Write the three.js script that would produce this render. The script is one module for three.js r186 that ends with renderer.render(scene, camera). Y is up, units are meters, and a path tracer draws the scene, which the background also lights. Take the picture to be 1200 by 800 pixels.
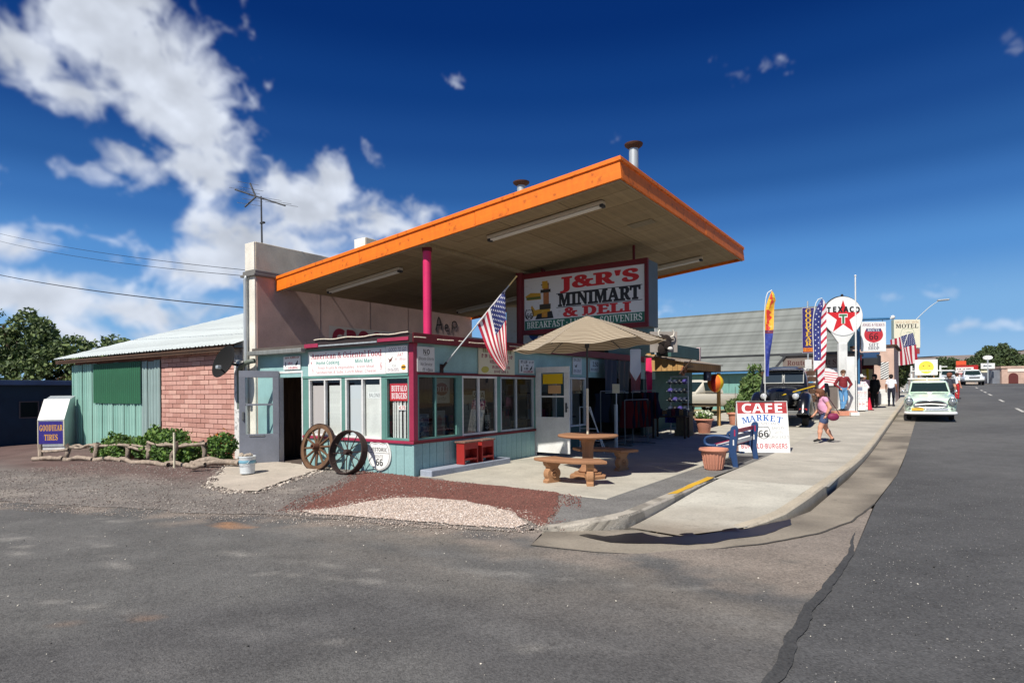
import * as THREE from 'three';
import { mergeGeometries, mergeVertices, toCreasedNormals } from 'three/addons/utils/BufferGeometryUtils.js';
import { RoundedBoxGeometry } from 'three/addons/geometries/RoundedBoxGeometry.js';

// ---------------------------------------------------------------- camera, sky, sun, exposure
const scene = new THREE.Scene();
const camera = new THREE.PerspectiveCamera(65.43, 1.5, 0.1, 8000);
camera.position.set(0, 1.6, 0);
camera.rotation.order = 'YXZ';
camera.rotation.set(0, THREE.MathUtils.degToRad(34.706), -0.00746);
camera.setViewOffset(1200, 914, 0, 0, 1200, 800);
scene.add(camera);
const renderer = new THREE.WebGLRenderer();
renderer.toneMapping = THREE.LinearToneMapping;
renderer.toneMappingExposure = 1.1;
renderer.shadowMap.enabled = true;
const SUN = new THREE.Vector3(0.05, 1, 0.88).normalize();
const sun = new THREE.DirectionalLight(new THREE.Color(1, 0.955, 0.88), 5.0);
sun.position.copy(SUN).multiplyScalar(120); sun.target.position.set(-6, 0, -14);
sun.position.add(sun.target.position);
sun.castShadow = true; sun.shadow.mapSize.set(4096, 4096);
Object.assign(sun.shadow.camera, { left: -50, right: 50, top: 50, bottom: -50, near: 1, far: 300 });
scene.add(sun, sun.target);

// ---------------------------------------------------------------- small maths
let seed = 12345;
const rnd = () => { seed |= 0; seed = seed + 0x6D2B79F5 | 0; let t = Math.imul(seed ^ seed >>> 15, 1 | seed); t = t + Math.imul(t ^ t >>> 7, 61 | t) ^ t; return ((t ^ t >>> 14) >>> 0) / 4294967296; };
const rr = (a, b) => a + (b - a) * rnd();
const hash = (x, y, z = 0) => { let h = Math.imul(x, 374761393) + Math.imul(y, 668265263) + Math.imul(z, 2147483647 ^ 0x5bd1e995); h = Math.imul(h ^ h >>> 13, 1274126177); h ^= h >>> 16; return (h >>> 0) / 4294967296; };
const sm = t => t * t * (3 - 2 * t), cl = (t, a = 0, b = 1) => t < a ? a : t > b ? b : t, sstep = (a, b, t) => sm(cl((t - a) / (b - a))), mix = (a, b, t) => a + (b - a) * t;
function vn(x, y, p = 1 << 20, s = 0) { const xi = Math.floor(x), yi = Math.floor(y), fx = sm(x - xi), fy = sm(y - yi), m = v => ((v % p) + p) % p;
  const a = hash(m(xi), m(yi), s), b = hash(m(xi + 1), m(yi), s), c = hash(m(xi), m(yi + 1), s), d = hash(m(xi + 1), m(yi + 1), s);
  return mix(mix(a, b, fx), mix(c, d, fx), fy); }
function fbm(x, y, o = 4, p = 1 << 20, s = 0) { let v = 0, a = .5, n = 0; for (let i = 0; i < o; i++) { v += a * vn(x, y, p, s + i); n += a; a *= .5; x *= 2; y *= 2; p *= 2; } return v / n; }

// ---------------------------------------------------------------- the sky: blue air with broken clouds
{
  const W = 2048, Hh = 1024, data = new Float32Array(W * Hh * 4);
  // cloud masses: azimuth left of the street, elevation, half widths (degrees), turn, strength
  const blobs = [[68, 28, 3.6, 3, -.5, .68], [66, 25.8, 3.6, 2.8, -.5, .68], [63.8, 23.2, 3.3, 2.7, -.6, .68], [62.2, 20.4, 2.9, 2.5, -.9, .66], [61.2, 18.2, 2.6, 1.9, 0, .6], [66.8, 18, 2.2, 1.3, 0, .52], [73.8, 23.6, 3.4, 1.6, .2, .6], [71, 21.9, 2.6, 1.4, .3, .56], [69, 31.5, 4, 3, -.4, .62], [57.6, 22.5, 1.8, 1.4, .4, .3],
    [58, 13.5, 3.8, 2.5, 0, .64], [54.4, 16, 3.8, 2.6, .3, .7], [51.6, 18, 2.4, 1.9, .3, .6], [48.2, 15.5, 3.6, 1.7, 0, .6], [43.8, 16.4, 2, 1.1, 0, .5], [60.4, 11, 4, 1.8, 0, .58], [55, 11.4, 4, 1.8, 0, .58], [41, 14, 2.2, 1.2, 0, .36],
    [73, 7.2, 6, 1.3, .03, .56], [66.5, 6.4, 6, 1.2, .03, .56], [60.5, 6.9, 4, 1.0, 0, .5], [74.4, 10.7, 1.7, 1, 0, .52], [66, 4.4, 9, .8, 0, .46],
    [29.5, 23, 1.3, .6, .6, .15], [25, 22.6, .8, .35, .7, .19], [40, 27.2, .6, .3, .5, .15], [20.5, 7.3, 1.0, .55, 0, .34], [14.4, 26, 1.3, .5, .5, .1], [11.6, 26.6, 1.3, .5, .5, .12], [-5, 23.3, 1.0, .6, .9, .36],
    [.5, 7.1, 3, .3, .05, .24], [-3, 7.3, 3, .45, .08, .34], [-2, 4.6, 2.6, .3, 0, .28], [-12, 7.5, 6, .6, 0, .3], [95, 22, 14, 5, 0, .5], [120, 14, 16, 4, 0, .45], [-60, 16, 14, 4, 0, .45], [170, 20, 18, 5, 0, .45], [-130, 12, 16, 4, 0, .4], [-30, 14, 7, 2, 0, .35]];
  const lerp3 = (e, st) => { for (let i = 1; i < st.length; i++) if (e <= st[i][0]) { const a = st[i - 1], b = st[i], t = sm(cl((e - a[0]) / (b[0] - a[0]))); return [1, 2, 3].map(k => mix(a[k], b[k], t)); } return st[st.length - 1].slice(1); };
  const air = [[-90, .29, .42, .56], [-2, .29, .44, .62], [1.5, .30, .50, .74], [6, .19, .40, .69], [11, .088, .262, .59], [15, .042, .155, .43], [18, .022, .10, .32], [22, .011, .064, .25], [26, .005, .043, .20], [31, .002, .026, .15], [40, .0014, .018, .12], [90, .001, .014, .10]];
  for (let j = 0; j < Hh; j++) {
    const el = ((j + .5) / Hh - .5) * 180;
    const ac = lerp3(el, air);
    for (let i = 0; i < W; i++) {
      const ph = ((i + .5) / W - .5) * 2 * Math.PI, dx = Math.cos(ph), dz = Math.sin(ph); // direction of this texel
      let az = Math.atan2(-dx, -dz) * 180 / Math.PI;
      const o = (j * W + i) * 4;
      let r = ac[0], g = ac[1], b = ac[2];
      if (el > 1.5) {
        let m = 0;
        for (const [ba, be, sa, se, t, s] of blobs) { let da = az - ba; if (da > 180) da -= 360; if (da < -180) da += 360; if (Math.abs(da) > 3 * (sa + se)) continue; const de = el - be; const c = Math.cos(t), q = Math.sin(t); const X = (da * c + de * q) / sa, Y = (-da * q + de * c) / se; m = Math.max(m, s * Math.exp(-.5 * (X * X + Y * Y))) + .18 * s * Math.exp(-.5 * (X * X + Y * Y)); }
        if (m > .02) {
          const P = 0; const x = az * .34 + 100, y = el * .42 + 40;
          const wx = fbm(x * .7, y * .7, 3, 1 << 20, 31) - .5, wy = fbm(x * .7 + 9, y * .7 + 4, 3, 1 << 20, 47) - .5;
          let n = 0, am = 1, ns = 0, qx = x + wx * 1.6, qy = y + wy * 1.6; for (let q = 0; q < 8; q++) { n += am * vn(qx, qy, 1 << 20, 5 + q); ns += am; am *= .6; qx *= 2.03; qy *= 2.03; } n /= ns;
          const bil = Math.abs(fbm(x * 1.7 + wx, y * 1.7 + wy, 5, 1 << 20, 71) - .5) * 2;
          const dns = m * 1.55 + (n - .5) * 1.9 - bil * .25 - .36;
          const cov = Math.pow(cl((dns + .10) / .72), 1.1) * .97;
          const thick = sstep(.15, 1.0, dns);
          const sh = .5 * fbm(x * 1.3 + 5, y * 1.6 + 1.2, 5, 1 << 20, 93) + .5 * cl(.5 + (n - .5) * 1.5);
          const br = .40 + .62 * sh - .10 * thick + .02 * (1 - thick);
          r = mix(r, br * .90, cov); g = mix(g, br * .97, cov); b = mix(b, br * 1.10, cov);
        }
      }
      data[o] = r; data[o + 1] = g; data[o + 2] = b; data[o + 3] = 1;
    }
  }
  const t = new THREE.DataTexture(data, W, Hh, THREE.RGBAFormat, THREE.FloatType);
  t.mapping = THREE.EquirectangularReflectionMapping; t.colorSpace = THREE.LinearSRGBColorSpace; t.magFilter = t.minFilter = THREE.LinearFilter; t.needsUpdate = true;
  scene.background = t; scene.environment = t;
}

// ---------------------------------------------------------------- textures and materials
const C = (r, g, b) => new THREE.Color().setRGB(r / 255, g / 255, b / 255, THREE.SRGBColorSpace);   // base colours, sRGB bytes
function dataTex(n, size, fn, srgb = false) { const d = new Uint8Array(n * n * 4); for (let j = 0; j < n; j++) for (let i = 0; i < n; i++) { let v = fn(i / n, j / n, i, j); if (typeof v === 'number') v = [v, v, v]; const o = (j * n + i) * 4; for (let k = 0; k < 3; k++) d[o + k] = cl(v[k]) * 255; d[o + 3] = 255; }
  const t = new THREE.DataTexture(d, n, n); t.wrapS = t.wrapT = THREE.RepeatWrapping; t.magFilter = THREE.LinearFilter; t.minFilter = THREE.LinearMipmapLinearFilter; t.generateMipmaps = true; if (srgb) t.colorSpace = THREE.SRGBColorSpace; t.repeat.set(1 / size, 1 / size); t.needsUpdate = true; return t; }
const TX = {
  mottle: dataTex(512, 2.3, (u, v) => .88 + .26 * (fbm(u * 6, v * 6, 5, 6, 1) - .5) * 1.6 + .12 * (fbm(u * 90, v * 90, 2, 90, 2) - .5)),
  fine: dataTex(512, .6, (u, v) => .5 + .8 * (fbm(u * 60, v * 60, 3, 60, 3) - .5)),
  streak: dataTex(512, 1.9, (u, v) => .86 + .30 * (fbm(u * 46, v * 3, 4, 1 << 20, 4) - .5) * (1) + .22 * (fbm(u * 5, v * 5, 4, 5, 6) - .5)),
  wood: dataTex(512, .9, (u, v) => { const w = fbm(u * 5, v * 1, 3, 1 << 20, 8); return .70 + .26 * Math.sin((u * 34 + w * 14)) * .5 + .45 * (fbm(u * 70, v * 4, 3, 1 << 20, 9) - .5); }),
  asphalt: dataTex(1024, 3.1, (u, v, i, j) => { const s = hash(i, j, 77), s2 = hash(i >> 1, j >> 1, 78); let a = .74 + .6 * (fbm(u * 220, v * 220, 2, 220, 12) - .5) + .30 * (fbm(u * 9, v * 9, 4, 9, 13) - .5) + .14 * (fbm(u * 60, v * 60, 2, 60, 14) - .5); const s4 = hash(i >> 2, j >> 2, 79); if (s4 > .988) a += .26; if (s4 < .015) a -= .2; return a; }),
  concrete: dataTex(1024, 2.9, (u, v, i, j) => { let a = .80 + .30 * (fbm(u * 7, v * 7, 5, 7, 21) - .5) + .20 * (fbm(u * 160, v * 160, 2, 160, 22) - .5); const c = fbm(u * 26, v * 26, 3, 26, 25); if (c > .70) a -= (c - .70) * .9; if (hash(i >> 1, j >> 1, 90) > .996) a -= .25; return a; }),
  grit: dataTex(512, .9, (u, v, i, j) => .5 + .9 * (fbm(u * 110, v * 110, 2, 110, 33) - .5) + .25 * (hash(i, j, 5) - .5)),
};
TX.streak.wrapS = TX.streak.wrapT = TX.wood.wrapS = TX.wood.wrapT = THREE.MirroredRepeatWrapping;
const matCache = {};
function mat(col, o = {}) { const m = new (o.phys ? THREE.MeshPhysicalMaterial : THREE.MeshStandardMaterial)({ color: col, roughness: o.r ?? .8, metalness: o.m ?? 0, side: THREE.DoubleSide });
  if (o.map) m.map = o.map; if (o.bump) { m.bumpMap = o.bump; m.bumpScale = o.bs ?? .003; } if (o.vc) m.vertexColors = true; if (o.cc) { m.clearcoat = o.cc; m.clearcoatRoughness = .08; } if (o.extra) Object.assign(m, o.extra); return m; }
const pm = (key, r, g, b, o) => matCache[key] ??= mat(C(r, g, b), o);
const paint = (key, r, g, b, ro = .62) => pm(key, r, g, b, { r: ro, map: TX.mottle, bump: TX.fine, bs: .0012 });
const MT = {
  plaster: pm('plaster', 208, 174, 162, { r: .9, map: TX.mottle, bump: TX.grit, bs: .006 }),
  plasterWhite: pm('plasterW', 244, 238, 224, { r: .9, map: TX.mottle, bump: TX.grit, bs: .005 }),
  parapet: pm('parapet', 222, 210, 188, { r: .95, map: TX.mottle, bump: TX.grit, bs: .008 }),
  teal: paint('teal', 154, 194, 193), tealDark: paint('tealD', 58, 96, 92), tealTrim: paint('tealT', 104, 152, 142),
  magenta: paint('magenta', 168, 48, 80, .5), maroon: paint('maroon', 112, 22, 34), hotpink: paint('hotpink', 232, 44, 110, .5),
  orange: pm('orange', 250, 124, 10, { r: .62, map: dataTex(512, 2.6, (u, v) => .90 + .26 * (fbm(u * 5, v * 30, 4, 1 << 20, 15) - .5) + .22 * (fbm(u * 40, v * 5, 3, 1 << 20, 16) - .5) - .35 * sstep(.66, .78, fbm(u * 22, v * 22, 4, 22, 17))), bump: TX.fine, bs: .001 }),
  soffit: pm('soffit', 168, 152, 122, { r: .9, map: TX.streak }),
  white: paint('white', 240, 240, 236, .5), cream: paint('cream', 232, 224, 196), black: paint('black', 22, 22, 24, .55), grey: paint('grey', 128, 132, 140, .55), darkgrey: paint('dgrey', 62, 64, 68),
  steel: pm('steel', 176, 178, 178, { r: .35, m: .9, map: TX.mottle }), dullsteel: pm('dsteel', 132, 134, 132, { r: .6, m: .7, map: TX.mottle }), chrome: pm('chrome', 225, 225, 228, { r: .12, m: 1 }),
  galv: pm('galv', 196, 202, 204, { r: .5, m: .35, map: TX.streak }),
  rust: pm('rust', 104, 66, 48, { r: .9, m: .1, map: TX.mottle, bump: TX.grit, bs: .003 }), rustDark: pm('rustD', 66, 48, 44, { r: .85, m: .2, map: TX.mottle, bump: TX.grit, bs: .002 }),
  wood: pm('wood', 170, 128, 82, { r: .85, map: TX.wood, bump: TX.wood, bs: .003 }), woodLight: pm('woodL', 226, 178, 108, { r: .8, map: TX.wood, bump: TX.wood, bs: .002 }), woodGrey: pm('woodG', 186, 168, 150, { r: .95, map: TX.wood, bump: TX.wood, bs: .006 }), woodDark: pm('woodD', 92, 66, 48, { r: .85, map: TX.wood }),
  rubber: pm('rubber', 26, 26, 27, { r: .9 }),
  glass: new THREE.MeshPhysicalMaterial({ color: new THREE.Color(.93, .96, .95), roughness: .02, metalness: 0, transmission: 1, thickness: 0, ior: 1.5, side: THREE.DoubleSide }),
  glassShadeTint: new THREE.MeshPhysicalMaterial({ color: new THREE.Color(.42, .46, .46), roughness: .02, transmission: 1, thickness: 0, ior: 1.5, side: THREE.DoubleSide }),  // tint added so the shaded room behind the panes reads dark
  glassDark: pm('glassDark', 18, 22, 26, { r: .05, phys: 1 }),
  red: paint('red', 186, 32, 30, .5), blue: paint('blue', 34, 66, 128, .5), navy: paint('navy', 26, 38, 62, .7), yellow: paint('yellow', 238, 196, 30),
  terracotta: pm('terra', 214, 148, 122, { r: .85, map: TX.mottle, bump: TX.fine, bs: .002 }),
  sandstone: pm('sandst', 166, 120, 86, { r: .85, map: TX.mottle, bump: TX.grit, bs: .004 }),
  concrete: pm('conc', 204, 198, 182, { r: .93, map: TX.concrete, bump: TX.grit, bs: .002 }),
  concreteGrey: pm('concG', 160, 158, 152, { r: .93, map: TX.concrete, bump: TX.grit, bs: .003 }),
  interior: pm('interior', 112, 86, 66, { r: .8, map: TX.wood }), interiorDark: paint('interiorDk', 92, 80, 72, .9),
};
MT.glass.map = null;

// ---------------------------------------------------------------- geometry helpers
const V = (x, y, z) => new THREE.Vector3(x, y, z);
function metric(g) { const p = g.attributes.position; if (!g.attributes.normal) g.computeVertexNormals(); const n = g.attributes.normal, uv = new Float32Array(p.count * 2);
  for (let i = 0; i < p.count; i++) { const ax = Math.abs(n.getX(i)), ay = Math.abs(n.getY(i)), az = Math.abs(n.getZ(i)); let u, v; if (ay > ax && ay > az) { u = p.getX(i); v = p.getZ(i); } else if (ax > az) { u = p.getZ(i); v = p.getY(i); } else { u = p.getX(i); v = p.getY(i); } uv[i * 2] = u; uv[i * 2 + 1] = v; }
  g.setAttribute('uv', new THREE.BufferAttribute(uv, 2)); return g; }
const place = (g, x = 0, y = 0, z = 0, rx = 0, ry = 0, rz = 0) => { if (rx || ry || rz) g.applyMatrix4(new THREE.Matrix4().makeRotationFromEuler(new THREE.Euler(rx, ry, rz))); g.translate(x, y, z); return g; };
const box = (w, h, d, x = 0, y = 0, z = 0, rx, ry, rz) => place(metric(new THREE.BoxGeometry(w, h, d)), x, y, z, rx, ry, rz);
const rbox = (w, h, d, r, x = 0, y = 0, z = 0, rx, ry, rz) => place(metric(new RoundedBoxGeometry(w, h, d, 2, Math.min(r, w / 2.01, h / 2.01, d / 2.01))), x, y, z, rx, ry, rz);
const span = (x0, x1, y0, y1, z0, z1) => box(Math.abs(x1 - x0), Math.abs(y1 - y0), Math.abs(z1 - z0), (x0 + x1) / 2, (y0 + y1) / 2, (z0 + z1) / 2);
const rspan = (x0, x1, y0, y1, z0, z1, r = .01) => rbox(Math.abs(x1 - x0), Math.abs(y1 - y0), Math.abs(z1 - z0), r, (x0 + x1) / 2, (y0 + y1) / 2, (z0 + z1) / 2);
function rod(a, b, r0, r1 = r0, seg = 10) { a = V(...a); b = V(...b); const d = b.clone().sub(a), g = metric(new THREE.CylinderGeometry(r1, r0, d.length(), seg)); g.applyQuaternion(new THREE.Quaternion().setFromUnitVectors(V(0, 1, 0), d.clone().normalize())); g.translate((a.x + b.x) / 2, (a.y + b.y) / 2, (a.z + b.z) / 2); return g; }
const tube = (pts, r, n = 20, s = 8, closed = false) => metric(new THREE.TubeGeometry(new THREE.CatmullRomCurve3(pts.map(p => V(...p)), closed), n, r, s, closed));
const lathe = (pts, seg = 28, x = 0, y = 0, z = 0) => place(metric(toCreasedNormals(new THREE.LatheGeometry(pts.map(p => new THREE.Vector2(...p)), seg), .7)), x, y, z);
const ball = (r, x, y, z, sx = 1, sy = 1, sz = 1, n = 12) => { const g = new THREE.SphereGeometry(r, n, Math.max(6, n * .7 | 0)); g.scale(sx, sy, sz); return place(metric(g), x, y, z); };
function shapeOf(pts, holes = []) { const s = new THREE.Shape(pts.map(p => new THREE.Vector2(...p))); for (const h of holes) s.holes.push(new THREE.Path(h.map(p => new THREE.Vector2(...p)))); return s; }
const extr = (shape, depth, bevel = 0, seg = 8) => { const g = new THREE.ExtrudeGeometry(shape, { depth: depth - 2 * bevel, bevelEnabled: bevel > 0, bevelSize: bevel, bevelThickness: bevel, bevelSegments: 1, curveSegments: seg }); g.translate(0, 0, -depth / 2 + bevel); return metric(g); };
const cat = l => { l = l.flat().filter(Boolean); const hasC = l.some(g => g.attributes.color); return mergeGeometries(l.map(g => { g = g.index ? g.toNonIndexed() : g.clone(); for (const k of Object.keys(g.attributes)) if (!['position', 'normal', 'uv'].includes(k) && !(hasC && k === 'color')) g.deleteAttribute(k); if (!g.attributes.uv) metric(g); if (hasC && !g.attributes.color) g.setAttribute('color', new THREE.BufferAttribute(new Float32Array(g.attributes.position.count * 3).fill(1), 3)); return g; })); };
function tint(g, col) { g = g.index ? g.toNonIndexed() : g; const n = g.attributes.position.count, a = new Float32Array(n * 3); for (let i = 0; i < n; i++) { a[i * 3] = col.r; a[i * 3 + 1] = col.g; a[i * 3 + 2] = col.b; } g.setAttribute('color', new THREE.BufferAttribute(a, 3)); return g; }

// ---------------------------------------------------------------- naming
const taken = {};
const numbered = n => { const k = taken[n] = (taken[n] ?? -1) + 1; return k ? n + '_' + String(k).padStart(3, '0') : n; };
function obj(name, geo, m, parent) { const g = Array.isArray(geo) ? cat(geo) : geo; const o = new THREE.Mesh(g, m); o.name = name; o.castShadow = o.receiveShadow = true; (parent ?? scene).add(o); return o; }
function tag(o, label, category, group) { o.userData.label = label; o.userData.category = category; if (group) o.userData.group = group; return o; }
function thing(name, label, category, [x, y, z] = [0, 0, 0], turn = 0, group) { const o = new THREE.Group(); o.name = numbered(name); scene.add(o); o.position.set(x, y, z); o.rotation.y = turn; return tag(o, label, category, group); }
function solo(name, geo, m, label, category, group) { const o = obj(numbered(name), geo, m); return tag(o, label, category, group); }
function struct(name, geo, m, parent) { const o = obj(parent ? name : numbered(name), geo, m, parent); if (!parent) o.userData.kind = 'structure'; return o; }
function dup(root, pos, turn, label, group) { const r = root.clone(); r.name = numbered(root.name.replace(/_\d{3}$/, '')); r.userData = { ...root.userData }; scene.add(r); r.position.set(...pos); r.rotation.y = turn; if (label) r.userData.label = label; if (group) r.userData.group = group; return r; }
const stuff = (o, label, category) => { o.userData.kind = 'stuff'; if (label) { o.userData.label = label; o.userData.category = category; } return o; };

// ---------------------------------------------------------------- print: lettering and pictures on flat boards
function print(w, h, draw, o = {}) { const px = o.px ?? 256; const c = document.createElement('canvas'); c.width = Math.round(px * Math.max(1, w / h)); c.height = Math.round(px * Math.max(1, h / w)); const x = c.getContext('2d'); x.scale(c.width, c.height); // draw in 0..1 units
  x.fillStyle = o.bg ?? '#f2f2ee'; x.fillRect(0, 0, 1, 1); x.textBaseline = 'middle'; x.textAlign = 'center';
  const asp = w / h;
  const text = (s, cx, cy, ht, col, font = 'bold sans-serif', maxw = 0, rot = 0) => { x.save(); x.translate(cx, cy); x.scale(1 / asp, 1); x.rotate(rot); const fs = 100; const heavy = font.startsWith('heavy'); const parts = font.replace('heavy', 'bold').split(' '); x.font = parts.slice(0, -1).join(' ') + ' ' + fs + 'px ' + parts[parts.length - 1]; const k = ht / fs * 1.35; let sx = k; if (maxw) { const mw = x.measureText(s).width * k; if (mw !== maxw * asp) sx = k * maxw * asp / mw; } x.scale(sx, k); x.fillStyle = col; if (heavy) { x.lineWidth = 7; x.lineJoin = 'round'; x.strokeStyle = col; x.strokeText(s, 0, 0); } x.fillText(s, 0, 0); x.restore(); };
  draw(x, text, asp);
  if (o.wear !== 0) { const s0 = seed; seed = (o.wear ?? 7) * 991 + 3; for (let i = 0; i < 240; i++) { x.fillStyle = rnd() < .5 ? 'rgba(90,75,55,.08)' : 'rgba(255,255,255,.10)'; const a = rnd(), b = rnd(), s = rnd() * .05; x.fillRect(a, b, s / asp, s * rnd()); } seed = s0; }
  const t = new THREE.CanvasTexture(c); t.colorSpace = THREE.SRGBColorSpace; t.anisotropy = 8; const m = new THREE.MeshStandardMaterial({ map: t, roughness: o.r ?? .55, side: o.side ?? THREE.FrontSide }); if (o.glow) { m.emissive = new THREE.Color(1, 1, 1); m.emissiveMap = t; m.emissiveIntensity = o.glow; } return m; }
const pane01 = (w, h) => new THREE.PlaneGeometry(w, h);
// a board with a printed face: local +Z is the face, origin at its centre
function board(parent, name, w, h, t, mEdge, mFace, faceName = 'printed_face') { const b = obj(name, rbox(w, h, t, Math.min(.004, t / 3)), mEdge, parent); const f = obj(faceName, place(pane01(w * .985, h * .985), 0, 0, t / 2 + .003), mFace, b); return b; }
function flatSign(name, label, w, h, pos, turn, mFace, o = {}) { const g = thing(name, label, o.cat ?? 'sign', pos, turn, o.group); board(g, 'board', w, h, o.t ?? .02, o.edge ?? MT.white, mFace); return g; }

// ================================================================ GROUND, ROAD, PAVEMENT
const rise = z => { const t = Math.max(0, -z - 15); const y = t < 6 ? .03 * t * t / 12 : .03 * (t - 3); return Math.min(y, 2.0 + (y > 2 ? (y - 2) * .12 : 0)); };
const dropOf = (x, z) => -.12 * Math.max(sstep(-8.2, -5.4, z), sstep(-3.3, -1.6, x));
const gy = (x, z) => rise(z) + dropOf(x, z) - .32 * sstep(-17, -29, x);
function clipCell(poly, x0, x1, z0, z1) { let p = poly; const E = [[0, x0, 1], [0, x1, -1], [1, z0, 1], [1, z1, -1]]; for (const [k, lim, s] of E) { const q = []; for (let i = 0; i < p.length; i++) { const a = p[i], b = p[(i + 1) % p.length], da = s * (a[k] - lim), db = s * (b[k] - lim); if (da >= 0) q.push(a); if ((da > 0 && db < 0) || (da < 0 && db > 0)) { const t = da / (da - db); q.push([a[0] + t * (b[0] - a[0]), a[1] + t * (b[1] - a[1])]); } } p = q; if (p.length < 3) return p; } return p; }
function sheet(poly, cell, yf, cf) { let X0 = 1e9, X1 = -1e9, Z0 = 1e9, Z1 = -1e9; for (const [x, z] of poly) { X0 = Math.min(X0, x); X1 = Math.max(X1, x); Z0 = Math.min(Z0, z); Z1 = Math.max(Z1, z); }
  const pos = [], col = [], uv = []; const put = (x, z) => { pos.push(x, yf(x, z), z); uv.push(x, z); if (cf) { const c = cf(x, z); col.push(c[0], c[1], c[2]); } };
  for (let x = Math.floor(X0 / cell) * cell; x < X1; x += cell) for (let z = Math.floor(Z0 / cell) * cell; z < Z1; z += cell) {
    const p = clipCell(poly, x, x + cell, z, z + cell); if (p.length < 3) continue; const s = p.map(q => new THREE.Vector2(q[0], q[1]));
    for (const [a, b, c] of THREE.ShapeUtils.triangulateShape(s, [])) { const A = p[a], B = p[b], D = p[c]; const ar = (B[0] - A[0]) * (D[1] - A[1]) - (B[1] - A[1]) * (D[0] - A[0]); if (Math.abs(ar) < 1e-7) continue; for (const q of ar < 0 ? [A, B, D] : [A, D, B]) put(q[0], q[1]); } }
  let g = new THREE.BufferGeometry(); g.setAttribute('position', new THREE.Float32BufferAttribute(pos, 3)); g.setAttribute('uv', new THREE.Float32BufferAttribute(uv, 2)); if (cf) g.setAttribute('color', new THREE.Float32BufferAttribute(col, 3)); g = mergeVertices(g, 1e-4); g.computeVertexNormals(); return g; }
const ragged = (poly, step = .18, amp = .05, s = 1) => { const out = []; for (let i = 0; i < poly.length; i++) { const a = poly[i], b = poly[(i + 1) % poly.length], L = Math.hypot(b[0] - a[0], b[1] - a[1]), n = Math.max(1, Math.round(L / step)); for (let k = 0; k < n; k++) { const t = k / n, x = mix(a[0], b[0], t), z = mix(a[1], b[1], t); out.push([x + amp * 2 * (fbm(x * 4, z * 4, 3, 1 << 20, 60 + s) - .5), z + amp * 2 * (fbm(x * 4 + 50, z * 4, 3, 1 << 20, 61 + s) - .5)]); } } return out; };
const rectXZ = (x0, x1, z0, z1) => [[x0, z0], [x1, z0], [x1, z1], [x0, z1]];
const G3 = c => [c.r, c.g, c.b];
const mulc = (c, k) => [c[0] * k, c[1] * k, c[2] * k], mixc = (a, b, t) => [mix(a[0], b[0], t), mix(a[1], b[1], t), mix(a[2], b[2], t)];

// bare earth out to the horizon
{
  const earth = G3(C(150, 128, 104)), dry = G3(C(168, 152, 112)), red = G3(C(112, 66, 58));
  const cf = (x, z) => { let c = mixc(earth, dry, sstep(.4, .65, fbm(x * .06, z * .06, 4, 1 << 20, 3))); c = mulc(c, .8 + .4 * fbm(x * .7, z * .7, 3, 1 << 20, 4)); return c; };
  const yy = (x, z) => gy(x, z) - .05 - (x > -5.5 && x < 1.5 && z < -4.5 && z > -18 ? .3 : 0);
  const gs = []; for (const [a, b, c, d, s] of [[-40, 20, -40, 20, 1], [-400, 400, -900, -40, 30], [-400, -40, -40, 100, 20], [20, 400, -40, 100, 20], [-40, 20, 20, 100, 10]]) gs.push(sheet(rectXZ(a, b, c, d), s, yy, cf));
  struct('ground', gs, mat(new THREE.Color(1, 1, 1), { r: 1, vc: 1, map: TX.mottle, bump: TX.grit, bs: .012 }));
}
const mLot = mat(new THREE.Color(1, 1, 1), { r: .95, vc: 1, map: TX.asphalt, bump: TX.grit, bs: .006 });
const mRoad = mat(new THREE.Color(1, 1, 1), { r: .93, vc: 1, map: TX.asphalt, bump: TX.grit, bs: .008 });
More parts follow.
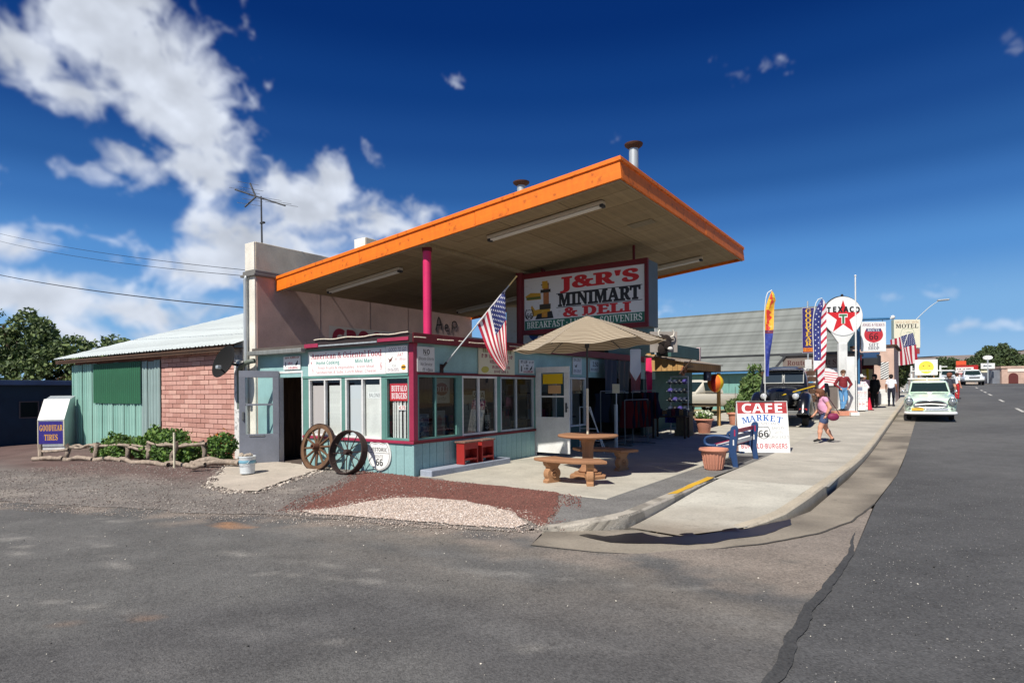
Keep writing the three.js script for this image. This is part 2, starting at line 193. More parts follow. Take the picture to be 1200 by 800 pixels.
// the old faded side lot
{
  const a0 = G3(C(115, 114, 111)), a1 = G3(C(101, 100, 99)), tan = G3(C(144, 136, 125)), och = G3(C(190, 140, 96)), pale = G3(C(150, 148, 144));
  const stains = [[-7.44, -4.36, .36, .13, .7], [-5.34, -1.87, .13, .07, .45], [-4.94, -2.26, .15, .07, .25]]; const edgeX = [[-40, -1], [-24, -1.4], [-16, -2.4], [-12.58, -3.2], [-11.15, -3.66], [-10.06, -4.18], [-8.69, -4.5], [-7.79, -5.0], [-7, -5.3], [-5.75, -5.62], [-4.9, -5.8], [-4, -6.05], [0, -6.1]]; const edgeZ = x => { for (let i = 1; i < edgeX.length; i++) if (x <= edgeX[i][0]) { const [a, b] = edgeX[i - 1], [c, d] = edgeX[i]; return mix(b, d, (x - a) / (c - a)); } return -6; };
  const dust = G3(C(158, 146, 134)), scuff = G3(C(176, 172, 164)); const streaks = [[-11.5, -2.2, -8.4, -2.5, .05], [-8.5, -3.2, -6.2, -2.6, .05], [-6.3, -3.6, -4.4, -4.0, .05], [-5.2, -3.4, -3.3, -4.1, .04], [-9.6, -3.6, -8.8, -3.7, .07], [-4.0, -4.4, -1.6, -5.2, .05], [-7.0, -1.6, -5.2, -2.2, .04], [-3.6, -2.6, -2.2, -3.4, .035], [-9.0, -2.6, -7.6, -2.2, .05]];
  const cf = (x, z) => { let c = mixc(a0, a1, sstep(.38, .62, fbm(x * .45 + z * .1, z * .6, 4, 1 << 20, 20)));
    c = mixc(c, tan, sstep(-3.2, -5.8, z) * sstep(-10, -5, x) * sstep(.3, .62, fbm(x * .8, z * 1.7, 4, 1 << 20, 21)) * .75);
    const w = fbm(x * .5 + 3, z * 2.6 + x * .8, 3, 1 << 20, 23); c = mixc(c, pale, sstep(.64, .76, w) * .2);
    for (const [sx, sz, ra, rb, ks] of stains) { const q = ((x - sx) / ra) ** 2 + ((z - sz) / rb) ** 2 + (fbm(x * 9, z * 9, 3, 1 << 20, 24) - .5) * 1.6; c = mixc(c, och, sstep(1, .3, q) * ks); }
    { const te = z - edgeZ(x), nn = fbm(x * 2.6, z * 2.6, 4, 1 << 20, 27); c = mixc(c, dust, sstep(.62, .2, te * .55 + (nn - .5) * 1.3 + .25) * .85); }
    for (const [x0, z0, x1, z1, w] of streaks) { const dx = x1 - x0, dz = z1 - z0, L2 = dx * dx + dz * dz, tt = cl(((x - x0) * dx + (z - z0) * dz) / L2), dd = Math.hypot(x - x0 - tt * dx, z - z0 - tt * dz); if (dd < w * 2) c = mixc(c, scuff, sstep(w * 2, 0, dd) * sstep(.42, .62, fbm(x * 5, z * 5, 3, 1 << 20, 28)) * .5); }
    return mulc(c, .9 + .2 * fbm(x * 2.3, z * 2.3, 4, 1 << 20, 25)); };
  const poly = [[-40, 20], [-40, -1.2], [-24, -1.6], [-16, -2.6], [-12.58, -3.40], [-11.15, -3.86], [-10.06, -4.38], [-8.69, -4.70], [-7.79, -5.20], [-7.1, -5.40], [-6.68, -5.51], [-5.75, -5.72], [-4.89, -5.91], [-4.21, -6.06], [-3.86, -6.22], [-3.66, -5.62], [-2.91, -5.75], [-2.51, -5.93], [-1.97, -6.48], [-1.51, -7.13], [-1.11, -7.95], [-.86, -8.84], [-.71, -10.4], [-.68, -7.33], [-.73, -6.55], [-.8, -5.05], [-.78, -3.77], [-.76, 0], [-.74, 20]];
  const near = poly.map(p => p.slice());
  const inner = clipCell(near, -14, 2, -10, 6), parts = [sheet(inner, .13, (x, z) => gy(x, z), cf), sheet(clipCell(near, -40, -14, -10, 6), .5, (x, z) => gy(x, z), cf), sheet(clipCell(near, -40, 2, 6, 20), 1, (x, z) => gy(x, z), cf)];
  const lot = struct('side_lot', parts, mLot);
}
// the street
{
  const b0 = G3(C(108, 108, 107)), b1 = G3(C(94, 94, 94)), wear = G3(C(122, 121, 119));
  const cf = (x, z) => { let c = mixc(b0, b1, sstep(.35, .65, fbm(x * .5, z * .22, 4, 1 << 20, 40))); c = mixc(c, wear, .5 * Math.max(Math.exp(-((x - 1.2) ** 2) / .3), Math.exp(-((x - 2.9) ** 2) / .3)) * fbm(x, z * .3, 3, 1 << 20, 41)); return mulc(c, .85 + .3 * fbm(x * 2, z * 2, 3, 1 << 20, 42)); };
  const yy = (x, z) => gy(x, z) - .004;
  const g = [sheet([[-.74, 20], [-.76, 0], [-.78, -3.77], [-.8, -5.05], [-.73, -6.55], [-.68, -7.33], [-.7, -10.44], [-.58, -14], [-.56, -16], [14, -16], [14, 20]], .4, yy, cf), sheet([[-.56, -16], [-.56, -100], [34, -100], [16, -60], [14, -16]], 2, yy, cf)];
  struct('road', g, mRoad);
  // tar seam between lot and street
  const seam = []; const ctr = [[-.8, 2], [-.79, -1], [-.78, -3.77], [-.8, -5.05], [-.74, -6.2], [-.69, -7.2], [-.76, -8.2]]; for (const s of [-1, 1]) { const l = []; ctr.forEach(([x, z], i) => l.push([x + s * [.042, .042, .042, .042, .036, .024, .004][i], z])); if (s > 0) l.reverse(); seam.push(...l); }
  struct('tar_seam', sheet(ragged(seam, .022, .03, 5), .3, (x, z) => gy(x, z) + .006), mat(C(78, 78, 77), { r: .75, map: TX.asphalt, bump: TX.grit, bs: .003 }));
  const mk = []; for (const [z0, z1] of [[-45.4, -48.2], [-54, -57], [-59.2, -61.6], [-63.4, -65.6], [-70, -73], [-36, -39], [-24, -27], [-12, -15]]) mk.push(sheet(rectXZ(3.36, 3.5, z1, z0), 1, (x, z) => gy(x, z) + .006));
  mk.forEach((g, i) => struct('lane_marking', g, pm('lanepaint', 200, 198, 190, { r: .8, map: TX.mottle })));
  struct('edge_marking', sheet(rectXZ(7.4, 7.6, -75, -56), 2, (x, z) => gy(x, z) + .006), matCache.lanepaint);
}
// dirt and fine brown gravel between lot and buildings
const DIRT = [[-40, -1.0], [-24, -1.4], [-16, -2.4], [-12.58, -3.2], [-11.15, -3.66], [-10.06, -4.18], [-8.69, -4.5], [-7.79, -5.0], [-7.0, -5.2], [-5.75, -5.6], [-4.9, -5.8], [-4.0, -6.05], [-3.88, -6.4], [-4.0, -7.2], [-4.6, -8.12], [-7.9, -8.24], [-13.3, -8.24], [-23.2, -8.3], [-30, -20], [-40, -20]];
{
  const d0 = G3(C(152, 146, 139)), d1 = G3(C(126, 118, 112)), red = G3(C(108, 66, 58)), pal = G3(C(186, 176, 164));
  const cf = (x, z) => { let c = mixc(d0, d1, fbm(x * .9, z * .9, 4, 1 << 20, 50)); const k = sstep(-9, -13, x) * sstep(-5.2, -6.4, z + .9 * (fbm(x * .8, z * .8, 3, 1 << 20, 51) - .5) + sstep(-13, -17, x) * -.8); c = mixc(c, red, k * .6); c = mixc(c, pal, sstep(.6, .7, fbm(x * 1.4 + 8, z * 1.6, 4, 1 << 20, 52)) * .5 * (1 - k)); return mulc(c, .75 + .5 * fbm(x * 3, z * 3, 3, 1 << 20, 53)); };
  struct('dirt_ground', [sheet(clipCell(ragged(DIRT, .3, .16, 2), -16, -3, -10, 0), .2, (x, z) => gy(x, z) + .008, cf), sheet(clipCell(DIRT, -40, -16, -20, 0), .6, (x, z) => gy(x, z) + .008, cf)], mat(new THREE.Color(1, 1, 1), { r: 1, vc: 1, map: TX.mottle, bump: TX.grit, bs: .015 }));
}
const CINDER = [[-9.15, -8.1], [-8.01, -8.2], [-7.5, -8.12], [-4.75, -8.12], [-4.15, -7.02], [-3.96, -6.34], [-4.62, -6.65], [-5.11, -6.83], [-5.72, -6.91], [-6.34, -6.85], [-6.84, -6.62], [-7.06, -6.14], [-7.16, -5.68], [-7.51, -5.46], [-7.91, -6.03], [-8.32, -6.96]];
const PALE = [[-7.43, -5.40], [-7.19, -5.70], [-7.08, -6.16], [-6.85, -6.64], [-6.36, -6.87], [-5.74, -6.93], [-5.13, -6.86], [-4.64, -6.68], [-4.16, -6.32], [-4.21, -6.06], [-4.89, -5.91], [-5.75, -5.72], [-6.68, -5.51], [-7.03, -5.36]];
struct('cinder_bed', sheet(ragged(CINDER, .1, .11, 3), .2, (x, z) => gy(x, z) + .016, (x, z) => mulc(G3(C(128, 88, 77)), .75 + .5 * fbm(x * 3, z * 3, 4, 1 << 20, 55))), mat(new THREE.Color(1, 1, 1), { r: 1, vc: 1, map: TX.mottle, bump: TX.grit, bs: .015 }));
struct('gravel_bed', sheet(ragged(PALE, .1, .12, 4), .2, (x, z) => gy(x, z) + .022, (x, z) => mulc(G3(C(200, 184, 170)), .8 + .4 * fbm(x * 3, z * 3, 4, 1 << 20, 56))), mat(new THREE.Color(1, 1, 1), { r: 1, vc: 1, map: TX.mottle, bump: TX.grit, bs: .015 }));
// loose stones, too many to count
const inside = (p, x, z) => { let c = false; for (let i = 0, j = p.length - 1; i < p.length; j = i++) { const a = p[i], b = p[j]; if ((a[1] > z) !== (b[1] > z) && x < (b[0] - a[0]) * (z - a[1]) / (b[1] - a[1]) + a[0]) c = !c; } return c; };
function stones(name, label, cat_, poly, n, r0, r1, cols, lift, cond) { const g = new THREE.IcosahedronGeometry(1, 0); g.scale(1, .62, .8); const m = new THREE.InstancedMesh(g, mat(new THREE.Color(1, 1, 1), { r: .95 }), n); const d = new THREE.Object3D(); let X0 = 1e9, X1 = -1e9, Z0 = 1e9, Z1 = -1e9; for (const [x, z] of poly) { X0 = Math.min(X0, x); X1 = Math.max(X1, x); Z0 = Math.min(Z0, z); Z1 = Math.max(Z1, z); }
  let k = 0; for (let t = 0; t < n * 60 && k < n; t++) { const x = rr(X0, X1), z = rr(Z0, Z1); if (!inside(poly, x, z) || (cond && !cond(x, z))) continue; const s = r0 + (r1 - r0) * rnd() ** 3; d.position.set(x, gy(x, z) + lift + s * .2, z); d.rotation.set(rr(-.5, .5), rr(0, 6.28), rr(-.5, .5)); d.scale.setScalar(s); d.updateMatrix(); m.setMatrixAt(k, d.matrix); const c = cols[Math.floor(rnd() * cols.length)]; m.setColorAt(k, c.clone().multiplyScalar(rr(.7, 1.15))); k++; } m.count = k; m.name = numbered(name); m.castShadow = m.receiveShadow = true; scene.add(m); stuff(m, label, cat_); return m; }
stones('pale_gravel', 'pale pinkish loose gravel patch beside the red cinders', 'gravel', PALE, 14000, .006, .016, [C(214, 198, 184), C(196, 176, 160), C(226, 214, 204), C(176, 160, 150)], .022);
stones('red_cinders', 'dark red crushed cinders in front of the shop corner', 'cinders', CINDER, 15000, .005, .014, [C(132, 84, 75), C(112, 72, 64), C(148, 98, 86)], .016);
stones('brown_gravel', 'brown loose gravel beside the old lot and fence', 'gravel', clipCell(DIRT, -17, -6.3, -8.2, -2), 16000, .006, .018, [C(152, 144, 136), C(128, 120, 113), C(176, 168, 158), C(106, 92, 86)], .01);
stones('road_grit', 'scattered small stones and grit on the asphalt', 'grit', [[-14, -3.2], [-8, -4.8], [-4, -5.8], [-2.6, -5.4], [-.7, -7], [3, -9], [3, -1.2], [-6, -.4]], 900, .003, .011, [C(190, 184, 172), C(90, 88, 86), C(150, 146, 140), C(214, 206, 190), C(60, 58, 56)], .002);

stones('spilled_gravel', 'sparse gravel spilled over the edge of the old asphalt', 'gravel', [[-13.5, -2.6], [-11, -3.2], [-8.6, -4.1], [-6.8, -4.9], [-4.2, -5.6], [-4.0, -6.2], [-5.6, -6.0], [-7.2, -5.9], [-9, -5.2], [-12, -4.2]], 7000, .004, .012, [C(176, 164, 152), C(160, 148, 138), C(206, 194, 182), C(124, 108, 100)], .004, (x, z) => rnd() < .25 + fbm(x * 1.5, z * 1.5, 3, 1 << 20, 19));
stones('road_aggregate', 'pale stone chips showing in the worn street surface', 'stone chips', [[-.6, -1.2], [-.6, -14], [4.5, -14], [7, -9], [4.5, -3], [1.5, -1.2]], 16000, .002, .0065, [C(140, 138, 135), C(120, 119, 117), C(168, 165, 160), C(60, 60, 60)], -.003);
const grow = (p, k) => { const cx = p.reduce((t, q) => t + q[0], 0) / p.length, cz = p.reduce((t, q) => t + q[1], 0) / p.length; return p.map(([x, z]) => { const d = Math.hypot(x - cx, z - cz), f = (d + k) / d; return [cx + (x - cx) * f, cz + (z - cz) * f]; }); };
stones('gravel_spill', 'pale stones strewn around the rim of the gravel patch', 'gravel', grow(PALE, .32), 1800, .005, .016, [C(206, 192, 178), C(186, 168, 154), C(160, 146, 136)], .014, (x, z) => !inside(PALE, x, z) && z > -6.9);
stones('cinder_spill', 'red cinders strewn around the rim of the cinder bed', 'cinders', grow(CINDER, .35), 2200, .005, .015, [C(132, 84, 75), C(112, 72, 64), C(140, 94, 84)], .014, (x, z) => !inside(CINDER, x, z) && !(z < -8.05 && x > -8));
{ const LAND = [[-10.89, -6.02], [-11.97, -6.87], [-12.6, -7.3], [-12.95, -8.22], [-10.34, -8.22], [-10.05, -7.46], [-9.78, -6.71], [-9.46, -6.00], [-9.92, -5.81]]; stones('landing_rubble', 'crumbled concrete and stones along the landing edge', 'rubble', grow(LAND, .22), 1500, .008, .04, [C(190, 178, 164), C(160, 148, 138), C(120, 108, 100), C(206, 196, 182)], .012, (x, z) => z > -8.2 && (!inside(grow(LAND, -.1), x, z) || rnd() < .02)); }
// concrete apron in front of the store, and pieces of the pavement
const slab = (name, poly, top, thick, m, parent) => { const shp = new THREE.Shape(poly.map(p => new THREE.Vector2(p[0], -p[1]))); const g = new THREE.ExtrudeGeometry(shp, { depth: thick, bevelEnabled: true, bevelSize: .006, bevelThickness: .006, bevelSegments: 1 }); g.rotateX(-Math.PI / 2); g.translate(0, top - thick - .006, 0); return struct(name, metric(g), m, parent); };
const apron = new THREE.Group(); apron.name = 'concrete_apron'; apron.userData.kind = 'structure'; scene.add(apron);
{
  const xs = [-13, -9.9, -6.9, -3.93], zs = [-8.1, -12.2, -16.4];
  for (let i = 0; i < 3; i++) for (let j = 0; j < 2; j++) { if (i === 0 || (i === 1 && j === 0)) continue; slab('slab', [[xs[i] + .006, zs[j] - .006], [xs[i + 1] - .006, zs[j] - .006], [xs[i + 1] - .006, zs[j + 1] + .006], [xs[i] + .006, zs[j + 1] + .006]], 0, .14, MT.concrete, apron); }
  slab('slab', [[-7.9, -8.104], [-6.912, -8.104], [-6.912, -12.19], [-7.9, -12.19]], 0, .14, MT.concrete, apron);
  struct('far_slab', sheet(rectXZ(-8.6, -3.206, -33, -16.41), 1, (x, z) => rise(z) - .002), MT.concrete, apron);
}
struct('landing_slab', sheet(ragged([[-10.89, -6.02], [-11.97, -6.87], [-12.6, -7.3], [-12.95, -8.22], [-10.34, -8.22], [-10.05, -7.46], [-9.78, -6.71], [-9.46, -6.00], [-9.92, -5.81]], .1, .13, 9), .3, (x, z) => gy(x, z) + .034), pm('landing', 206, 194, 178, { r: .95, map: TX.concrete, bump: TX.grit, bs: .006 }));
struct('asphalt_strip', sheet([[-3.93, -8.16], [-4.62, -8.1], [-4.1, -7.0], [-3.9, -6.36], [-3.62, -6.75], [-3.28, -7.3], [-3.3, -11], [-3.25, -13], [-3.22, -16.4], [-3.93, -16.4]], .3, (x, z) => -.012 - .06 * sstep(-7.2, -6.3, z), (x, z) => mulc(G3(C(138, 136, 132)), .85 + .3 * fbm(x * 2, z * 2, 4, 1 << 20, 58))), mLot);
// gutter pan
struct('gutter', sheet([[-3.66, -5.62], [-2.91, -5.75], [-2.51, -5.93], [-1.97, -6.48], [-1.51, -7.13], [-1.11, -7.95], [-.86, -8.84], [-.71, -10.44], [-.58, -14], [-.56, -19], [-.56, -80], [-1.3, -80], [-1.3, -13], [-1.36, -10.8], [-1.4, -9.3], [-1.72, -7.75], [-2.3, -6.85], [-3.0, -6.95], [-3.86, -6.26]], .35, (x, z) => rise(z) - .116 + .0 * x, (x, z) => mulc(mixc(G3(C(164, 154, 138)), G3(C(114, 106, 95)), sstep(.42, .66, fbm(x * 1.6 + 4, z * 1.1, 5, 1 << 20, 159)) * .8), .8 + .4 * fbm(x * 2.4, z * .9, 4, 1 << 20, 59))), mat(new THREE.Color(1, 1, 1), { r: .93, vc: 1, map: TX.concrete, bump: TX.grit, bs: .003 }));
// dark joint between gutter and asphalt
{ const e = [[-3.66, -5.62], [-2.91, -5.75], [-2.51, -5.93], [-1.97, -6.48], [-1.51, -7.13], [-1.11, -7.95], [-.86, -8.84], [-.71, -10.4]]; const o = e.map(([x, z], i) => [x + .012, z + .016]).reverse(); struct('gutter_joint', sheet(ragged([...e.map(([x, z]) => [x - .01, z - .01]), ...o], .08, .02, 6), .3, () => -.111), pm('joint', 92, 88, 82, { r: .95, map: TX.asphalt })); }
// kerb ramp
const rampY = (x, z) => mix(-.104, 0, sm(cl((-z - 7.1) / 3.6)));
const mRamp = mat(new THREE.Color(1, 1, 1), { r: .93, vc: 1, map: TX.concrete, bump: TX.grit, bs: .002 });
const dirtyConc = (x, z) => mulc(mixc(G3(C(212, 208, 194)), G3(C(164, 152, 135)), cl(sstep(-8.9, -7.0, z + 1.6 * (fbm(x * 1.3, z * 1.3, 4, 1 << 20, 62) - .5)) * .95)), .9 + .2 * fbm(x * 3, z * 3, 3, 1 << 20, 63));
struct('kerb_ramp', sheet([[-3.08, -6.98], [-2.42, -6.9], [-1.88, -7.74], [-1.69, -9.3], [-1.6, -10.99], [-3.12, -10.99]], .3, rampY, dirtyConc), mRamp);
// the kerb that bounds ramp and pavement
function kerbGeo(pts, w, base) { // pts: [x, z, top]; the road side is on the right hand when walking along
  const P = [], N = pts.length; const rows = pts.map(([x, z, t], i) => { const a = pts[Math.max(0, i - 1)], b = pts[Math.min(N - 1, i + 1)]; let dx = b[0] - a[0], dz = b[1] - a[1]; const L = Math.hypot(dx, dz); dx /= L; dz /= L; const nx = -dz, nz = dx; const bs = base(x, z); return [[x, bs, z], [x - nx * .012, t - .025, z - nz * .012], [x - nx * .035, t, z - nz * .035], [x - nx * w, t, z - nz * w], [x - nx * w, bs, z - nz * w]]; });
  const q = (a, b, c, d) => P.push(...a, ...b, ...c, ...a, ...c, ...d); for (let i = 0; i < N - 1; i++) for (let k = 0; k < 4; k++) q(rows[i][k], rows[i][k + 1], rows[i + 1][k + 1], rows[i + 1][k]); for (const r of [rows[0], rows[N - 1]]) for (let k = 1; k < 4; k++) P.push(...r[0], ...r[k], ...r[k + 1]);
  const g = new THREE.BufferGeometry(); g.setAttribute('position', new THREE.Float32BufferAttribute(P, 3)); g.computeVertexNormals(); return metric(toCreasedNormals(g, .6)); }
const mKerb = pm('kerb', 206, 194, 172, { r: .93, map: TX.concrete, bump: TX.grit, bs: .004 });
{ const L = []; for (const [x, z] of [[-1.88, -7.7], [-1.72, -8.2], [-1.6, -8.7], [-1.54, -9.3], [-1.48, -10], [-1.45, -10.8], [-1.42, -11.6], [-1.38, -12.8], [-1.34, -14.2], [-1.31, -16]]) L.push([x, z, rampY(x, z) + .006]);
  struct('kerb', kerbGeo(L, .16, (x, z) => -.3), mKerb);
  for (let z = -16.006; z > -78; z -= 3.1) { const p = []; for (let k = 0; k <= 4; k++) { const zz = z - k * 3.09 / 4; p.push([-1.31, zz, rise(zz) + .006]); } struct('kerb', kerbGeo(p, .16, (x, zz) => rise(zz) - .3), mKerb); } }
{ const p = [[-3.98, -6.2, -.09], [-3.7, -6.36, -.05], [-3.4, -6.62, 0], [-3.18, -6.9, .03], [-3.11, -7.2, .03], [-3.11, -8.2, .03], [-3.12, -9.4, .03], [-3.14, -10.4, .03], [-3.16, -10.95, .02]]; const k = struct('kerb', kerbGeo(p, .17, () => -.3), pm('kerbOld', 190, 182, 168, { r: .95, map: dataTex(512, 1.6, (u, v) => { const a = fbm(u * 6, v * 6, 5, 6, 301), b = fbm(u * 40, v * 40, 3, 40, 302); return .96 - .55 * sstep(.48, .68, a) * (.5 + b * .6) + .1 * (b - .5); }), bump: TX.grit, bs: .01 }));
  struct('yellow_kerb_paint', sheet(ragged([[-3.16, -8.9], [-3.165, -10.85], [-3.29, -10.85], [-3.26, -8.75]], .12, .02, 7), .2, () => .0345), pm('yelpaint', 226, 178, 48, { r: .8, map: TX.mottle }), k); }
// pavement slabs
const walk = new THREE.Group(); walk.name = 'pavement'; walk.userData.kind = 'structure'; scene.add(walk);
{ const Z = [-11.0, -14.6, -16.4, -18.0, -19.7, -21.4, -23.1, -24.8, -26.5, -28.2, -29.9, -31.6, -33.3, -35, -38.4, -41.8, -45.2, -55, -66, -79]; for (let i = 0; i < Z.length - 1; i++) struct('slab', sheet(i === 0 ? [[-3.2, -11.002], [-1.6, -11.002], [-1.49, -14.588], [-3.2, -14.588]] : rectXZ(-3.2, -1.47, Z[i + 1] + .012, Z[i] - .002), .8, (x, z) => rise(z) + (i % 3 === 1 ? .001 : 0), (x, z) => mulc(G3(C(204, 198, 184)), (.86 + .08 * hash(i, 3)) + .24 * (fbm(x * 1.5, z * 1.5, 4, 1 << 20, 64) - .3))), mRamp, walk); 
  struct('sub_slab', sheet(rectXZ(-3.25, -1.4, -79, -11.1), 2, (x, z) => rise(z) - .02), MT.concreteGrey, walk); }
// wet gutter puddle
struct('puddle', sheet(ragged([[-3.43, -6.30], [-3.37, -6.44], [-3.14, -6.44], [-2.99, -6.69], [-2.85, -6.84], [-2.60, -6.76], [-2.48, -6.86], [-2.42, -7.02], [-2.34, -7.08], [-2.27, -7.06], [-2.07, -7.42], [-1.84, -7.80], [-1.54, -8.59], [-1.47, -8.25], [-1.62, -7.5], [-1.88, -7.08], [-2.0, -6.8], [-2.22, -6.56], [-2.48, -6.46], [-2.75, -6.28], [-2.97, -6.2]], .06, .03, 11), .1, (x, z) => (inside([[-3.08, -6.98], [-2.42, -6.9], [-1.88, -7.74], [-1.56, -9.3], [-1.6, -10.99], [-3.12, -10.99]], x, z) ? rampY(x, z) + .003 : -.116) + .006), pm('wet', 30, 24, 20, { r: .36, phys: 1, bump: TX.fine, bs: .0006 }));

// ================================================================ THE STORE
const ZF = -8.26, XF = -7.96, XM = -12.94;
const onZ = z => g => g.translate(0, 0, z);                        // local face turned to +Z
const onX = x => g => g.rotateY(Math.PI / 2).translate(x, 0, 0);    // local face turned to +X; local x is minus world z
const scribble = (x, x0, x1, y, h, col, asp) => { x.save(); x.strokeStyle = col; x.lineWidth = h * .16; const w = h * .62 / asp; for (let a = x0; a < x1; a += w * 1.25) { if (hash(Math.round(a * 997), Math.round(y * 991)) < .14) continue; x.beginPath(); const k = hash(Math.round(a * 1013), 7); x.moveTo(a, y - h / 2); x.lineTo(a, y + h / 2); if (k > .3) { x.lineTo(a + w * .8, y + h / 2); } if (k > .55) { x.moveTo(a, y - h / 2); x.lineTo(a + w * .8, y - h / 2); x.lineTo(a + w * .8, y + h * .1); } if (k < .5) { x.moveTo(a, y); x.lineTo(a + w * .7, y); } x.stroke(); } x.restore(); };
const shield66 = (x, cx, cy, w, h) => { x.beginPath(); x.moveTo(cx - w * .36, cy - h * .5); x.quadraticCurveTo(cx - w * .2, cy - h * .4, cx, cy - h * .5); x.quadraticCurveTo(cx + w * .2, cy - h * .4, cx + w * .36, cy - h * .5); x.quadraticCurveTo(cx + w * .62, cy - h * .12, cx + w * .46, cy + h * .2); x.quadraticCurveTo(cx + w * .36, cy + h * .42, cx, cy + h * .5); x.quadraticCurveTo(cx - w * .36, cy + h * .42, cx - w * .46, cy + h * .2); x.quadraticCurveTo(cx - w * .62, cy - h * .12, cx - w * .36, cy - h * .5); x.closePath(); };
function windowUnit(T, parent, x0, x1, y0, y1, o = {}) {
  const w = new THREE.Group(); w.name = 'window'; parent.add(w); const f = o.f ?? .045, d = o.d ?? .06, xs = [x0, ...(o.mull ?? []), x1], bars = [rspan(x0, x1, y0, y0 + f, -d, .012, .006), rspan(x0, x1, y1 - f, y1, -d, .012, .006)];
  for (const x of xs) { const a = x === x0 ? 0 : x === x1 ? -f : -f / 2; bars.push(rspan(x + a, x + a + f, y0 + f + .001, y1 - f - .001, -d, .008, .006)); }
  obj('frame', T(cat(bars)), o.m ?? MT.white, w);
  for (let i = 0; i < xs.length - 1; i++) { const a = xs[i] + f * .6, b = xs[i + 1] - f * .6; obj('pane', T(place(new THREE.PlaneGeometry(b - a, y1 - y0 - f * 1.2), (a + b) / 2, (y0 + y1) / 2, -d * .55)), o.glass ?? MT.glass, w); }
  return w;
}
// ---- the tall plastered main building behind the canopy
{
  const b = thing('store_building', 'tall pale plastered store building with stepped parapet behind the canopy', 'building');
  obj('wall', [span(-13.34, XM, -.4, 4.34, ZF, -16.3), span(-17, -13.341, -.4, 4.1, -13.4, -16.3), span(-13.341, XM, -.4, 2.5, -16.301, -20.4)], MT.plaster, b);
  obj('end_wall', rspan(-13.345, -12.955, -.4, 4.33, ZF, ZF + .05, .01), MT.plasterWhite, b);
  obj('parapet', [rspan(-13.33, XM - .005, 4.44, 5.11, ZF + .03, -11.3, .02)], MT.parapet, b);
  obj('parapet', [rspan(-13.36, -12.98, 4.44, 5.3, -11.301, -16.3, .02)], MT.parapet, b);
  obj('parapet_end', rspan(-13.33, -12.955, 4.45, 5.1, ZF + .031, ZF + .06, .008), MT.plasterWhite, b);
  obj('cornice', [rspan(-13.44, -12.86, 4.30, 4.36, ZF + .12, -9.0, .015), rspan(-13.40, -12.89, 4.36, 4.44, ZF + .08, -9.0, .015)], pm('cornice', 122, 120, 116, { r: .9, map: TX.mottle }), b);
  obj('chimney', rspan(-13.9, -13.42, 3.9, 6.05, -12.02, -12.6, .02), MT.parapet, b); obj('chimney_sunlit_face', rspan(-13.89, -13.43, 3.9, 6.04, -12.019, -12.0, .005), MT.plasterWhite, b);  // white skin on the sun side puts the light into the colour
  for (const z of [-10.02, -11.7, -13.2]) obj('expansion_joint', span(XM, XM + .003, 2.6, 4.2, z, z + .008), pm('jnt', 150, 126, 116, { r: .9 }), b);
  const letters = print(3.2, .62, (x, t) => { t('GROCERIES', .5, .5, .78, '#9a2034', 'heavy sans-serif', .95); }, { bg: '#cdbfb4', px: 256, wear: 3 });
  obj('painted_lettering', onX(XM + .006)(place(pane01(3.6, .74), 12.1, 2.95, 0)), letters, b);
  const stroke = p => { const g = tube(p.map(([u, v]) => [XM, 4.02 - v * .56, -(14.35 + u * 1.3)]), .02, 14, 6); g.translate(-XM, 0, 0).scale(.25, 1, 1).translate(XM + .002, 0, 0); return metric(g); };
  for (const p of [[[.08, .9], [.2, .12], [.32, .88]], [[.1, .6], [.32, .52]], [[.42, .72], [.55, .62], [.5, .48], [.42, .6], [.45, .84], [.58, .84]], [[.68, .95], [.72, .3], [.86, .3], [.88, .55], [.72, .62]]]) obj('painted_mark', stroke(p), pm('scrawl', 26, 24, 24, { r: .9 }), b);
  const dp = obj('downspout', [rod([-13.22, .1, ZF + .12], [-13.22, 4.25, ZF + .12], .045, .045, 12), tube([[-13.22, 4.22, ZF + .12], [-13.22, 4.3, ZF + .1], [-13.3, 4.32, ZF + .02]], .04)], MT.galv, b);
  obj('conduit_elbow', [tube([[-13.42, 1.2, ZF + .17], [-13.42, 1.95, ZF + .17], [-13.34, 2.16, ZF + .2], [-12.96, 2.3, ZF + .2], [-12.86, 2.32, ZF + .12]], .055, 24)], pm('conduit', 112, 122, 112, { r: .6, map: TX.mottle }), b);
}
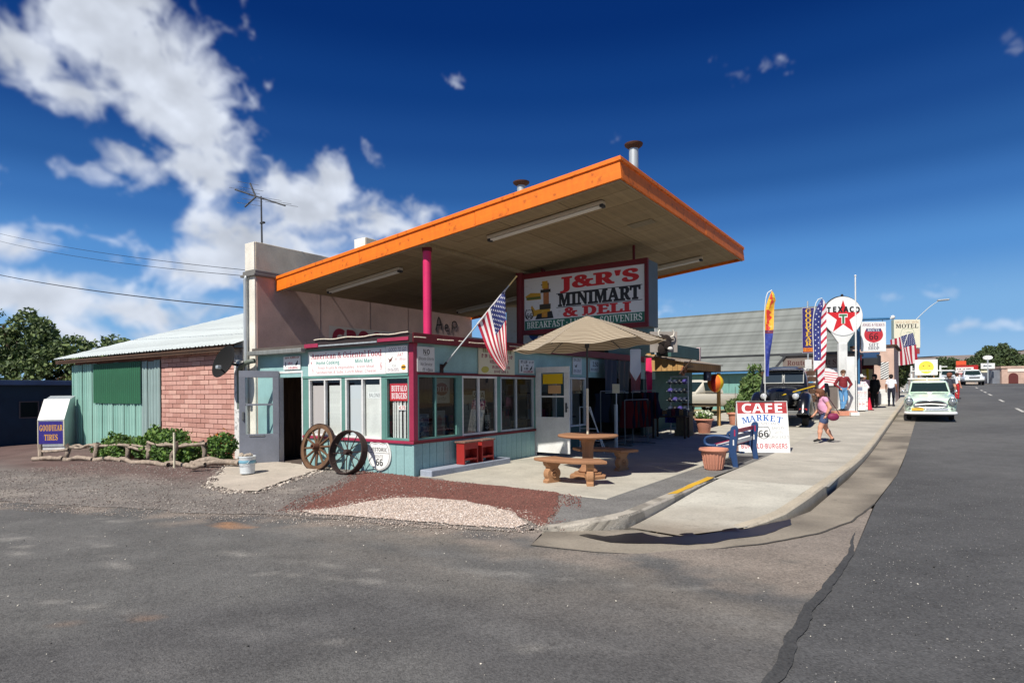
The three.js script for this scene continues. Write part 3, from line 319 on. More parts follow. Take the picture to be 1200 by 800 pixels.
// ---- the glazed front shop
const shop = thing('front_shop', 'single storey teal shop annex with magenta trim and wide windows under the canopy', 'shop');
{
  const b = shop, TZ = onZ(ZF), TXx = onX(XF);
  // planks below the sills
  const plankA = (T, x0, x1, n, m) => { const w = (x1 - x0) / n; for (let i = 0; i < n; i++) obj('plank', T(rspan(x0 + i * w + .004, x0 + (i + 1) * w - .004, -.12, .6, -.02, .004 * (hash(i, n) - .3), .006)), m, b); obj('wall_backing', T(span(x0, x1, -.3, .6, -.1, -.021)), MT.tealDark, b); };
  plankA(TZ, -11.22, -8.0, 15, MT.teal); plankA(TXx, 8.30, 12.46, 21, MT.teal);
  obj('corner_post', rspan(-8.06, XF + .02, .66, 2.5, ZF - .1, ZF + .02, .008), MT.magenta, b);
  obj('corner_board', rspan(-8.0, XF + .012, -.15, .598, ZF - .04, ZF + .012, .006), MT.teal, b);
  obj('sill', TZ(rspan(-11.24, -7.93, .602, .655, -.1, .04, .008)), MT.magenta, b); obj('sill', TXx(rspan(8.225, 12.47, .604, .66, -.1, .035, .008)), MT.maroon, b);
  // wall above the windows
  obj('upper_wall', TZ(span(-12.94, -8.062, 1.92, 2.5, -.1, 0)), MT.teal, b); obj('upper_wall', TXx(span(8.362, 20.3, 1.94, 2.5, -.1, 0)), MT.teal, b);
  obj('door_side_wall', TZ(span(-12.94, -12.13, -.2, 1.918, -.1, 0)), MT.teal, b);
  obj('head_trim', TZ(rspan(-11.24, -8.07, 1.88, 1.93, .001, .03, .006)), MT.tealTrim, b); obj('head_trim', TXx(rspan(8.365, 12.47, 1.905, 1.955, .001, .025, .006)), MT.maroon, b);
  // posts between windows
  for (const [x0, x1] of [[-11.24, -11.05], [-9.98, -9.87], [-8.81, -8.7]]) obj('post', TZ(rspan(x0, x1, .657, 1.918, -.1, .012, .008)), MT.tealTrim, b);
  for (const [x0, x1] of [[9.54, 9.68], [10.9, 11.03], [12.41, 12.48]]) obj('post', TXx(rspan(x0, x1, .662, 1.938, -.1, .012, .008)), MT.tealTrim, b);
  windowUnit(TZ, b, -11.05, -9.98, .657, 1.88, { mull: [-10.52] }); windowUnit(TZ, b, -9.87, -8.81, .657, 1.88, { mull: [-9.36] }); windowUnit(TZ, b, -8.7, -8.062, .657, 1.88, { m: MT.tealTrim });
  windowUnit(TXx, b, 8.362, 9.54, .662, 1.904, { mull: [8.88], m: MT.tealTrim, glass: MT.glassShadeTint }); windowUnit(TXx, b, 9.68, 10.9, .662, 1.904, { mull: [10.25], glass: MT.glassShadeTint }); windowUnit(TXx, b, 11.03, 12.41, .662, 1.904, { mull: [11.67], m: MT.galv, glass: MT.glassShadeTint });
  // roof slab, fascia, gutter
  obj('roof', span(-12.938, -7.82, 2.502, 2.6, -8.12, -20.4), pm('roofing', 96, 88, 82, { r: .95, map: TX.mottle }), b);
  obj('fascia', rspan(-10.9, -7.80, 2.49, 2.66, -8.119, -8.09, .006), pm('fasciaK', 50, 38, 38, { r: .8, map: TX.mottle }), b); obj('fascia', rspan(-7.819, -7.79, 2.49, 2.67, -8.09, -20.4, .006), MT.maroon, b);
  obj('fascia_patch', rspan(-8.72, -7.9, 2.535, 2.6, -8.088, -8.07, .004), MT.magenta, b); obj('fascia_patch', rspan(-10.95, -10.5, 2.52, 2.6, -8.088, -8.07, .004), MT.magenta, b); obj('fascia_strip', rspan(-10.48, -8.74, 2.53, 2.56, -8.088, -8.072, .004), MT.galv, b);
  obj('gutter', [rspan(-12.93, -10.97, 2.43, 2.53, -8.13, -8.0, .02)], pm('gutterM', 150, 152, 148, { r: .6, m: .3, map: TX.streak }), b);
  const rope = []; for (let i = 0; i < 16; i++) { const x = -10.6 + i * .17; rope.push(rod([x, 2.672 + .012 * Math.sin(i * 1.3), -8.06], [x + .165, 2.672 + .012 * Math.sin((i + 1) * 1.3), -8.06], .011, .011, 6)); } for (let i = 0; i < 26; i++) if (hash(i, 4) > .15) rope.push(rod([-7.775, 2.585 + .006 * Math.sin(i), -8.1 - i * .16], [-7.775, 2.585 + .006 * Math.sin(i + 1), -8.1 - i * .16 - .15], .01, .01, 6));
  obj('rope_light', rope, pm('rope', 238, 228, 206, { r: .5 }), b);
  // storefront past the open door; the side wall's darker teal stands in for canopy shade
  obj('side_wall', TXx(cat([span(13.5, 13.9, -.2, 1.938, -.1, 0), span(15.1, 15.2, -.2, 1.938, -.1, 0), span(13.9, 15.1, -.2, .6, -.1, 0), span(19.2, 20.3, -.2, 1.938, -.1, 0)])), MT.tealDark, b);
  windowUnit(TXx, b, 13.905, 15.095, .602, 1.93, { mull: [14.3] });
  // rooms behind the glass
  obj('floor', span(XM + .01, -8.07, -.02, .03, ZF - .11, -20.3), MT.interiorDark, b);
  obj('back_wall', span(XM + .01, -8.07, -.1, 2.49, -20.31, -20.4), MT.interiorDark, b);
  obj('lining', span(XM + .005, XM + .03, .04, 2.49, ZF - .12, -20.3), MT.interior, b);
  for (const [x, z, w, d, h] of [[-9.6, -9.9, 1.6, .5, 1.2], [-9.6, -11.6, 1.6, .5, 1.3], [-10.8, -13.8, .5, 2.2, 1.5], [-12.4, -11, .5, 3, 1.8], [-9.4, -15.5, .5, 2.4, 1.5]]) { const s = obj('shelf_unit', [span(x - w / 2, x + w / 2, .04, .12, z - d / 2, z + d / 2), span(x - w / 2, x + w / 2, h / 2, h / 2 + .03, z - d / 2, z + d / 2), span(x - w / 2, x + w / 2, h, h + .03, z - d / 2, z + d / 2), span(x - .02, x + .02, .121, h, z - d / 2, z + d / 2)], MT.woodDark, b);
    const goods = []; const L = Math.max(w, d); for (let k = 0; k < L / .16; k++) for (const y of [.121, h / 2 + .031]) { const t = -L / 2 + .1 + k * .16, hh = rr(.12, .3); goods.push(tint(box(.1, hh, .1, x + (w > d ? t : 0), y + hh / 2, z + (w > d ? (rnd() - .5) * d * .4 : t)), C(rr(60, 220), rr(40, 160), rr(40, 140)))); } obj('goods', goods, mat(new THREE.Color(1, 1, 1), { vc: 1 }), s); }
  // grey front door, swung open
  const door = new THREE.Group(); door.name = 'door'; b.add(door); door.position.set(-12.08, .03, ZF + .03); door.rotation.y = Math.PI - Math.atan2(.64, -.42) * -1 - Math.PI; door.rotation.y = Math.atan2(-.66, -.44);
  const dw = .82, dh = 2.04, mD = paint('doorgrey', 132, 136, 146, .5);
  obj('leaf', [rspan(0, dw, 0, .64, -.022, .022, .006), rspan(0, .13, .641, dh - .15, -.022, .022, .006), rspan(dw - .13, dw, .641, dh - .15, -.022, .022, .006), rspan(0, dw, dh - .149, dh, -.022, .022, .006), rspan(.131, dw - .131, 1.27, 1.31, -.014, .014, .004)], mD, door);
  for (const [a, c] of [[.645, 1.27], [1.31, dh - .15]]) obj('pane', place(new THREE.PlaneGeometry(dw - .26, c - a), dw / 2, (a + c) / 2, 0), MT.glass, door);
  obj('handle', [rspan(dw - .1, dw - .06, .95, 1.14, -.06, -.024, .008), rspan(dw - .1, dw - .06, .95, 1.14, .024, .06, .008)], MT.dullsteel, door); obj('kick_plate', rspan(.3, .62, .585, .62, -.035, -.024, .003), MT.chrome, door);
  obj('door_frame', [rspan(-12.13, -12.09, .0, 2.05, ZF - .1, ZF + .015, .006), rspan(-11.28, -11.241, -.1, 2.05, ZF - .1, ZF + .02, .006), rspan(-12.09, -11.28, 2.01, 2.06, ZF - .1, ZF + .015, .006)], MT.white, b);
  // white screen door, swung out across the apron
  const d2 = new THREE.Group(); d2.name = 'door'; b.add(d2); d2.position.set(XF + .02, .09, -12.5); d2.rotation.y = -.03; d2.userData.label = 'white door swung open with yellow notices in its upper pane';
  const w2 = .95, h2 = 2.06; obj('leaf', [rspan(0, w2, 0, .86, -.02, .02, .006), rspan(0, .15, .861, h2 - .14, -.02, .02, .006), rspan(w2 - .15, w2, .861, h2 - .14, -.02, .02, .006), rspan(0, w2, h2 - .139, h2, -.02, .02, .006), rspan(.151, w2 - .151, 1.33, 1.37, -.015, .015, .004)], MT.white, d2);
  obj('pane', place(new THREE.PlaneGeometry(w2 - .3, .47), w2 / 2, 1.1, 0), MT.glassShadeTint, d2); obj('pane', place(new THREE.PlaneGeometry(w2 - .3, .55), w2 / 2, 1.645, 0), MT.glassShadeTint, d2);
  obj('notice', place(pane01(.56, .24), w2 / 2 + .01, 1.77, .012), pm('notice', 232, 190, 20, { r: .7 }), d2); obj('notice', place(pane01(.36, .2), w2 / 2 + .06, 1.52, .012), pm('notice2', 206, 160, 110, { r: .7 }), d2);
  obj('handle', [rspan(w2 - .1, w2 - .06, .98, 1.2, .02, .05, .01), rod([w2 - .08, 1.09, .05], [w2 - .02, 1.09, .05], .012)], MT.darkgrey, d2);
  // stucco column of the doorway trim
  obj('doorway_trim', TXx(cat([rspan(12.482, 12.52, -.1, 1.935, -.1, .012, .006), rspan(13.46, 13.499, -.1, 1.935, -.1, .012, .006)])), MT.white, b);
}
// ---- blinds and paper behind the left windows
{
  const mk = (x0, x1, n, z, m, label, o = {}) => { const g = thing('window_blind', label, 'blind', [0, 0, z]); const w = (x1 - x0) / n; for (let i = 0; i < n; i++) obj('slat', box(w * (o.k ?? .985), 1.05 - (o.cut ?? 0), .006, x0 + (i + .5) * w + (o.j ? .03 * (hash(i, 2) - .5) : 0), 1.2 - (o.cut ?? 0) / 2, .012 * (i % 2), 0, o.j ? .5 * (hash(i, 9) - .5) : .4, 0), m, g); return g; };
  mk(-11.0, -10.56, 6, ZF - .085, pm('paperG', 200, 190, 188, { r: .9 }), 'grey white vertical blind behind the pane beside the shop doorway', {}); mk(-10.46, -10.03, 7, ZF - .085, MT.white, 'white pleated blind in the pane right of the grey blind');
  mk(-9.8, -9.4, 6, ZF - .085, pm('paperG2', 206, 210, 214, { r: .9 }), 'pale grey blind in the pane over the iron wheel'); 
  const wp = thing('window_paper', 'white paper panel with faint lettering behind the middle window', 'paper', [0, 0, ZF - .085]); obj('sheet', box(.5, 1.06, .006, -9.09, 1.2, 0), MT.white, wp); obj('printed_face', place(pane01(.42, .12), -9.07, 1.52, .006), print(.42, .12, (x, t) => t('BALONIES', .5, .5, .62, '#333', 'sans-serif', .9), { bg: '#f0f0ee', px: 96 }), wp);
  mk(-8.62, -8.2, 9, ZF - .11, MT.white, 'narrow white vertical blind with gaps in the corner window', { k: .62, j: 1 });
  const rs = thing('window_notice', 'red and white lettered burger notice in the corner window', 'notice', [0, 0, ZF - .075]); obj('sheet', place(pane01(.48, .34), -8.42, 1.58, 0), print(.48, .34, (x, t) => { t('BUFFALO', .52, .3, .34, '#fff', 'bold serif', .86); t('BURGERS', .52, .72, .34, '#fff', 'bold serif', .86); }, { bg: '#c8202c', px: 160 }), rs); obj('price_slip', place(pane01(.2, .09), -8.33, 1.28, 0), print(.2, .09, (x, t) => t('4.75', .5, .5, .7, '#c8202c', 'bold sans-serif'), { px: 64 }), rs);
}
// ---- signs on the shop
flatSign('food_sign', 'long white food sign with crimson heading above the front windows', 2.38, .52, [-9.84, 2.19, ZF + .02], 0, print(2.38, .52, (x, t, a) => { t('American & Oriental Food', .5, .2, .235, '#a8203c', 'bold serif', .92); t('Home Cooking', .27, .48, .15, '#2f8a80', 'bold sans-serif', .32); t('Mini Mart', .74, .47, .15, '#2f8a80', 'bold sans-serif', .22); t('Fresh Fruits & Vegetables · Fresh Meat', .5, .69, .105, '#b04a58', 'sans-serif', .74); t('Sandwiches & Subs  Lunch Meat  Cheese', .5, .87, .105, '#b04a58', 'sans-serif', .78); x.fillStyle = '#b04a58'; x.fillRect(.035, .42, .012, .09); t('§', .06, .78, .2, '#c9a0a4', 'serif'); t('Z', .945, .38, .14, '#c9a0a4', 'serif'); t('§', .95, .7, .22, '#c06a70', 'serif'); }, { px: 420 }));
flatSign('takeaway_sign', 'square white takeaway sign with chicken and burger drawings by the corner post', .57, .52, [-8.36, 2.2, ZF + .02], 0, print(.57, .52, (x, t, a) => { t('GOOD TO GO', .52, .13, .14, '#6a4a5a', 'italic sans-serif', .84); t('EAT', .66, .34, .13, '#b03040', 'italic sans-serif'); scribble(x, .42, .94, .5, .08, '#b98a92', a); t('FOR', .36, .74, .09, '#888', 'italic sans-serif'); scribble(x, .08, .6, .88, .1, '#8a7a84', a); x.fillStyle = '#6a3424'; x.beginPath(); x.moveTo(.08, .42); x.lineTo(.17, .5); x.lineTo(.33, .38); x.lineTo(.25, .56); x.lineTo(.12, .62); x.lineTo(.15, .54); x.fill(); x.fillStyle = '#d8a42a'; x.beginPath(); x.ellipse(.82, .8, .11, .1, 0, 0, 7); x.fill(); x.fillStyle = '#3a2418'; x.fillRect(.73, .77, .19, .05); }, { px: 200 }));
flatSign('notice_sign', 'small white notice with red band and dark marks over the shop doorway', .6, .29, [-11.6, 2.235, ZF + .02], 0, print(.6, .29, (x, t, a) => { scribble(x, .06, .92, .1, .12, '#9a3030', a); x.fillStyle = '#556'; x.fillRect(.1, .42, .06, .36); x.fillStyle = '#1c1c1c'; x.beginPath(); x.moveTo(.72, .6); x.lineTo(.88, .3); x.lineTo(.86, .62); x.lineTo(.74, .75); x.fill(); scribble(x, .28, .62, .52, .16, '#c05a6a', a); scribble(x, .2, .88, .88, .14, '#b04a58', a); }, { px: 200 }));
flatSign('rules_sign', 'grey white NO sign with black lettering beside the corner post', .48, .48, [XF + .02, 2.2, -8.58], Math.PI / 2, print(.48, .48, (x, t, a) => { t('NO', .52, .2, .2, '#141414', 'bold sans-serif'); x.fillStyle = '#141414'; x.fillRect(.36, .33, .3, .015); t('Shoes-Shirts', .5, .48, .12, '#141414', 'italic sans-serif', .9); t('No Service', .5, .7, .12, '#141414', 'italic sans-serif', .7); scribble(x, .14, .86, .92, .1, '#141414', a); }, { bg: '#d6d8d4', px: 200 }));
flatSign('menu_sign', 'large yellowed menu board with faded red lettering behind the flag', 1.36, .6, [XF + .02, 2.25, -10.89], Math.PI / 2, print(1.36, .6, (x, t, a) => { scribble(x, .06, .9, .12, .15, '#6b6a2e', a); scribble(x, .08, .92, .34, .12, '#8a3a44', a); scribble(x, .3, .8, .54, .12, '#8a3a44', a); scribble(x, .36, .84, .74, .1, '#a85a60', a); scribble(x, .38, .8, .9, .1, '#8a4a50', a); x.fillStyle = '#b9b04a'; x.beginPath(); x.ellipse(.16, .84, .1, .12, .3, 0, 7); x.fill(); }, { bg: '#d9d4b8', px: 256 }), { edge: MT.cream });
flatSign('dining_sign', 'small grey white dining notice left of the white door', .64, .32, [XF + .02, 2.155, -12.08], Math.PI / 2, print(.64, .32, (x, t, a) => { scribble(x, .1, .94, .16, .16, '#2a2a2a', a); scribble(x, .26, .6, .42, .12, '#2a2a2a', a); scribble(x, .26, .56, .66, .14, '#2a2a2a', a); scribble(x, .28, .94, .88, .14, '#a04450', a); x.fillStyle = '#161616'; x.fillRect(.1, .46, .07, .42); x.beginPath(); x.moveTo(.68, .7); x.lineTo(.88, .38); x.lineTo(.84, .66); x.lineTo(.7, .8); x.fill(); }, { bg: '#cfd2d4', px: 200 }));
// paper posters inside the right windows
const poster = (label, w, h, z, y, draw, bg, dx = -.16) => flatSign('window_poster', label, w, h, [XF + dx, y, z], Math.PI / 2, print(w, h, draw, { bg, px: 160 }), { t: .006, cat: 'poster' });
poster('cola poster with red emblem high in the second window pane', .52, .5, -9.22, 1.6, (x, t, a) => { x.fillStyle = '#7a1a22'; x.beginPath(); x.ellipse(.52, .44, .38, .26, 0, 0, 7); x.fill(); t('DELI', .52, .44, .22, '#d8d0c8', 'bold serif'); scribble(x, .3, .75, .82, .12, '#666', a); }, '#bfc2bc');
poster('blue landscape poster low in the first window pane', .5, .44, -8.6, .93, (x) => { for (let i = 0; i < 60; i++) { x.fillStyle = ['#3c5a86', '#8aa4c0', '#24344e', '#b4c2cc'][i % 4]; x.fillRect(hash(i, 1), hash(i, 2), .16, .1); } }, '#5a7496');
poster('pale portrait poster low in the second window pane', .36, .5, -9.15, .95, (x) => { x.fillStyle = '#9a7a72'; x.beginPath(); x.ellipse(.5, .42, .22, .26, 0, 0, 7); x.fill(); x.fillStyle = '#86646a'; x.fillRect(.2, .66, .6, .3); }, '#a8a49c');
poster('tall grey poster leaning in the middle window', .5, .8, -10.02, 1.1, (x, t, a) => { t('1', .6, .3, .2, '#333', 'bold sans-serif'); for (const y of [.5, .62, .74, .86]) scribble(x, .14, .86, y, .05, '#555', a); }, '#8f9690');
poster('white notice with bold dark headings in the middle window', .42, .9, -10.45, 1.14, (x, t, a) => { t('SHA', .5, .1, .13, '#222', 'bold sans-serif', .9); x.fillStyle = '#2a3c86'; x.fillRect(0, .2, 1, .16); t('IRA', .5, .28, .12, '#fff', 'bold sans-serif', .8); for (const y of [.45, .55, .65, .75]) scribble(x, .1, .9, y, .05, '#444', a); x.fillStyle = '#222'; x.beginPath(); x.ellipse(.3, .9, .14, .06, 0, 0, 7); x.fill(); }, '#d6d9d4');
poster('little white shield poster with black numerals in the middle window', .28, .4, -10.74, .9, (x, t) => { shield66(x, .5, .5, .8, .9); x.fillStyle = '#dcdcd8'; x.fill(); x.lineWidth = .04; x.strokeStyle = '#222'; x.stroke(); t('66', .5, .6, .34, '#222', 'bold sans-serif'); }, '#5a5f5c');
poster('dim red ATM poster in the window beside the white door', .6, .5, -11.34, .98, (x, t, a) => { t('ATM', .5, .4, .4, '#7a2430', 'bold sans-serif', .9); scribble(x, .1, .9, .82, .14, '#7a2430', a); }, '#4c4440');
poster('yellow ochre card along the bottom of the last window', .7, .18, -12.02, .8, (x, t, a) => scribble(x, .1, .9, .5, .3, '#5a4420', a), '#8a6a2c');
// ---- canopy
{
  const A = Math.atan2(.88, 8.96), c = thing('station_canopy', 'broad upward sloping station canopy with bright orange fascia and pink columns', 'canopy', [XM, 4.34, -8.74]);
  const roof = new THREE.Group(); roof.name = 'roof'; c.add(roof); roof.rotation.z = A; const L = 9.0, W = 7.5;
  obj('roof_deck', span(.1, L - .06, -.1, -.03, -.06, -W + .06), pm('deck', 150, 146, 140, { r: .9, map: TX.mottle }), roof);
  for (const [xa, xb] of [[0, 2.96], [2.966, 6.1], [6.106, L]]) obj('fascia_board', rspan(xa, xb, -.34 + .006 * hash(Math.round(xa), 3), -.045, -.035, .004 * hash(Math.round(xa), 7), .006), MT.orange, roof); for (const [za, zb] of [[-.036, -4.3], [-4.305, -W]]) obj('fascia_board', rspan(L - .034, L + .001 + .005 * (za < -1), -.34, -.045, za, zb, .006), MT.orange, roof); obj('fascia_board', rspan(0, L - .036, -.34, -.045, -W + .001, -W + .035, .008), MT.orange, roof);
  obj('drip_edge', [rspan(0, L + .03, -.06, .012, -.02, .03, .01)], MT.orange, roof); obj('drip_edge', [rspan(L - .02, L + .03, -.06, .012, -.021, -W - .02, .01)], MT.orange, roof);
  obj('trim_strip', [rspan(.1, L - .04, -.36, -.335, -.06, -.036, .004), rspan(L - .06, L - .036, -.36, -.335, -.061, -W + .04, .004)], MT.soffit, roof);
  // soffit panels
  const nx = 7, nz = 12, pw = (L - .1) / nx, pd = (W - .1) / nz, tones = [0, 1, 2, 3, 4].map(i => pm('soffit' + i, 174 - i * 4, 157 - i * 4, 126 - i * 4, { r: .9, map: TX.streak })); const pg = rbox(pw - .012, .02, pd - .012, .004);
  for (let i = 0; i < nx; i++) for (let j = 0; j < nz; j++) { const o = obj('soffit_panel', pg, tones[Math.floor(hash(i, j, 5) * 5)], roof); o.position.set(.05 + (i + .5) * pw, -.262 + .004 * (hash(i, j, 8) - .5), -.05 - (j + .5) * pd); }
  obj('soffit_backing', span(.05, L - .05, -.245, -.235, -.05, -W + .05), MT.black, roof);
  obj('beam', rspan(4.6, 4.72, -.34, -.274, -.08, -W + .1, .008), MT.soffit, roof);
  obj('drain_cover', box(.5, .012, .3, L - .75, -.28, -2.6), pm('vent', 150, 140, 116, { r: .7, map: TX.streak }), roof);
  for (const [z, m, top] of [[-.3, MT.hotpink, .13], [-3.63, MT.maroon, .13]]) { const col = obj('column', rod([-8.31 - XM, 2.6 - 4.34, z], [-8.31 - XM, top - .01, z], .085, .085, 20), m, c); obj('column_cap', rod([-8.31 - XM, .045, z], [-8.31 - XM, .125, z], .1, .1, 20), MT.maroon, col); }
  obj('column', rod([-8.31 - XM, 2.6 - 4.34, -7.0], [-8.31 - XM, .12, -7.0], .085, .085, 20), MT.maroon, c);
  // tube lights slung under the soffit
  const lamp = (x, z, label) => { const g = thing('tube_light', label, 'light fixture', [x, 4.34 - .288 / Math.cos(A) + (x - XM) * Math.tan(A), z], 0, 'tube lights under the canopy'); g.rotation.z = A; obj('housing', [rspan(-1.25, 1.25, -.06, 0, -.07, .07, .01)], pm('lampH', 206, 198, 182, { r: .6 }), g); for (const s of [-1, 1]) obj('tube', rod([-1.18, -.085, s * .035], [1.18, -.085, s * .035], .02, .02, 10), pm('lampT', 236, 234, 226, { r: .3 }), g); for (const q of [-1.22, 1.22]) obj('end_cap', rspan(q - .03, q + .03, -.11, -.06, -.06, .06, .006), MT.darkgrey, g); return g; };
  lamp(-11.0, -9.75, 'dusty tube light under the canopy beside the plastered wall'); lamp(-5.9, -9.55, 'tube light under the raised outer edge of the canopy above the umbrella'); lamp(-5.9, -15.0, 'tube light under the canopy behind the hanging shop sign'); lamp(-11.0, -14.7, 'dim tube light at the back of the canopy near scrawled black letters');
  // vents on the roof
  const vent = (x, z, h, label, r = .085) => { const y0 = 4.34 + (x - XM) * .098 - .06; const g = thing('roof_vent', label, 'vent pipe', [x, y0, z]); obj('pipe', rod([0, 0, 0], [0, h, 0], r, r, 18), MT.galv, g); obj('cap', lathe([[r * .7, h - .02], [r * 1.9, h + .06], [r * 2, h + .09], [0, h + .13]], 20), MT.rust, g); };
  vent(-4.5, -10.5, .92, 'grey vent pipe with rusty cap near the outer canopy corner'); vent(-8.0, -12, 1.68, 'vent pipe with rusty cap halfway along the canopy roof', .1);
}
// ---- hanging shop sign
{
  const s = thing('shop_sign', 'large boxed hanging shop sign with red and black lettering under the canopy', 'sign', [-6.65, 3.68, -12.68]);
  obj('cabinet', rspan(-1.62, 1.64, -.72, .72, -.3, .29, .012), pm('signbox', 92, 106, 112, { r: .6, map: TX.mottle }), s);
  obj('frame', [rspan(-1.64, 1.66, .62, .74, .27, .34, .01), rspan(-1.64, 1.66, -.74, -.63, .27, .34, .01), rspan(-1.64, -1.54, -.629, .619, .27, .34, .01), rspan(1.58, 1.66, -.629, .619, .27, .34, .01)], MT.maroon, s);
  const f = print(3.12, 1.25, (x, t, a) => {
    t("J&R'S", .65, .165, .215, '#c4232b', 'heavy serif', .62); x.fillStyle = '#20202a'; x.fillRect(.29, .345, .69, .012); x.fillRect(.29, .605, .69, .012); t('MINIMART', .635, .475, .235, '#1c1c22', 'heavy serif', .66); t('& DELI', .62, .715, .165, '#c4232b', 'heavy serif', .55); x.fillStyle = '#1e6b58'; x.fillRect(.005, .82, .99, .175); t('BREAKFAST · LUNCH · SOUVENIRS', .5, .905, .13, '#e6e8e2', 'bold serif', .96);
    // a yellow patchwork vehicle with a tower on it
    x.fillStyle = '#c99a2a'; x.beginPath(); x.moveTo(.01, .34); x.lineTo(.06, .28); x.lineTo(.15, .3); x.lineTo(.155, .42); x.lineTo(.03, .42); x.fill(); x.fillStyle = '#5a6a2e'; x.fillRect(.02, .36, .13, .05); x.fillStyle = '#a8683a'; x.fillRect(.175, .12, .05, .5); x.fillStyle = '#2c2a24'; x.fillRect(.15, .24, .09, .06); x.fillRect(.155, .14, .07, .02); x.fillStyle = '#c99a2a'; x.fillRect(.165, .08, .05, .14); x.beginPath(); x.moveTo(.07, .52); x.lineTo(.1, .62); x.lineTo(.23, .58); x.lineTo(.24, .7); x.lineTo(.08, .74); x.lineTo(.06, .56); x.fill(); x.fillStyle = '#3a3020'; x.fillRect(.14, .52, .1, .1); x.fillStyle = '#1c1c20'; x.beginPath(); x.moveTo(.1, .8); x.lineTo(.12, .7); x.lineTo(.25, .66); x.lineTo(.265, .8); x.fill(); x.fillStyle = '#c4872a'; x.fillRect(.16, .67, .05, .1);
    shield66(x, .045, .7, .07, .2); x.strokeStyle = '#222'; x.lineWidth = .008; x.stroke(); t('66', .045, .725, .1, '#222', 'bold sans-serif');
  }, { bg: '#d9dadd', px: 512 });
  obj('printed_face', place(pane01(3.12, 1.25), .02, -.005, .296), f, s);
  obj('hanger', [rod([-1.2, .73, 0], [-1.2, .95, 0], .03), rod([1.2, .73, 0], [1.2, 1.16, 0], .03), rod([-1.2, .73, -.1], [-1.2, .95, -.1], .02)], MT.maroon, s);
}
// white panel with blue oval on the shop roof, behind the flag
{ const s = thing('roof_panel', 'white panel with blue oval standing on the annex roof behind the flag', 'sign', [-10.6, 2.6, -15.9], .55); board(s, 'board', 1.0, 1.5, .04, MT.white, print(1, 1.5, (x) => { x.fillStyle = '#2c58a0'; x.beginPath(); x.ellipse(.86, .4, .2, .3, 0, 0, 7); x.fill(); }, { px: 128 })).position.set(0, .86, 0); obj('prop', [rod([-.4, 0, -.4], [-.4, 1.2, -.03], .025), rod([.4, 0, -.4], [.4, 1.2, -.03], .025), span(-.45, .45, 0, .1, -.02, .02)], MT.galv, s);
  const t = thing('vent_hood', 'white sheet metal hood on the annex roof left of the flag', 'vent', [-10.9, 2.6, -13.6]); obj('hood', [rspan(-.3, .3, .18, .5, -.3, .3, .03)], MT.white, t); obj('neck', rspan(-.22, .22, 0, .179, -.22, .22, .02), MT.galv, t); }
{ const r = thing('rear_shed', 'pale block shed rising behind the canopy and annex roof', 'building'); obj('wall', span(-12.93, -10.9, -.1, 3.9, -17.2, -20.2), MT.plasterWhite, r); obj('parapet', rspan(-12.95, -10.86, 3.9, 4.0, -17.14, -20.3, .01), MT.parapet, r); }
// TV aerial and dish
{ const a = thing('tv_aerial', 'spiky television aerial on a dark mast above the parapet corner', 'aerial', [-13.1, 5.1, -8.5]); const M = MT.darkgrey; obj('mast', rod([0, 0, 0], [-.02, 1.16, 0], .022, .018, 8), M, a); obj('bracket', rspan(-.04, .1, .5, .54, -.03, .03, .005), M, a);
  const tip = V(-.03, 1.12, 0), R_ = V(.822, 0, -.569), U = V(0, 1, 0), F_ = V(-.569, 0, -.822); const P = (r, u, f = 0) => tip.clone().addScaledVector(R_, r).addScaledVector(U, u).addScaledVector(F_, f).toArray();
  obj('boom', [rod(P(-.66, .24, .1), P(.62, -.22, -.1), .018, .018, 8)], M, a); obj('boom', [rod(P(-.12, .03, 0), P(-.34, .42, .2), .02, .02, 8)], M, a); obj('boom', [rod(P(-.12, .03, 0), P(-.34, -.24, -.1), .02, .02, 8)], M, a);
  for (const [r, u, l] of [[-.5, .2, .3], [-.3, .13, .34], [.1, -.02, .5], [.3, -.1, .55], [.5, -.17, .5], [-.3, .34, .3], [-.22, .2, .35], [-.28, -.16, .35], [-.2, -.06, .3]]) obj('element', rod(P(r - l * .5, u - l * .06, -l * .75), P(r + l * .5, u + l * .14, l * .75), .005, .005, 5), MT.steel, a); }
{ const d = thing('satellite_dish', 'dark satellite dish on the white pier beside the brick wall', 'satellite dish', [-13.5, 2.26, -8.1]); const g = lathe([[0, 0], [.12, .015], [.24, .06], [.31, .11], [.30, .115], [.23, .066], [.11, .022], [0, .008]], 28); obj('dish', place(g.scale(1.3, 1.3, 1.3), .14, 0, .3, 1.2, .6, 0), pm('dish', 14, 14, 14, { r: .95 }), d); obj('arm', [rod([.2, -.22, .42], [.42, -.1, .7], .014), rod([0, -.02, 0], [.1, 0, .22], .03)], MT.darkgrey, d); obj('receiver', rspan(.38, .48, -.14, -.06, .66, .76, .02), MT.galv, d); obj('wall_plate', rspan(-.08, .08, -.1, .1, -.05, 0, .01), MT.galv, d); }

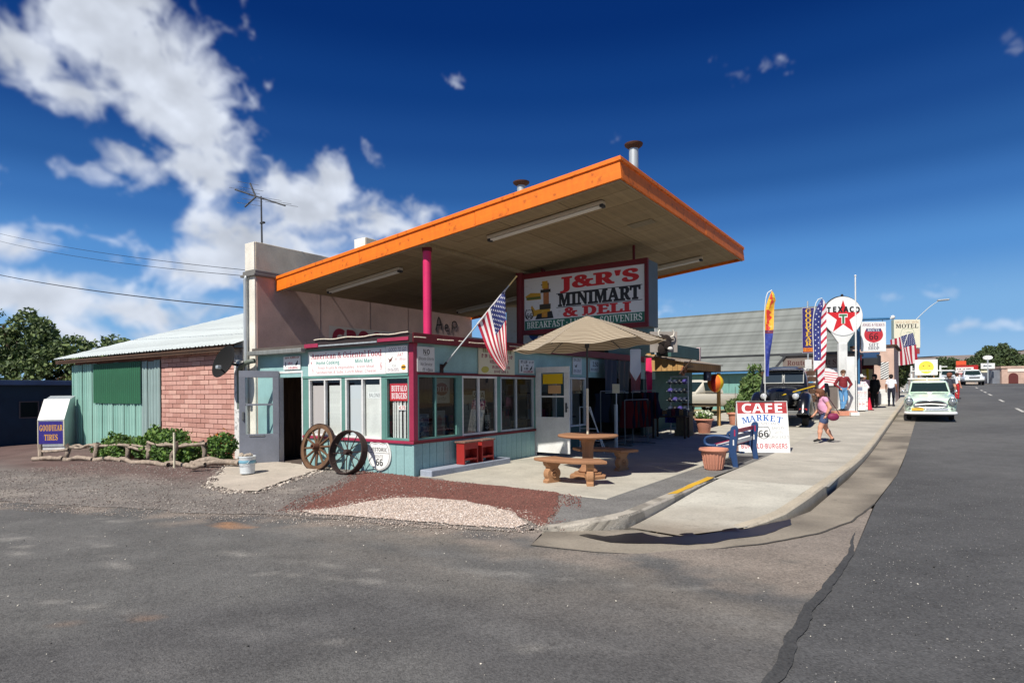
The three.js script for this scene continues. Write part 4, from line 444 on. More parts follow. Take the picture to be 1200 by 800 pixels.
// ================================================================ SIDE WING AND THE LEFT OF THE LOT
function corrugated(x0, x1, y0, y1, pitch, amp, tops) { // ribs run along local y; profile in z. tops(x) may shorten y1
  const P = [], prof = []; for (let x = x0; x < x1 - 1e-6; x += pitch) { for (const [f, a] of [[0, 0], [.55, 0], [.66, 1], [.86, 1]]) { const q = x + f * pitch; if (q <= x1) prof.push([q, a * amp]); } } prof.push([x1, 0]);
  for (let i = 0; i < prof.length - 1; i++) { const [a, za] = prof[i], [b, zb] = prof[i + 1], ya = tops ? tops(a) : y1, yb = tops ? tops(b) : y1; P.push(a, y0, za, b, y0, zb, b, yb, zb, a, y0, za, b, yb, zb, a, ya, za); }
  const g = new THREE.BufferGeometry(); g.setAttribute('position', new THREE.Float32BufferAttribute(P, 3)); g.computeVertexNormals(); return metric(g); }
{
  const w = thing('side_wing', 'low side wing with pink brick, teal corrugated siding and white metal roof', 'building'), ZW = -8.2;
  obj('core_wall', span(-23.2, -13.36, -.6, 2.6, ZW - .03, -13.2), pm('mortar', 164, 114, 99, { r: .95, map: TX.mottle }), w);
  // pink bricks, each a piece of its own
  const bm = [0, 1, 2, 3, 4].map(i => pm('brick' + i, [216, 207, 224, 198, 212][i], [166, 154, 176, 146, 160][i], [152, 140, 160, 132, 146][i], { r: .92, map: TX.mottle, bump: TX.grit, bs: .004 }));
  const full = rbox(.388, .108, .04, .006), half = rbox(.186, .108, .04, .006), H0 = .122; let row = 0;
  for (let y = -.16; y < 2.66; y += H0, row++) { for (let x = -17.36, k = 0; x < -13.78; k++) { const hb = k === 0 && row % 2, L = Math.min(hb ? .2 : .402, -13.76 - x); if (L < .1) break; const g = L > .39 ? full : L > .18 && L < .21 ? half : rbox(L - .014, .108, .04, .006); const o = obj('brick', g, bm[Math.floor(hash(k, row, 3) * 5)], w); o.position.set(x + L / 2, y + H0 / 2, ZW - .012 + .010 * (hash(k, row, 9) - .5)); x += L; } }
  obj('white_pier', rspan(-13.75, -13.37, -.2, 2.82, ZW - .1, ZW + .05, .02), pm('pierW', 232, 230, 226, { r: .95, map: dataTex(256, 1.3, (u, v) => fbm(u * 14, v * 14, 4, 14, 91) > .56 ? .62 : .98), bump: TX.grit, bs: .01 }), w);
  // corrugated siding sheets
  const sm_ = [pm('side0', 162, 206, 192, { r: .6, m: .1, map: TX.streak }), pm('side1', 150, 196, 182, { r: .6, m: .1, map: TX.streak }), pm('side2', 164, 186, 182, { r: .6, m: .15, map: TX.streak })];
  for (let i = 0; i < 16; i++) { const x0 = -23.25 + i * .365; obj('siding_sheet', place(corrugated(x0 + .008, x0 + .36, -.5, 2.5 + .06 * (hash(i, 1) - .5), .176, .032), 0, 0, ZW + .012 * (i % 2)), i > 12 ? sm_[2] : sm_[Math.floor(hash(i, 6) * 2)], w); }
  for (let i = 0; i < 4; i++) { const x0 = -21.58 + i * .7825; obj('green_sheet', place(corrugated(x0, x0 + .782, 1.3 + .02 * (hash(i, 5) - .5), 2.5, .13, .02), 0, 0, ZW + .06), pm('greenSheet', 46, 106, 74, { r: .6, map: TX.streak }), w); }
  obj('siding_edge', rspan(-23.29, -23.2, -.5, 2.5, ZW - .1, ZW + .03, .01), sm_[1], w);
  obj('end_siding', span(-23.26, -23.205, -.6, 2.55, ZW - .03, -13.2), sm_[1], w);
  // roof sheets: slope rises away from the lot
  const zTop = x => x > -20.8 ? 5.4 : mix(.05, 5.4, (x + 24) / 3.2); const ang = Math.atan2(1.82, 5.05);
  for (let i = 0; i < 12; i++) { const x0 = -24 + i * .89; const g = corrugated(x0, x0 + .888, 0, 5.4, .16, .022, zTop); g.rotateX(-Math.PI / 2 + ang); obj('roof_sheet', metric(place(g, 0, 2.72, -7.88)), pm('roofW', 222, 230, 228, { r: .55, m: .1, map: TX.mottle }), w); }
  obj('eave_board', rspan(-23.9, -13.4, 2.56, 2.69, -7.96, -7.92, .008), MT.woodDark, w); const sf = box(10.3, .02, 1.0, -18.5, 2.66, -8.4, .06); obj('eave_soffit', sf, MT.woodDark, w);
  for (const x of [-20.75, -13.4]) obj('gable', place(extr(shapeOf([[8.25, 2.5], [13.2, 2.5], [13.2, 4.55], [8.25, 2.78]]), .06), 0, 0, 0, 0, Math.PI / 2, 0).translate(x, 0, 0), sm_[0], w); obj('back_wall', span(-20.7, -13.4, 2.6, 4.5, -13.0, -13.1), sm_[0], w);
}
// ---- rustic rail fence of weathered timber
{
  const f = thing('rail_fence', 'rustic fence of crooked weathered rails around the shrub bed', 'fence'); const P = [[-18.9, -5.95], [-18.1, -6.25], [-17.2, -6.55], [-16.2, -6.85], [-15.1, -6.85], [-14.1, -6.9], [-13.45, -7.25]];
  const crooked = (a, b, r) => { const m = []; for (let i = 0; i <= 4; i++) { const t = i / 4; m.push([mix(a[0], b[0], t) + (rnd() - .5) * .07, mix(a[1], b[1], t) + (rnd() - .5) * .09, mix(a[2], b[2], t) + (rnd() - .5) * .06]); } const g = tube(m, r, 12, 7); const p = g.attributes.position; for (let i = 0; i < p.count; i++) p.setXYZ(i, p.getX(i) + (hash(i, 1) - .5) * r * .3, p.getY(i) + (hash(i, 2) - .5) * r * .3, p.getZ(i)); g.computeVertexNormals(); return g; };
  P.forEach(([x, z], i) => obj('post', crooked([x, gy(x, z) - .1, z], [x + (rnd() - .5) * .12, gy(x, z) + (i > 3 ? .52 : .40), z], .055), MT.woodGrey, f));
  for (let i = 0; i < P.length - 1; i++) { const [ax, az] = P[i], [bx, bz] = P[i + 1], h = i > 3 ? .46 : i ? .36 : .26; obj('rail', crooked([ax - .1, gy(ax, az) + h, az], [bx + .1, gy(bx, bz) + h + .1 * (hash(i, 3) - .5), bz], .036), MT.woodGrey, f); if (i > 0) obj('rail', crooked([ax, gy(ax, az) + h - .03, az - .1], [bx, gy(bx, bz) + h, bz - .1], .034), MT.woodGrey, f); obj('border_log', crooked([ax - .1, gy(ax, az) + .05, az + .14], [bx + .05, gy(bx, bz) + .05, bz + .14], .055), MT.woodGrey, f); }
  const l = thing('timber_edging', 'loose weathered boards lying at the end of the rail fence', 'timber'); for (const [a, b, r] of [[[-13.3, .06, -6.9], [-12.2, .07, -7.35], .06], [[-13.5, .07, -7.1], [-12.3, .1, -7.7], .07], [[-12.9, .05, -6.6], [-12.5, .06, -6.75], .05]]) obj('board', crooked(a, b, r), MT.woodGrey, l);
  const st = thing('marker_stake', 'thin white stake standing upright in front of the shrubs', 'stake', [-13.75, 0, -6.75]); obj('stake', rspan(-.025, .025, -.1, .72, -.015, .015, .006), MT.cream, st);
}
// ---- leaves
function leafCloud(blobs, n, size, cols, o = {}) { const pos = [], col = [], tot = blobs.reduce((s, b) => s + b[3] * b[4] * b[5], 0); const a = V(0, 0, 0), b_ = V(0, 0, 0), nrm = V(0, 0, 0);
  for (const [bx, by, bz, rx, ry, rz] of blobs) { const k = Math.round(n * rx * ry * rz / tot); for (let i = 0; i < k; i++) { nrm.set(rnd() - .5, rnd() - .5, rnd() - .5).normalize(); const rad = Math.cbrt(rr(o.hollow ?? .25, 1)) * (1 + .22 * (fbm(nrm.x * 3 + bx, nrm.y * 3 + nrm.z * 2 + by, 2, 1 << 20, 88) - .5) * 2); const cx = bx + nrm.x * rx * rad, cy = by + nrm.y * ry * rad, cz = bz + nrm.z * rz * rad; if (o.gap && fbm(cx * o.gap + 40, cy * o.gap + cz * o.gap, 3, 1 << 20, 66) < (o.cut ?? .4)) continue;
    a.set(rnd() - .5, rnd() - .5, rnd() - .5).normalize(); b_.set(rnd() - .5, rnd() - .5, rnd() - .5).cross(a).normalize(); const s = size * rr(.45, 1.6), l = s * (o.len ?? 1); const p = (u, v) => pos.push(cx + a.x * u * l + b_.x * v * s, cy + a.y * u * l + b_.y * v * s, cz + a.z * u * l + b_.z * v * s);
    p(-1, 0); p(0, .55); p(1, 0); p(-1, 0); p(1, 0); p(0, -.55); const c = cols[Math.floor(rnd() * cols.length)], f = rr(.7, 1.25); for (let q = 0; q < 6; q++) col.push(c.r * f, c.g * f, c.b * f); } }
  const g = new THREE.BufferGeometry(); g.setAttribute('position', new THREE.Float32BufferAttribute(pos, 3)); g.setAttribute('color', new THREE.Float32BufferAttribute(col, 3)); g.computeVertexNormals(); return metric(g); }
const mLeaf = new THREE.MeshPhysicalMaterial({ color: 0xffffff, vertexColors: true, roughness: .75, transmission: .3, thickness: 0, side: THREE.DoubleSide });
const GREEN = [C(104, 142, 52), C(82, 120, 44), C(126, 158, 64), C(68, 102, 40)];
function shrub(label, x, z, blobs, n, o = {}) { const s = thing('shrub', label, 'shrub', [x, gy(x, z), z]); { const ex = []; for (const b of blobs) for (let i = 0; i < 9; i++) { const a = rr(0, 6.28), e = rr(-.1, 1.2), q = rr(.9, 1.12); ex.push([b[0] + Math.cos(a) * Math.cos(e) * b[3] * q, Math.max(.08, b[1] + Math.sin(e) * b[4] * q), b[2] + Math.sin(a) * Math.cos(e) * b[5] * q, rr(.07, .16), rr(.06, .15), rr(.07, .14)]); } blobs = blobs.concat(ex); n *= 1.15; } obj('foliage', leafCloud(blobs.map(b => [b[0], b[1] * .86, b[2], b[3], b[4] * .86, b[5]]), n * 1.5, o.size ?? .043, o.cols ?? GREEN, { hollow: .2, gap: 2.2, cut: .34 }), mLeaf, s); const st = []; for (let i = 0; i < 7; i++) { const a = i * .9, r = blobs[0][3] * .6; st.push(rod([0, -.05, 0], [Math.cos(a) * r, blobs[0][1] * 1.1, Math.sin(a) * r], .014, .006, 5)); } obj('stem', st, MT.woodDark, s); if (o.flowers) obj('blossom', leafCloud(blobs, o.flowers, .035, [C(226, 150, 40), C(206, 80, 40)], { hollow: .7 }), mLeaf, s); return s; }
shrub('low leafy shrub beneath the green metal sheet', -17.5, -7.2, [[0, .28, 0, .45, .36, .35], [.4, .2, .1, .4, .22, .3]], 1700);
shrub('widest rounded shrub between siding and brick wall', -15.6, -7.35, [[0, .42, 0, .6, .46, .4], [.55, .5, 0, .5, .36, .35], [-.55, .25, .1, .4, .3, .35]], 3600);
shrub('trailing shrub under the pink brick wall', -14.6, -7.25, [[0, .24, .1, .65, .28, .35], [.5, .26, 0, .4, .24, .3], [-.6, .22, .15, .45, .24, .3]], 2400);
shrub('small flowering shrub beside the open grey door', -13.3, -7.55, [[0, .34, 0, .32, .38, .28], [.15, .5, 0, .24, .24, .22]], 1500, { flowers: 60 });
shrub('sprawling weedy shrub behind the low rails', -16.75, -6.95, [[0, .22, .1, .5, .28, .3], [-.5, .18, .1, .4, .22, .3]], 1400);
// ---- tyre cabinet
{
  const g = thing('tyre_cabinet', 'white metal tyre cabinet with sloped lid and purple sign panel', 'cabinet', [-22.75, gy(-22.7, -7.4) + .02, -7.55], Math.atan2(.75, .66)); g.scale.set(.82, .97, .82); const W = .86, Dp = .95;
  const prof = shapeOf([[.4, .12], [.4, .95], [-.1, 1.6], [-.55, 1.72], [-.55, .12]]); const body = extr(prof, W, .01); body.rotateY(-Math.PI / 2); obj('body', metric(body), MT.galv, g);
  obj('lid', [place(rbox(W + .02, .02, .84, .006), 0, 1.29, .165, .915, 0, 0)], MT.white, g);
  obj('sign_panel', place(pane01(W * .94, .72), 0, .56, .42), print(.82, .72, (x, t) => { t('GOODYEAR', .5, .3, .26, '#f2b32a', 'bold serif', .94); t('TIRES', .5, .72, .26, '#f2b32a', 'bold serif', .56); }, { bg: '#3a2f86', px: 220, r: .4 }), g);
  obj('base_rail', [rspan(-W / 2, W / 2, .0, .11, -.5, .38, .01)], MT.white, g); obj('edge_trim', [rspan(W / 2 - .03, W / 2 + .012, .12, .95, .39, .425, .005), rspan(-W / 2 - .012, -W / 2 + .02, .12, .95, .39, .425, .005)], MT.cream, g);
}
// ---- bucket
{ const b = thing('bucket', 'white plastic bucket of rubble standing on the landing', 'bucket', [-11.15, .0, -6.88]); obj('pail', lathe([[.135, .0], [.155, .30], [.168, .33], [.16, .34], [.147, .31], [.128, .03], [0, .03]], 28), pm('pail', 226, 232, 234, { r: .45, map: TX.mottle }), b); obj('band', lathe([[.1515, .2], [.158, .21], [.1595, .25], [.156, .26]], 28), pm('pailband', 120, 170, 190, { r: .5 }), b); obj('handle', tube([[-.16, .3, 0], [-.14, .2, .1], [0, .15, .165], [.14, .2, .1], [.16, .3, 0]], .004, 20, 5), MT.steel, b); const s = []; for (let i = 0; i < 14; i++) s.push(place(new THREE.IcosahedronGeometry(rr(.03, .06), 0), rr(-.09, .09), .32 + rr(0, .04), rr(-.09, .09), rnd(), rnd(), rnd())); obj('rubble', s.map(metric), pm('rubbl', 190, 176, 158, { r: .95, map: TX.mottle }), b); }
// ---- wheels leaning on the shop
function wheel(name, label, R, w, pos, rot, o) { const g = thing(name, label, 'wheel', pos); g.rotation.set(rot[0], rot[1], rot[2], 'YXZ');
  obj('rim', place(lathe([[R - o.t, -w / 2], [R - .006, -w / 2], [R, -w / 2 + .006], [R, w / 2 - .006], [R - .006, w / 2], [R - o.t, w / 2], [R - o.t, -w / 2]], 48), 0, R, 0, Math.PI / 2, 0, 0), o.m, g);
  if (o.tyre) obj('iron_tyre', place(lathe([[R, -w / 2 - .002], [R + .012, -w / 2 - .002], [R + .012, w / 2 + .002], [R, w / 2 + .002]], 48), 0, R, 0, Math.PI / 2, 0, 0), MT.rustDark, g);
  obj('hub', place(lathe(o.hub, 20), 0, R, 0, Math.PI / 2, 0, 0), o.hm, g);
  for (let i = 0; i < o.n; i++) { const a = i / o.n * 6.2832 + .1, z = o.dish ? (i % 2 ? 1 : -1) * o.dish : 0; obj('spoke', rod([Math.cos(a) * .07, R + Math.sin(a) * .07, z], [Math.cos(a) * (R - o.t + .01), R + Math.sin(a) * (R - o.t + .01), z * .3], o.s, o.s * .8, 8), o.sm, g); } return g; }
wheel('wagon_wheel', 'old wooden wagon wheel with thick spokes leaning on the shop front', .475, .07, [-10.36, -.005, -7.86], [-.2, .04, 0], { t: .085, m: pm('wheelwood', 124, 92, 66, { r: .9, map: TX.wood, bump: TX.wood, bs: .004 }), tyre: 1, hub: [[0, -.13], [.05, -.13], [.075, -.05], [.085, 0], [.075, .06], [.055, .15], [.03, .15], [.03, .1], [0, .1]], hm: MT.rust, n: 12, s: .027, sm: pm('wheelwood') });
wheel('iron_wheel', 'rusty iron wheel with broad rim and thin spokes', .43, .17, [-9.33, -.005, -7.78], [-.22, .1, 0], { t: .022, m: MT.rustDark, hub: [[0, -.08], [.045, -.08], [.06, -.03], [.06, .04], [.045, .09], [0, .09]], hm: MT.rustDark, n: 12, s: .011, sm: MT.rustDark, dish: .03 });
// route shield on the planks
{ const s = thing('shield_sign', 'white route shield sign with black numerals fixed on the shop planks', 'sign', [-8.86, .33, ZF + .02]); const sh = new THREE.Shape(); const w = .62, h = .56; sh.moveTo(-w * .36, h * .5); sh.quadraticCurveTo(-w * .2, h * .4, 0, h * .5); sh.quadraticCurveTo(w * .2, h * .4, w * .36, h * .5); sh.quadraticCurveTo(w * .62, h * .12, w * .46, -h * .2); sh.quadraticCurveTo(w * .36, -h * .42, 0, -h * .5); sh.quadraticCurveTo(-w * .36, -h * .42, -w * .46, -h * .2); sh.quadraticCurveTo(-w * .62, h * .12, -w * .36, h * .5);
  obj('plate', extr(sh, .03, .004, 12), MT.white, s); const fg = new THREE.ShapeGeometry(sh, 12); const p = fg.attributes.position, uv = fg.attributes.uv; for (let i = 0; i < p.count; i++) uv.setXY(i, p.getX(i) / .72 + .5, p.getY(i) / .6 + .5); fg.scale(.97, .97, 1); fg.translate(0, 0, .0185);
  obj('printed_face', fg, print(.72, .6, (x, t) => { t('HISTORIC', .5, .27, .13, '#222', 'bold sans-serif', .66); x.fillStyle = '#222'; x.fillRect(.08, .375, .84, .014); t('ROUTE', .5, .5, .1, '#333', 'sans-serif', .36); t('66', .52, .7, .24, '#222', 'bold sans-serif', .3); x.lineWidth = .014; x.strokeStyle = '#222'; shield66(x, .5, .5, .8, .9); x.stroke(); }, { px: 300 }), s); }
// ---- neighbouring dark blue building and the trees behind it
{ const b = thing('blue_building', 'low dark blue building with flat roof beyond the tyre cabinet', 'building', [-28, -.4, -5]); obj('wall', span(-9, 0, -.3, 2.32, 12, -14), pm('dkblue', 34, 58, 78, { r: .8, map: TX.mottle, bump: TX.grit, bs: .004 }), b); obj('roof_edge', rspan(-9.2, .35, 2.321, 2.5, 12.2, -14.2, .01), pm('dkblue2', 70, 92, 128, { r: .7, map: TX.mottle }), b);
  for (const [z0, z1] of [[-3.12, -3.74], [-3.8, -4.9], [.5, 2.2]]) { const w = new THREE.Group(); w.name = 'window'; b.add(w); obj('frame', [rspan(.001, .03, 1.08, 1.12, z0, z1, .004), rspan(.001, .03, 1.68, 1.72, z0, z1, .004), rspan(.001, .03, 1.121, 1.679, z0, z0 - .04 * Math.sign(z0 - z1), .004), rspan(.001, .03, 1.121, 1.679, z1, z1 + .04 * Math.sign(z0 - z1), .004)], pm('winfr', 92, 84, 84, { r: .6 }), w); obj('pane', place(new THREE.PlaneGeometry(Math.abs(z1 - z0) - .08, .56), .012, 1.4, (z0 + z1) / 2, 0, Math.PI / 2, 0), MT.glassDark, w); } }
function tree(name, label, x, y, z, trunkH, blobs, n, size, o = {}) { const t = thing(name, label, 'tree', [x, y, z], 0, o.group); const tr = [rod([0, -.3, 0], [.1, trunkH, 0], o.tr ?? .22, (o.tr ?? .22) * .65, 9)]; const ex = []; for (const b of blobs) for (let i = 0; i < 7; i++) { const a = rr(0, 6.28), e = rr(-.2, 1.3), q = rr(.92, 1.15); ex.push([b[0] + Math.cos(a) * Math.cos(e) * b[3] * q, b[1] + Math.sin(e) * b[4] * q, b[2] + Math.sin(a) * Math.cos(e) * b[5] * q, b[3] * rr(.12, .26), b[4] * rr(.12, .26), b[5] * rr(.12, .26)]); } for (const b of blobs) tr.push(rod([.1, trunkH * .85, 0], [b[0], b[1] - b[4] * .1, b[2]], (o.tr ?? .22) * .45, .05, 7)); obj('trunk', tr, MT.woodDark, t); obj('crown', leafCloud(blobs.concat(ex), n, size, o.cols ?? GREEN, { hollow: .3, gap: o.gap ?? .8, cut: o.cut ?? .42, len: o.len }), mLeaf, t); return t; }
const DARKG = [C(102, 122, 64), C(82, 104, 52), C(122, 140, 78), C(68, 88, 48)];
tree('broad_tree', 'broad dark green tree rising behind the blue building', -45, -.3, -13, 2.2, [[0, 5.2, 0, 2.2, 1.7, 1.9], [-2.2, 4.6, .6, 1.9, 1.5, 1.7], [2.0, 3.6, -1.2, 1.8, 1.3, 1.6], [.5, 2.8, 0, 2.8, 1.2, 2.0], [-1, 6.1, .4, 1.1, .8, 1.1], [-4.4, 4.4, 1.6, 2.0, 1.8, 1.8], [1.4, 5.2, -.8, .9, .8, .9], [3.1, 4.4, -1.6, 1.2, 1.0, 1.1], [4.2, 3.4, -2, 1.2, 1.1, 1.1], [-2.6, 5.9, 1, .9, .7, .8]], 30000, .12, { cols: DARKG, cut: .47, gap: 1.1, group: 'trees behind the blue building', tr: .35 });
tree('broad_tree', 'smaller ragged tree beside the broad dark one, behind the wing roof', -41, -.3, -16.6, 1.8, [[0, 3.8, 0, 1.6, 1.5, 1.5], [1.2, 3.0, -.8, 1.3, 1.1, 1.2], [-1.4, 3.2, .6, 1.5, 1.3, 1.3]], 11000, .12, { cols: DARKG, group: 'trees behind the blue building' });
// overhead wires
{ const wire = (label, a, b, sag, r) => { const p = []; for (let i = 0; i <= 14; i++) { const t = i / 14; p.push([mix(a[0], b[0], t), mix(a[1], b[1], t) - sag * 4 * t * (1 - t), mix(a[2], b[2], t)]); } solo('overhead_wire', tube(p, r, 40, 5), MT.black, label, 'wire'); };
  wire('thick black cable running from the store corner over the wing roof', [-13.38, 3.6, -8.3], [-47, 9.6, -8.8], .35, .014); wire('thin wire, upper of the pair meeting the store parapet', [-13.4, 4.5, -8.3], [-45.2, 11.4, -10], .3, .007); wire('thin wire, lower of the pair meeting the store parapet', [-13.4, 4.36, -8.3], [-45.2, 11.0, -10.1], .34, .007); }

// ================================================================ THINGS ON THE APRON
// ---- concrete kerb block and the two red stools on it
{ const l = thing('door_ledge', 'pale blue grey concrete ledge along the foot of the shop', 'ledge', [0, 0, 0]); obj('block', rspan(-7.93, -7.63, -.05, .12, -8.38, -10.95, .025), pm('ledge', 168, 176, 190, { r: .9, map: TX.concrete, bump: TX.grit, bs: .003 }), l);
  const stool = (label, z, w) => { const s = thing('wooden_stool', label, 'stool', [-7.76, .12, z], 0, 'red stools on the ledge'); const m = paint('stoolRed', 168, 40, 34, .6); obj('seat', rspan(-.13, .13, .43, .46, -w / 2 - .04, w / 2 + .04, .006), pm('stoolTop', 158, 120, 104, { r: .85, map: TX.wood }), s); for (const sg of [-1, 1]) { obj('leg_board', rspan(-.1, .1, 0, .429, sg * w / 2 - .018, sg * w / 2 + .018, .005), m, s); } obj('rail', rspan(.06, .1, .3, .428, -w / 2 + .02, w / 2 - .02, .005), m, s); obj('stretcher', rspan(-.1, .1, .08, .12, -w / 2 + .02, w / 2 - .02, .005), m, s); obj('back_board', rspan(-.1, -.08, .1, .428, -w / 2 + .02, w / 2 - .02, .004), m, s); };
  stool('red paint chipped stool nearer the shop corner post', -9.6, .42); stool('red chipped stool nearer the white open door', -10.16, .38); }
// ---- flags
function flagMat(w = 512) { const c = document.createElement('canvas'); c.width = w; c.height = Math.round(w * .55); const x = c.getContext('2d'), H_ = c.height; for (let i = 0; i < 13; i++) { x.fillStyle = i % 2 ? '#f0ece8' : '#b8203a'; x.fillRect(0, i * H_ / 13, w, H_ / 13 + 1); } x.fillStyle = '#2a3470'; x.fillRect(0, 0, w * .4, H_ * 7 / 13); x.fillStyle = '#f2f0ee'; for (let r = 0; r < 9; r++) for (let k = 0; k < (r % 2 ? 5 : 6); k++) { const cx = w * .4 * ((k + (r % 2 ? 1 : .5)) / 6), cy = H_ * 7 / 13 * (r + .5) / 9; x.beginPath(); for (let i = 0; i < 10; i++) { const a = -Math.PI / 2 + i * Math.PI / 5, q = (i % 2 ? .4 : 1) * w * .017; x.lineTo(cx + q * Math.cos(a), cy + q * Math.sin(a)); } x.fill(); } const t = new THREE.CanvasTexture(c); t.colorSpace = THREE.SRGBColorSpace; return new THREE.MeshPhysicalMaterial({ map: t, roughness: .7, transmission: .18, thickness: 0, side: THREE.DoubleSide }); }
const FLAG = flagMat();
function clothGeo(nu, nv, f) { const pos = [], uv = [], idx = []; for (let j = 0; j <= nv; j++) for (let i = 0; i <= nu; i++) { const p = f(i / nu, j / nv); pos.push(...p); uv.push(i / nu, 1 - j / nv); } for (let j = 0; j < nv; j++) for (let i = 0; i < nu; i++) { const a = j * (nu + 1) + i, b = a + 1, c = a + nu + 1, d = c + 1; idx.push(a, c, b, b, c, d); } const g = new THREE.BufferGeometry(); g.setAttribute('position', new THREE.Float32BufferAttribute(pos, 3)); g.setAttribute('uv', new THREE.Float32BufferAttribute(uv, 2)); g.setIndex(idx); g.computeVertexNormals(); return g; }
{
  const A = V(-7.93, 2.06, -9.05), B = V(-6.8, 3.74, -9.85); const f = thing('wall_flag', 'striped national flag hanging from a slanted pole on the shop wall', 'flag', A.toArray()); const d = B.clone().sub(A); const at = t => d.clone().multiplyScalar(t);
  obj('pole', [rod([0, 0, 0], at(.97).toArray(), .014, .014, 10)], MT.galv, f); obj('finial', [rod(at(.955).toArray(), at(1.06).toArray(), .019, .013, 10), ball(.022, ...at(1.06).toArray())], pm('brass', 226, 196, 130, { r: .3, m: .6 }), f); obj('bracket', [rod([-.03, -.06, .02], at(.06).toArray(), .026, .022, 10), rspan(-.03, -.005, -.12, .06, -.04, .05, .005)], MT.rustDark, f);
  const h0 = at(.90), h1 = at(.50); const right = V(.822, 0, -.569), fwd = V(.569, 0, .822);
  obj('flag_cloth', clothGeo(40, 22, (t, s) => { const h = h0.clone().lerp(h1, s); const e0 = h0.clone().add(V(0, -1.46, 0)).addScaledVector(right, .06), e1 = h0.clone().add(V(0, -1.60, 0)).addScaledVector(right, -.06); const e = e0.lerp(e1, s); const p = h.lerp(e, t); const arc = Math.sin(t * Math.PI); p.addScaledVector(right, -.02 * arc * (1 - s) + .02 * Math.sin(t * 5 + s * 3) * t); p.y -= .12 * arc * s; p.addScaledVector(fwd, .075 * Math.sin(s * 13 + t * 2.2) * (.25 + t) + .03 * Math.sin(t * 9 + s * 4)); return p.toArray(); }), FLAG, f);
  obj('sleeve', [rod(at(.5).toArray(), at(.9).toArray(), .02, .02, 10)], pm('sleeve', 200, 196, 196, { r: .8 }), f);
}
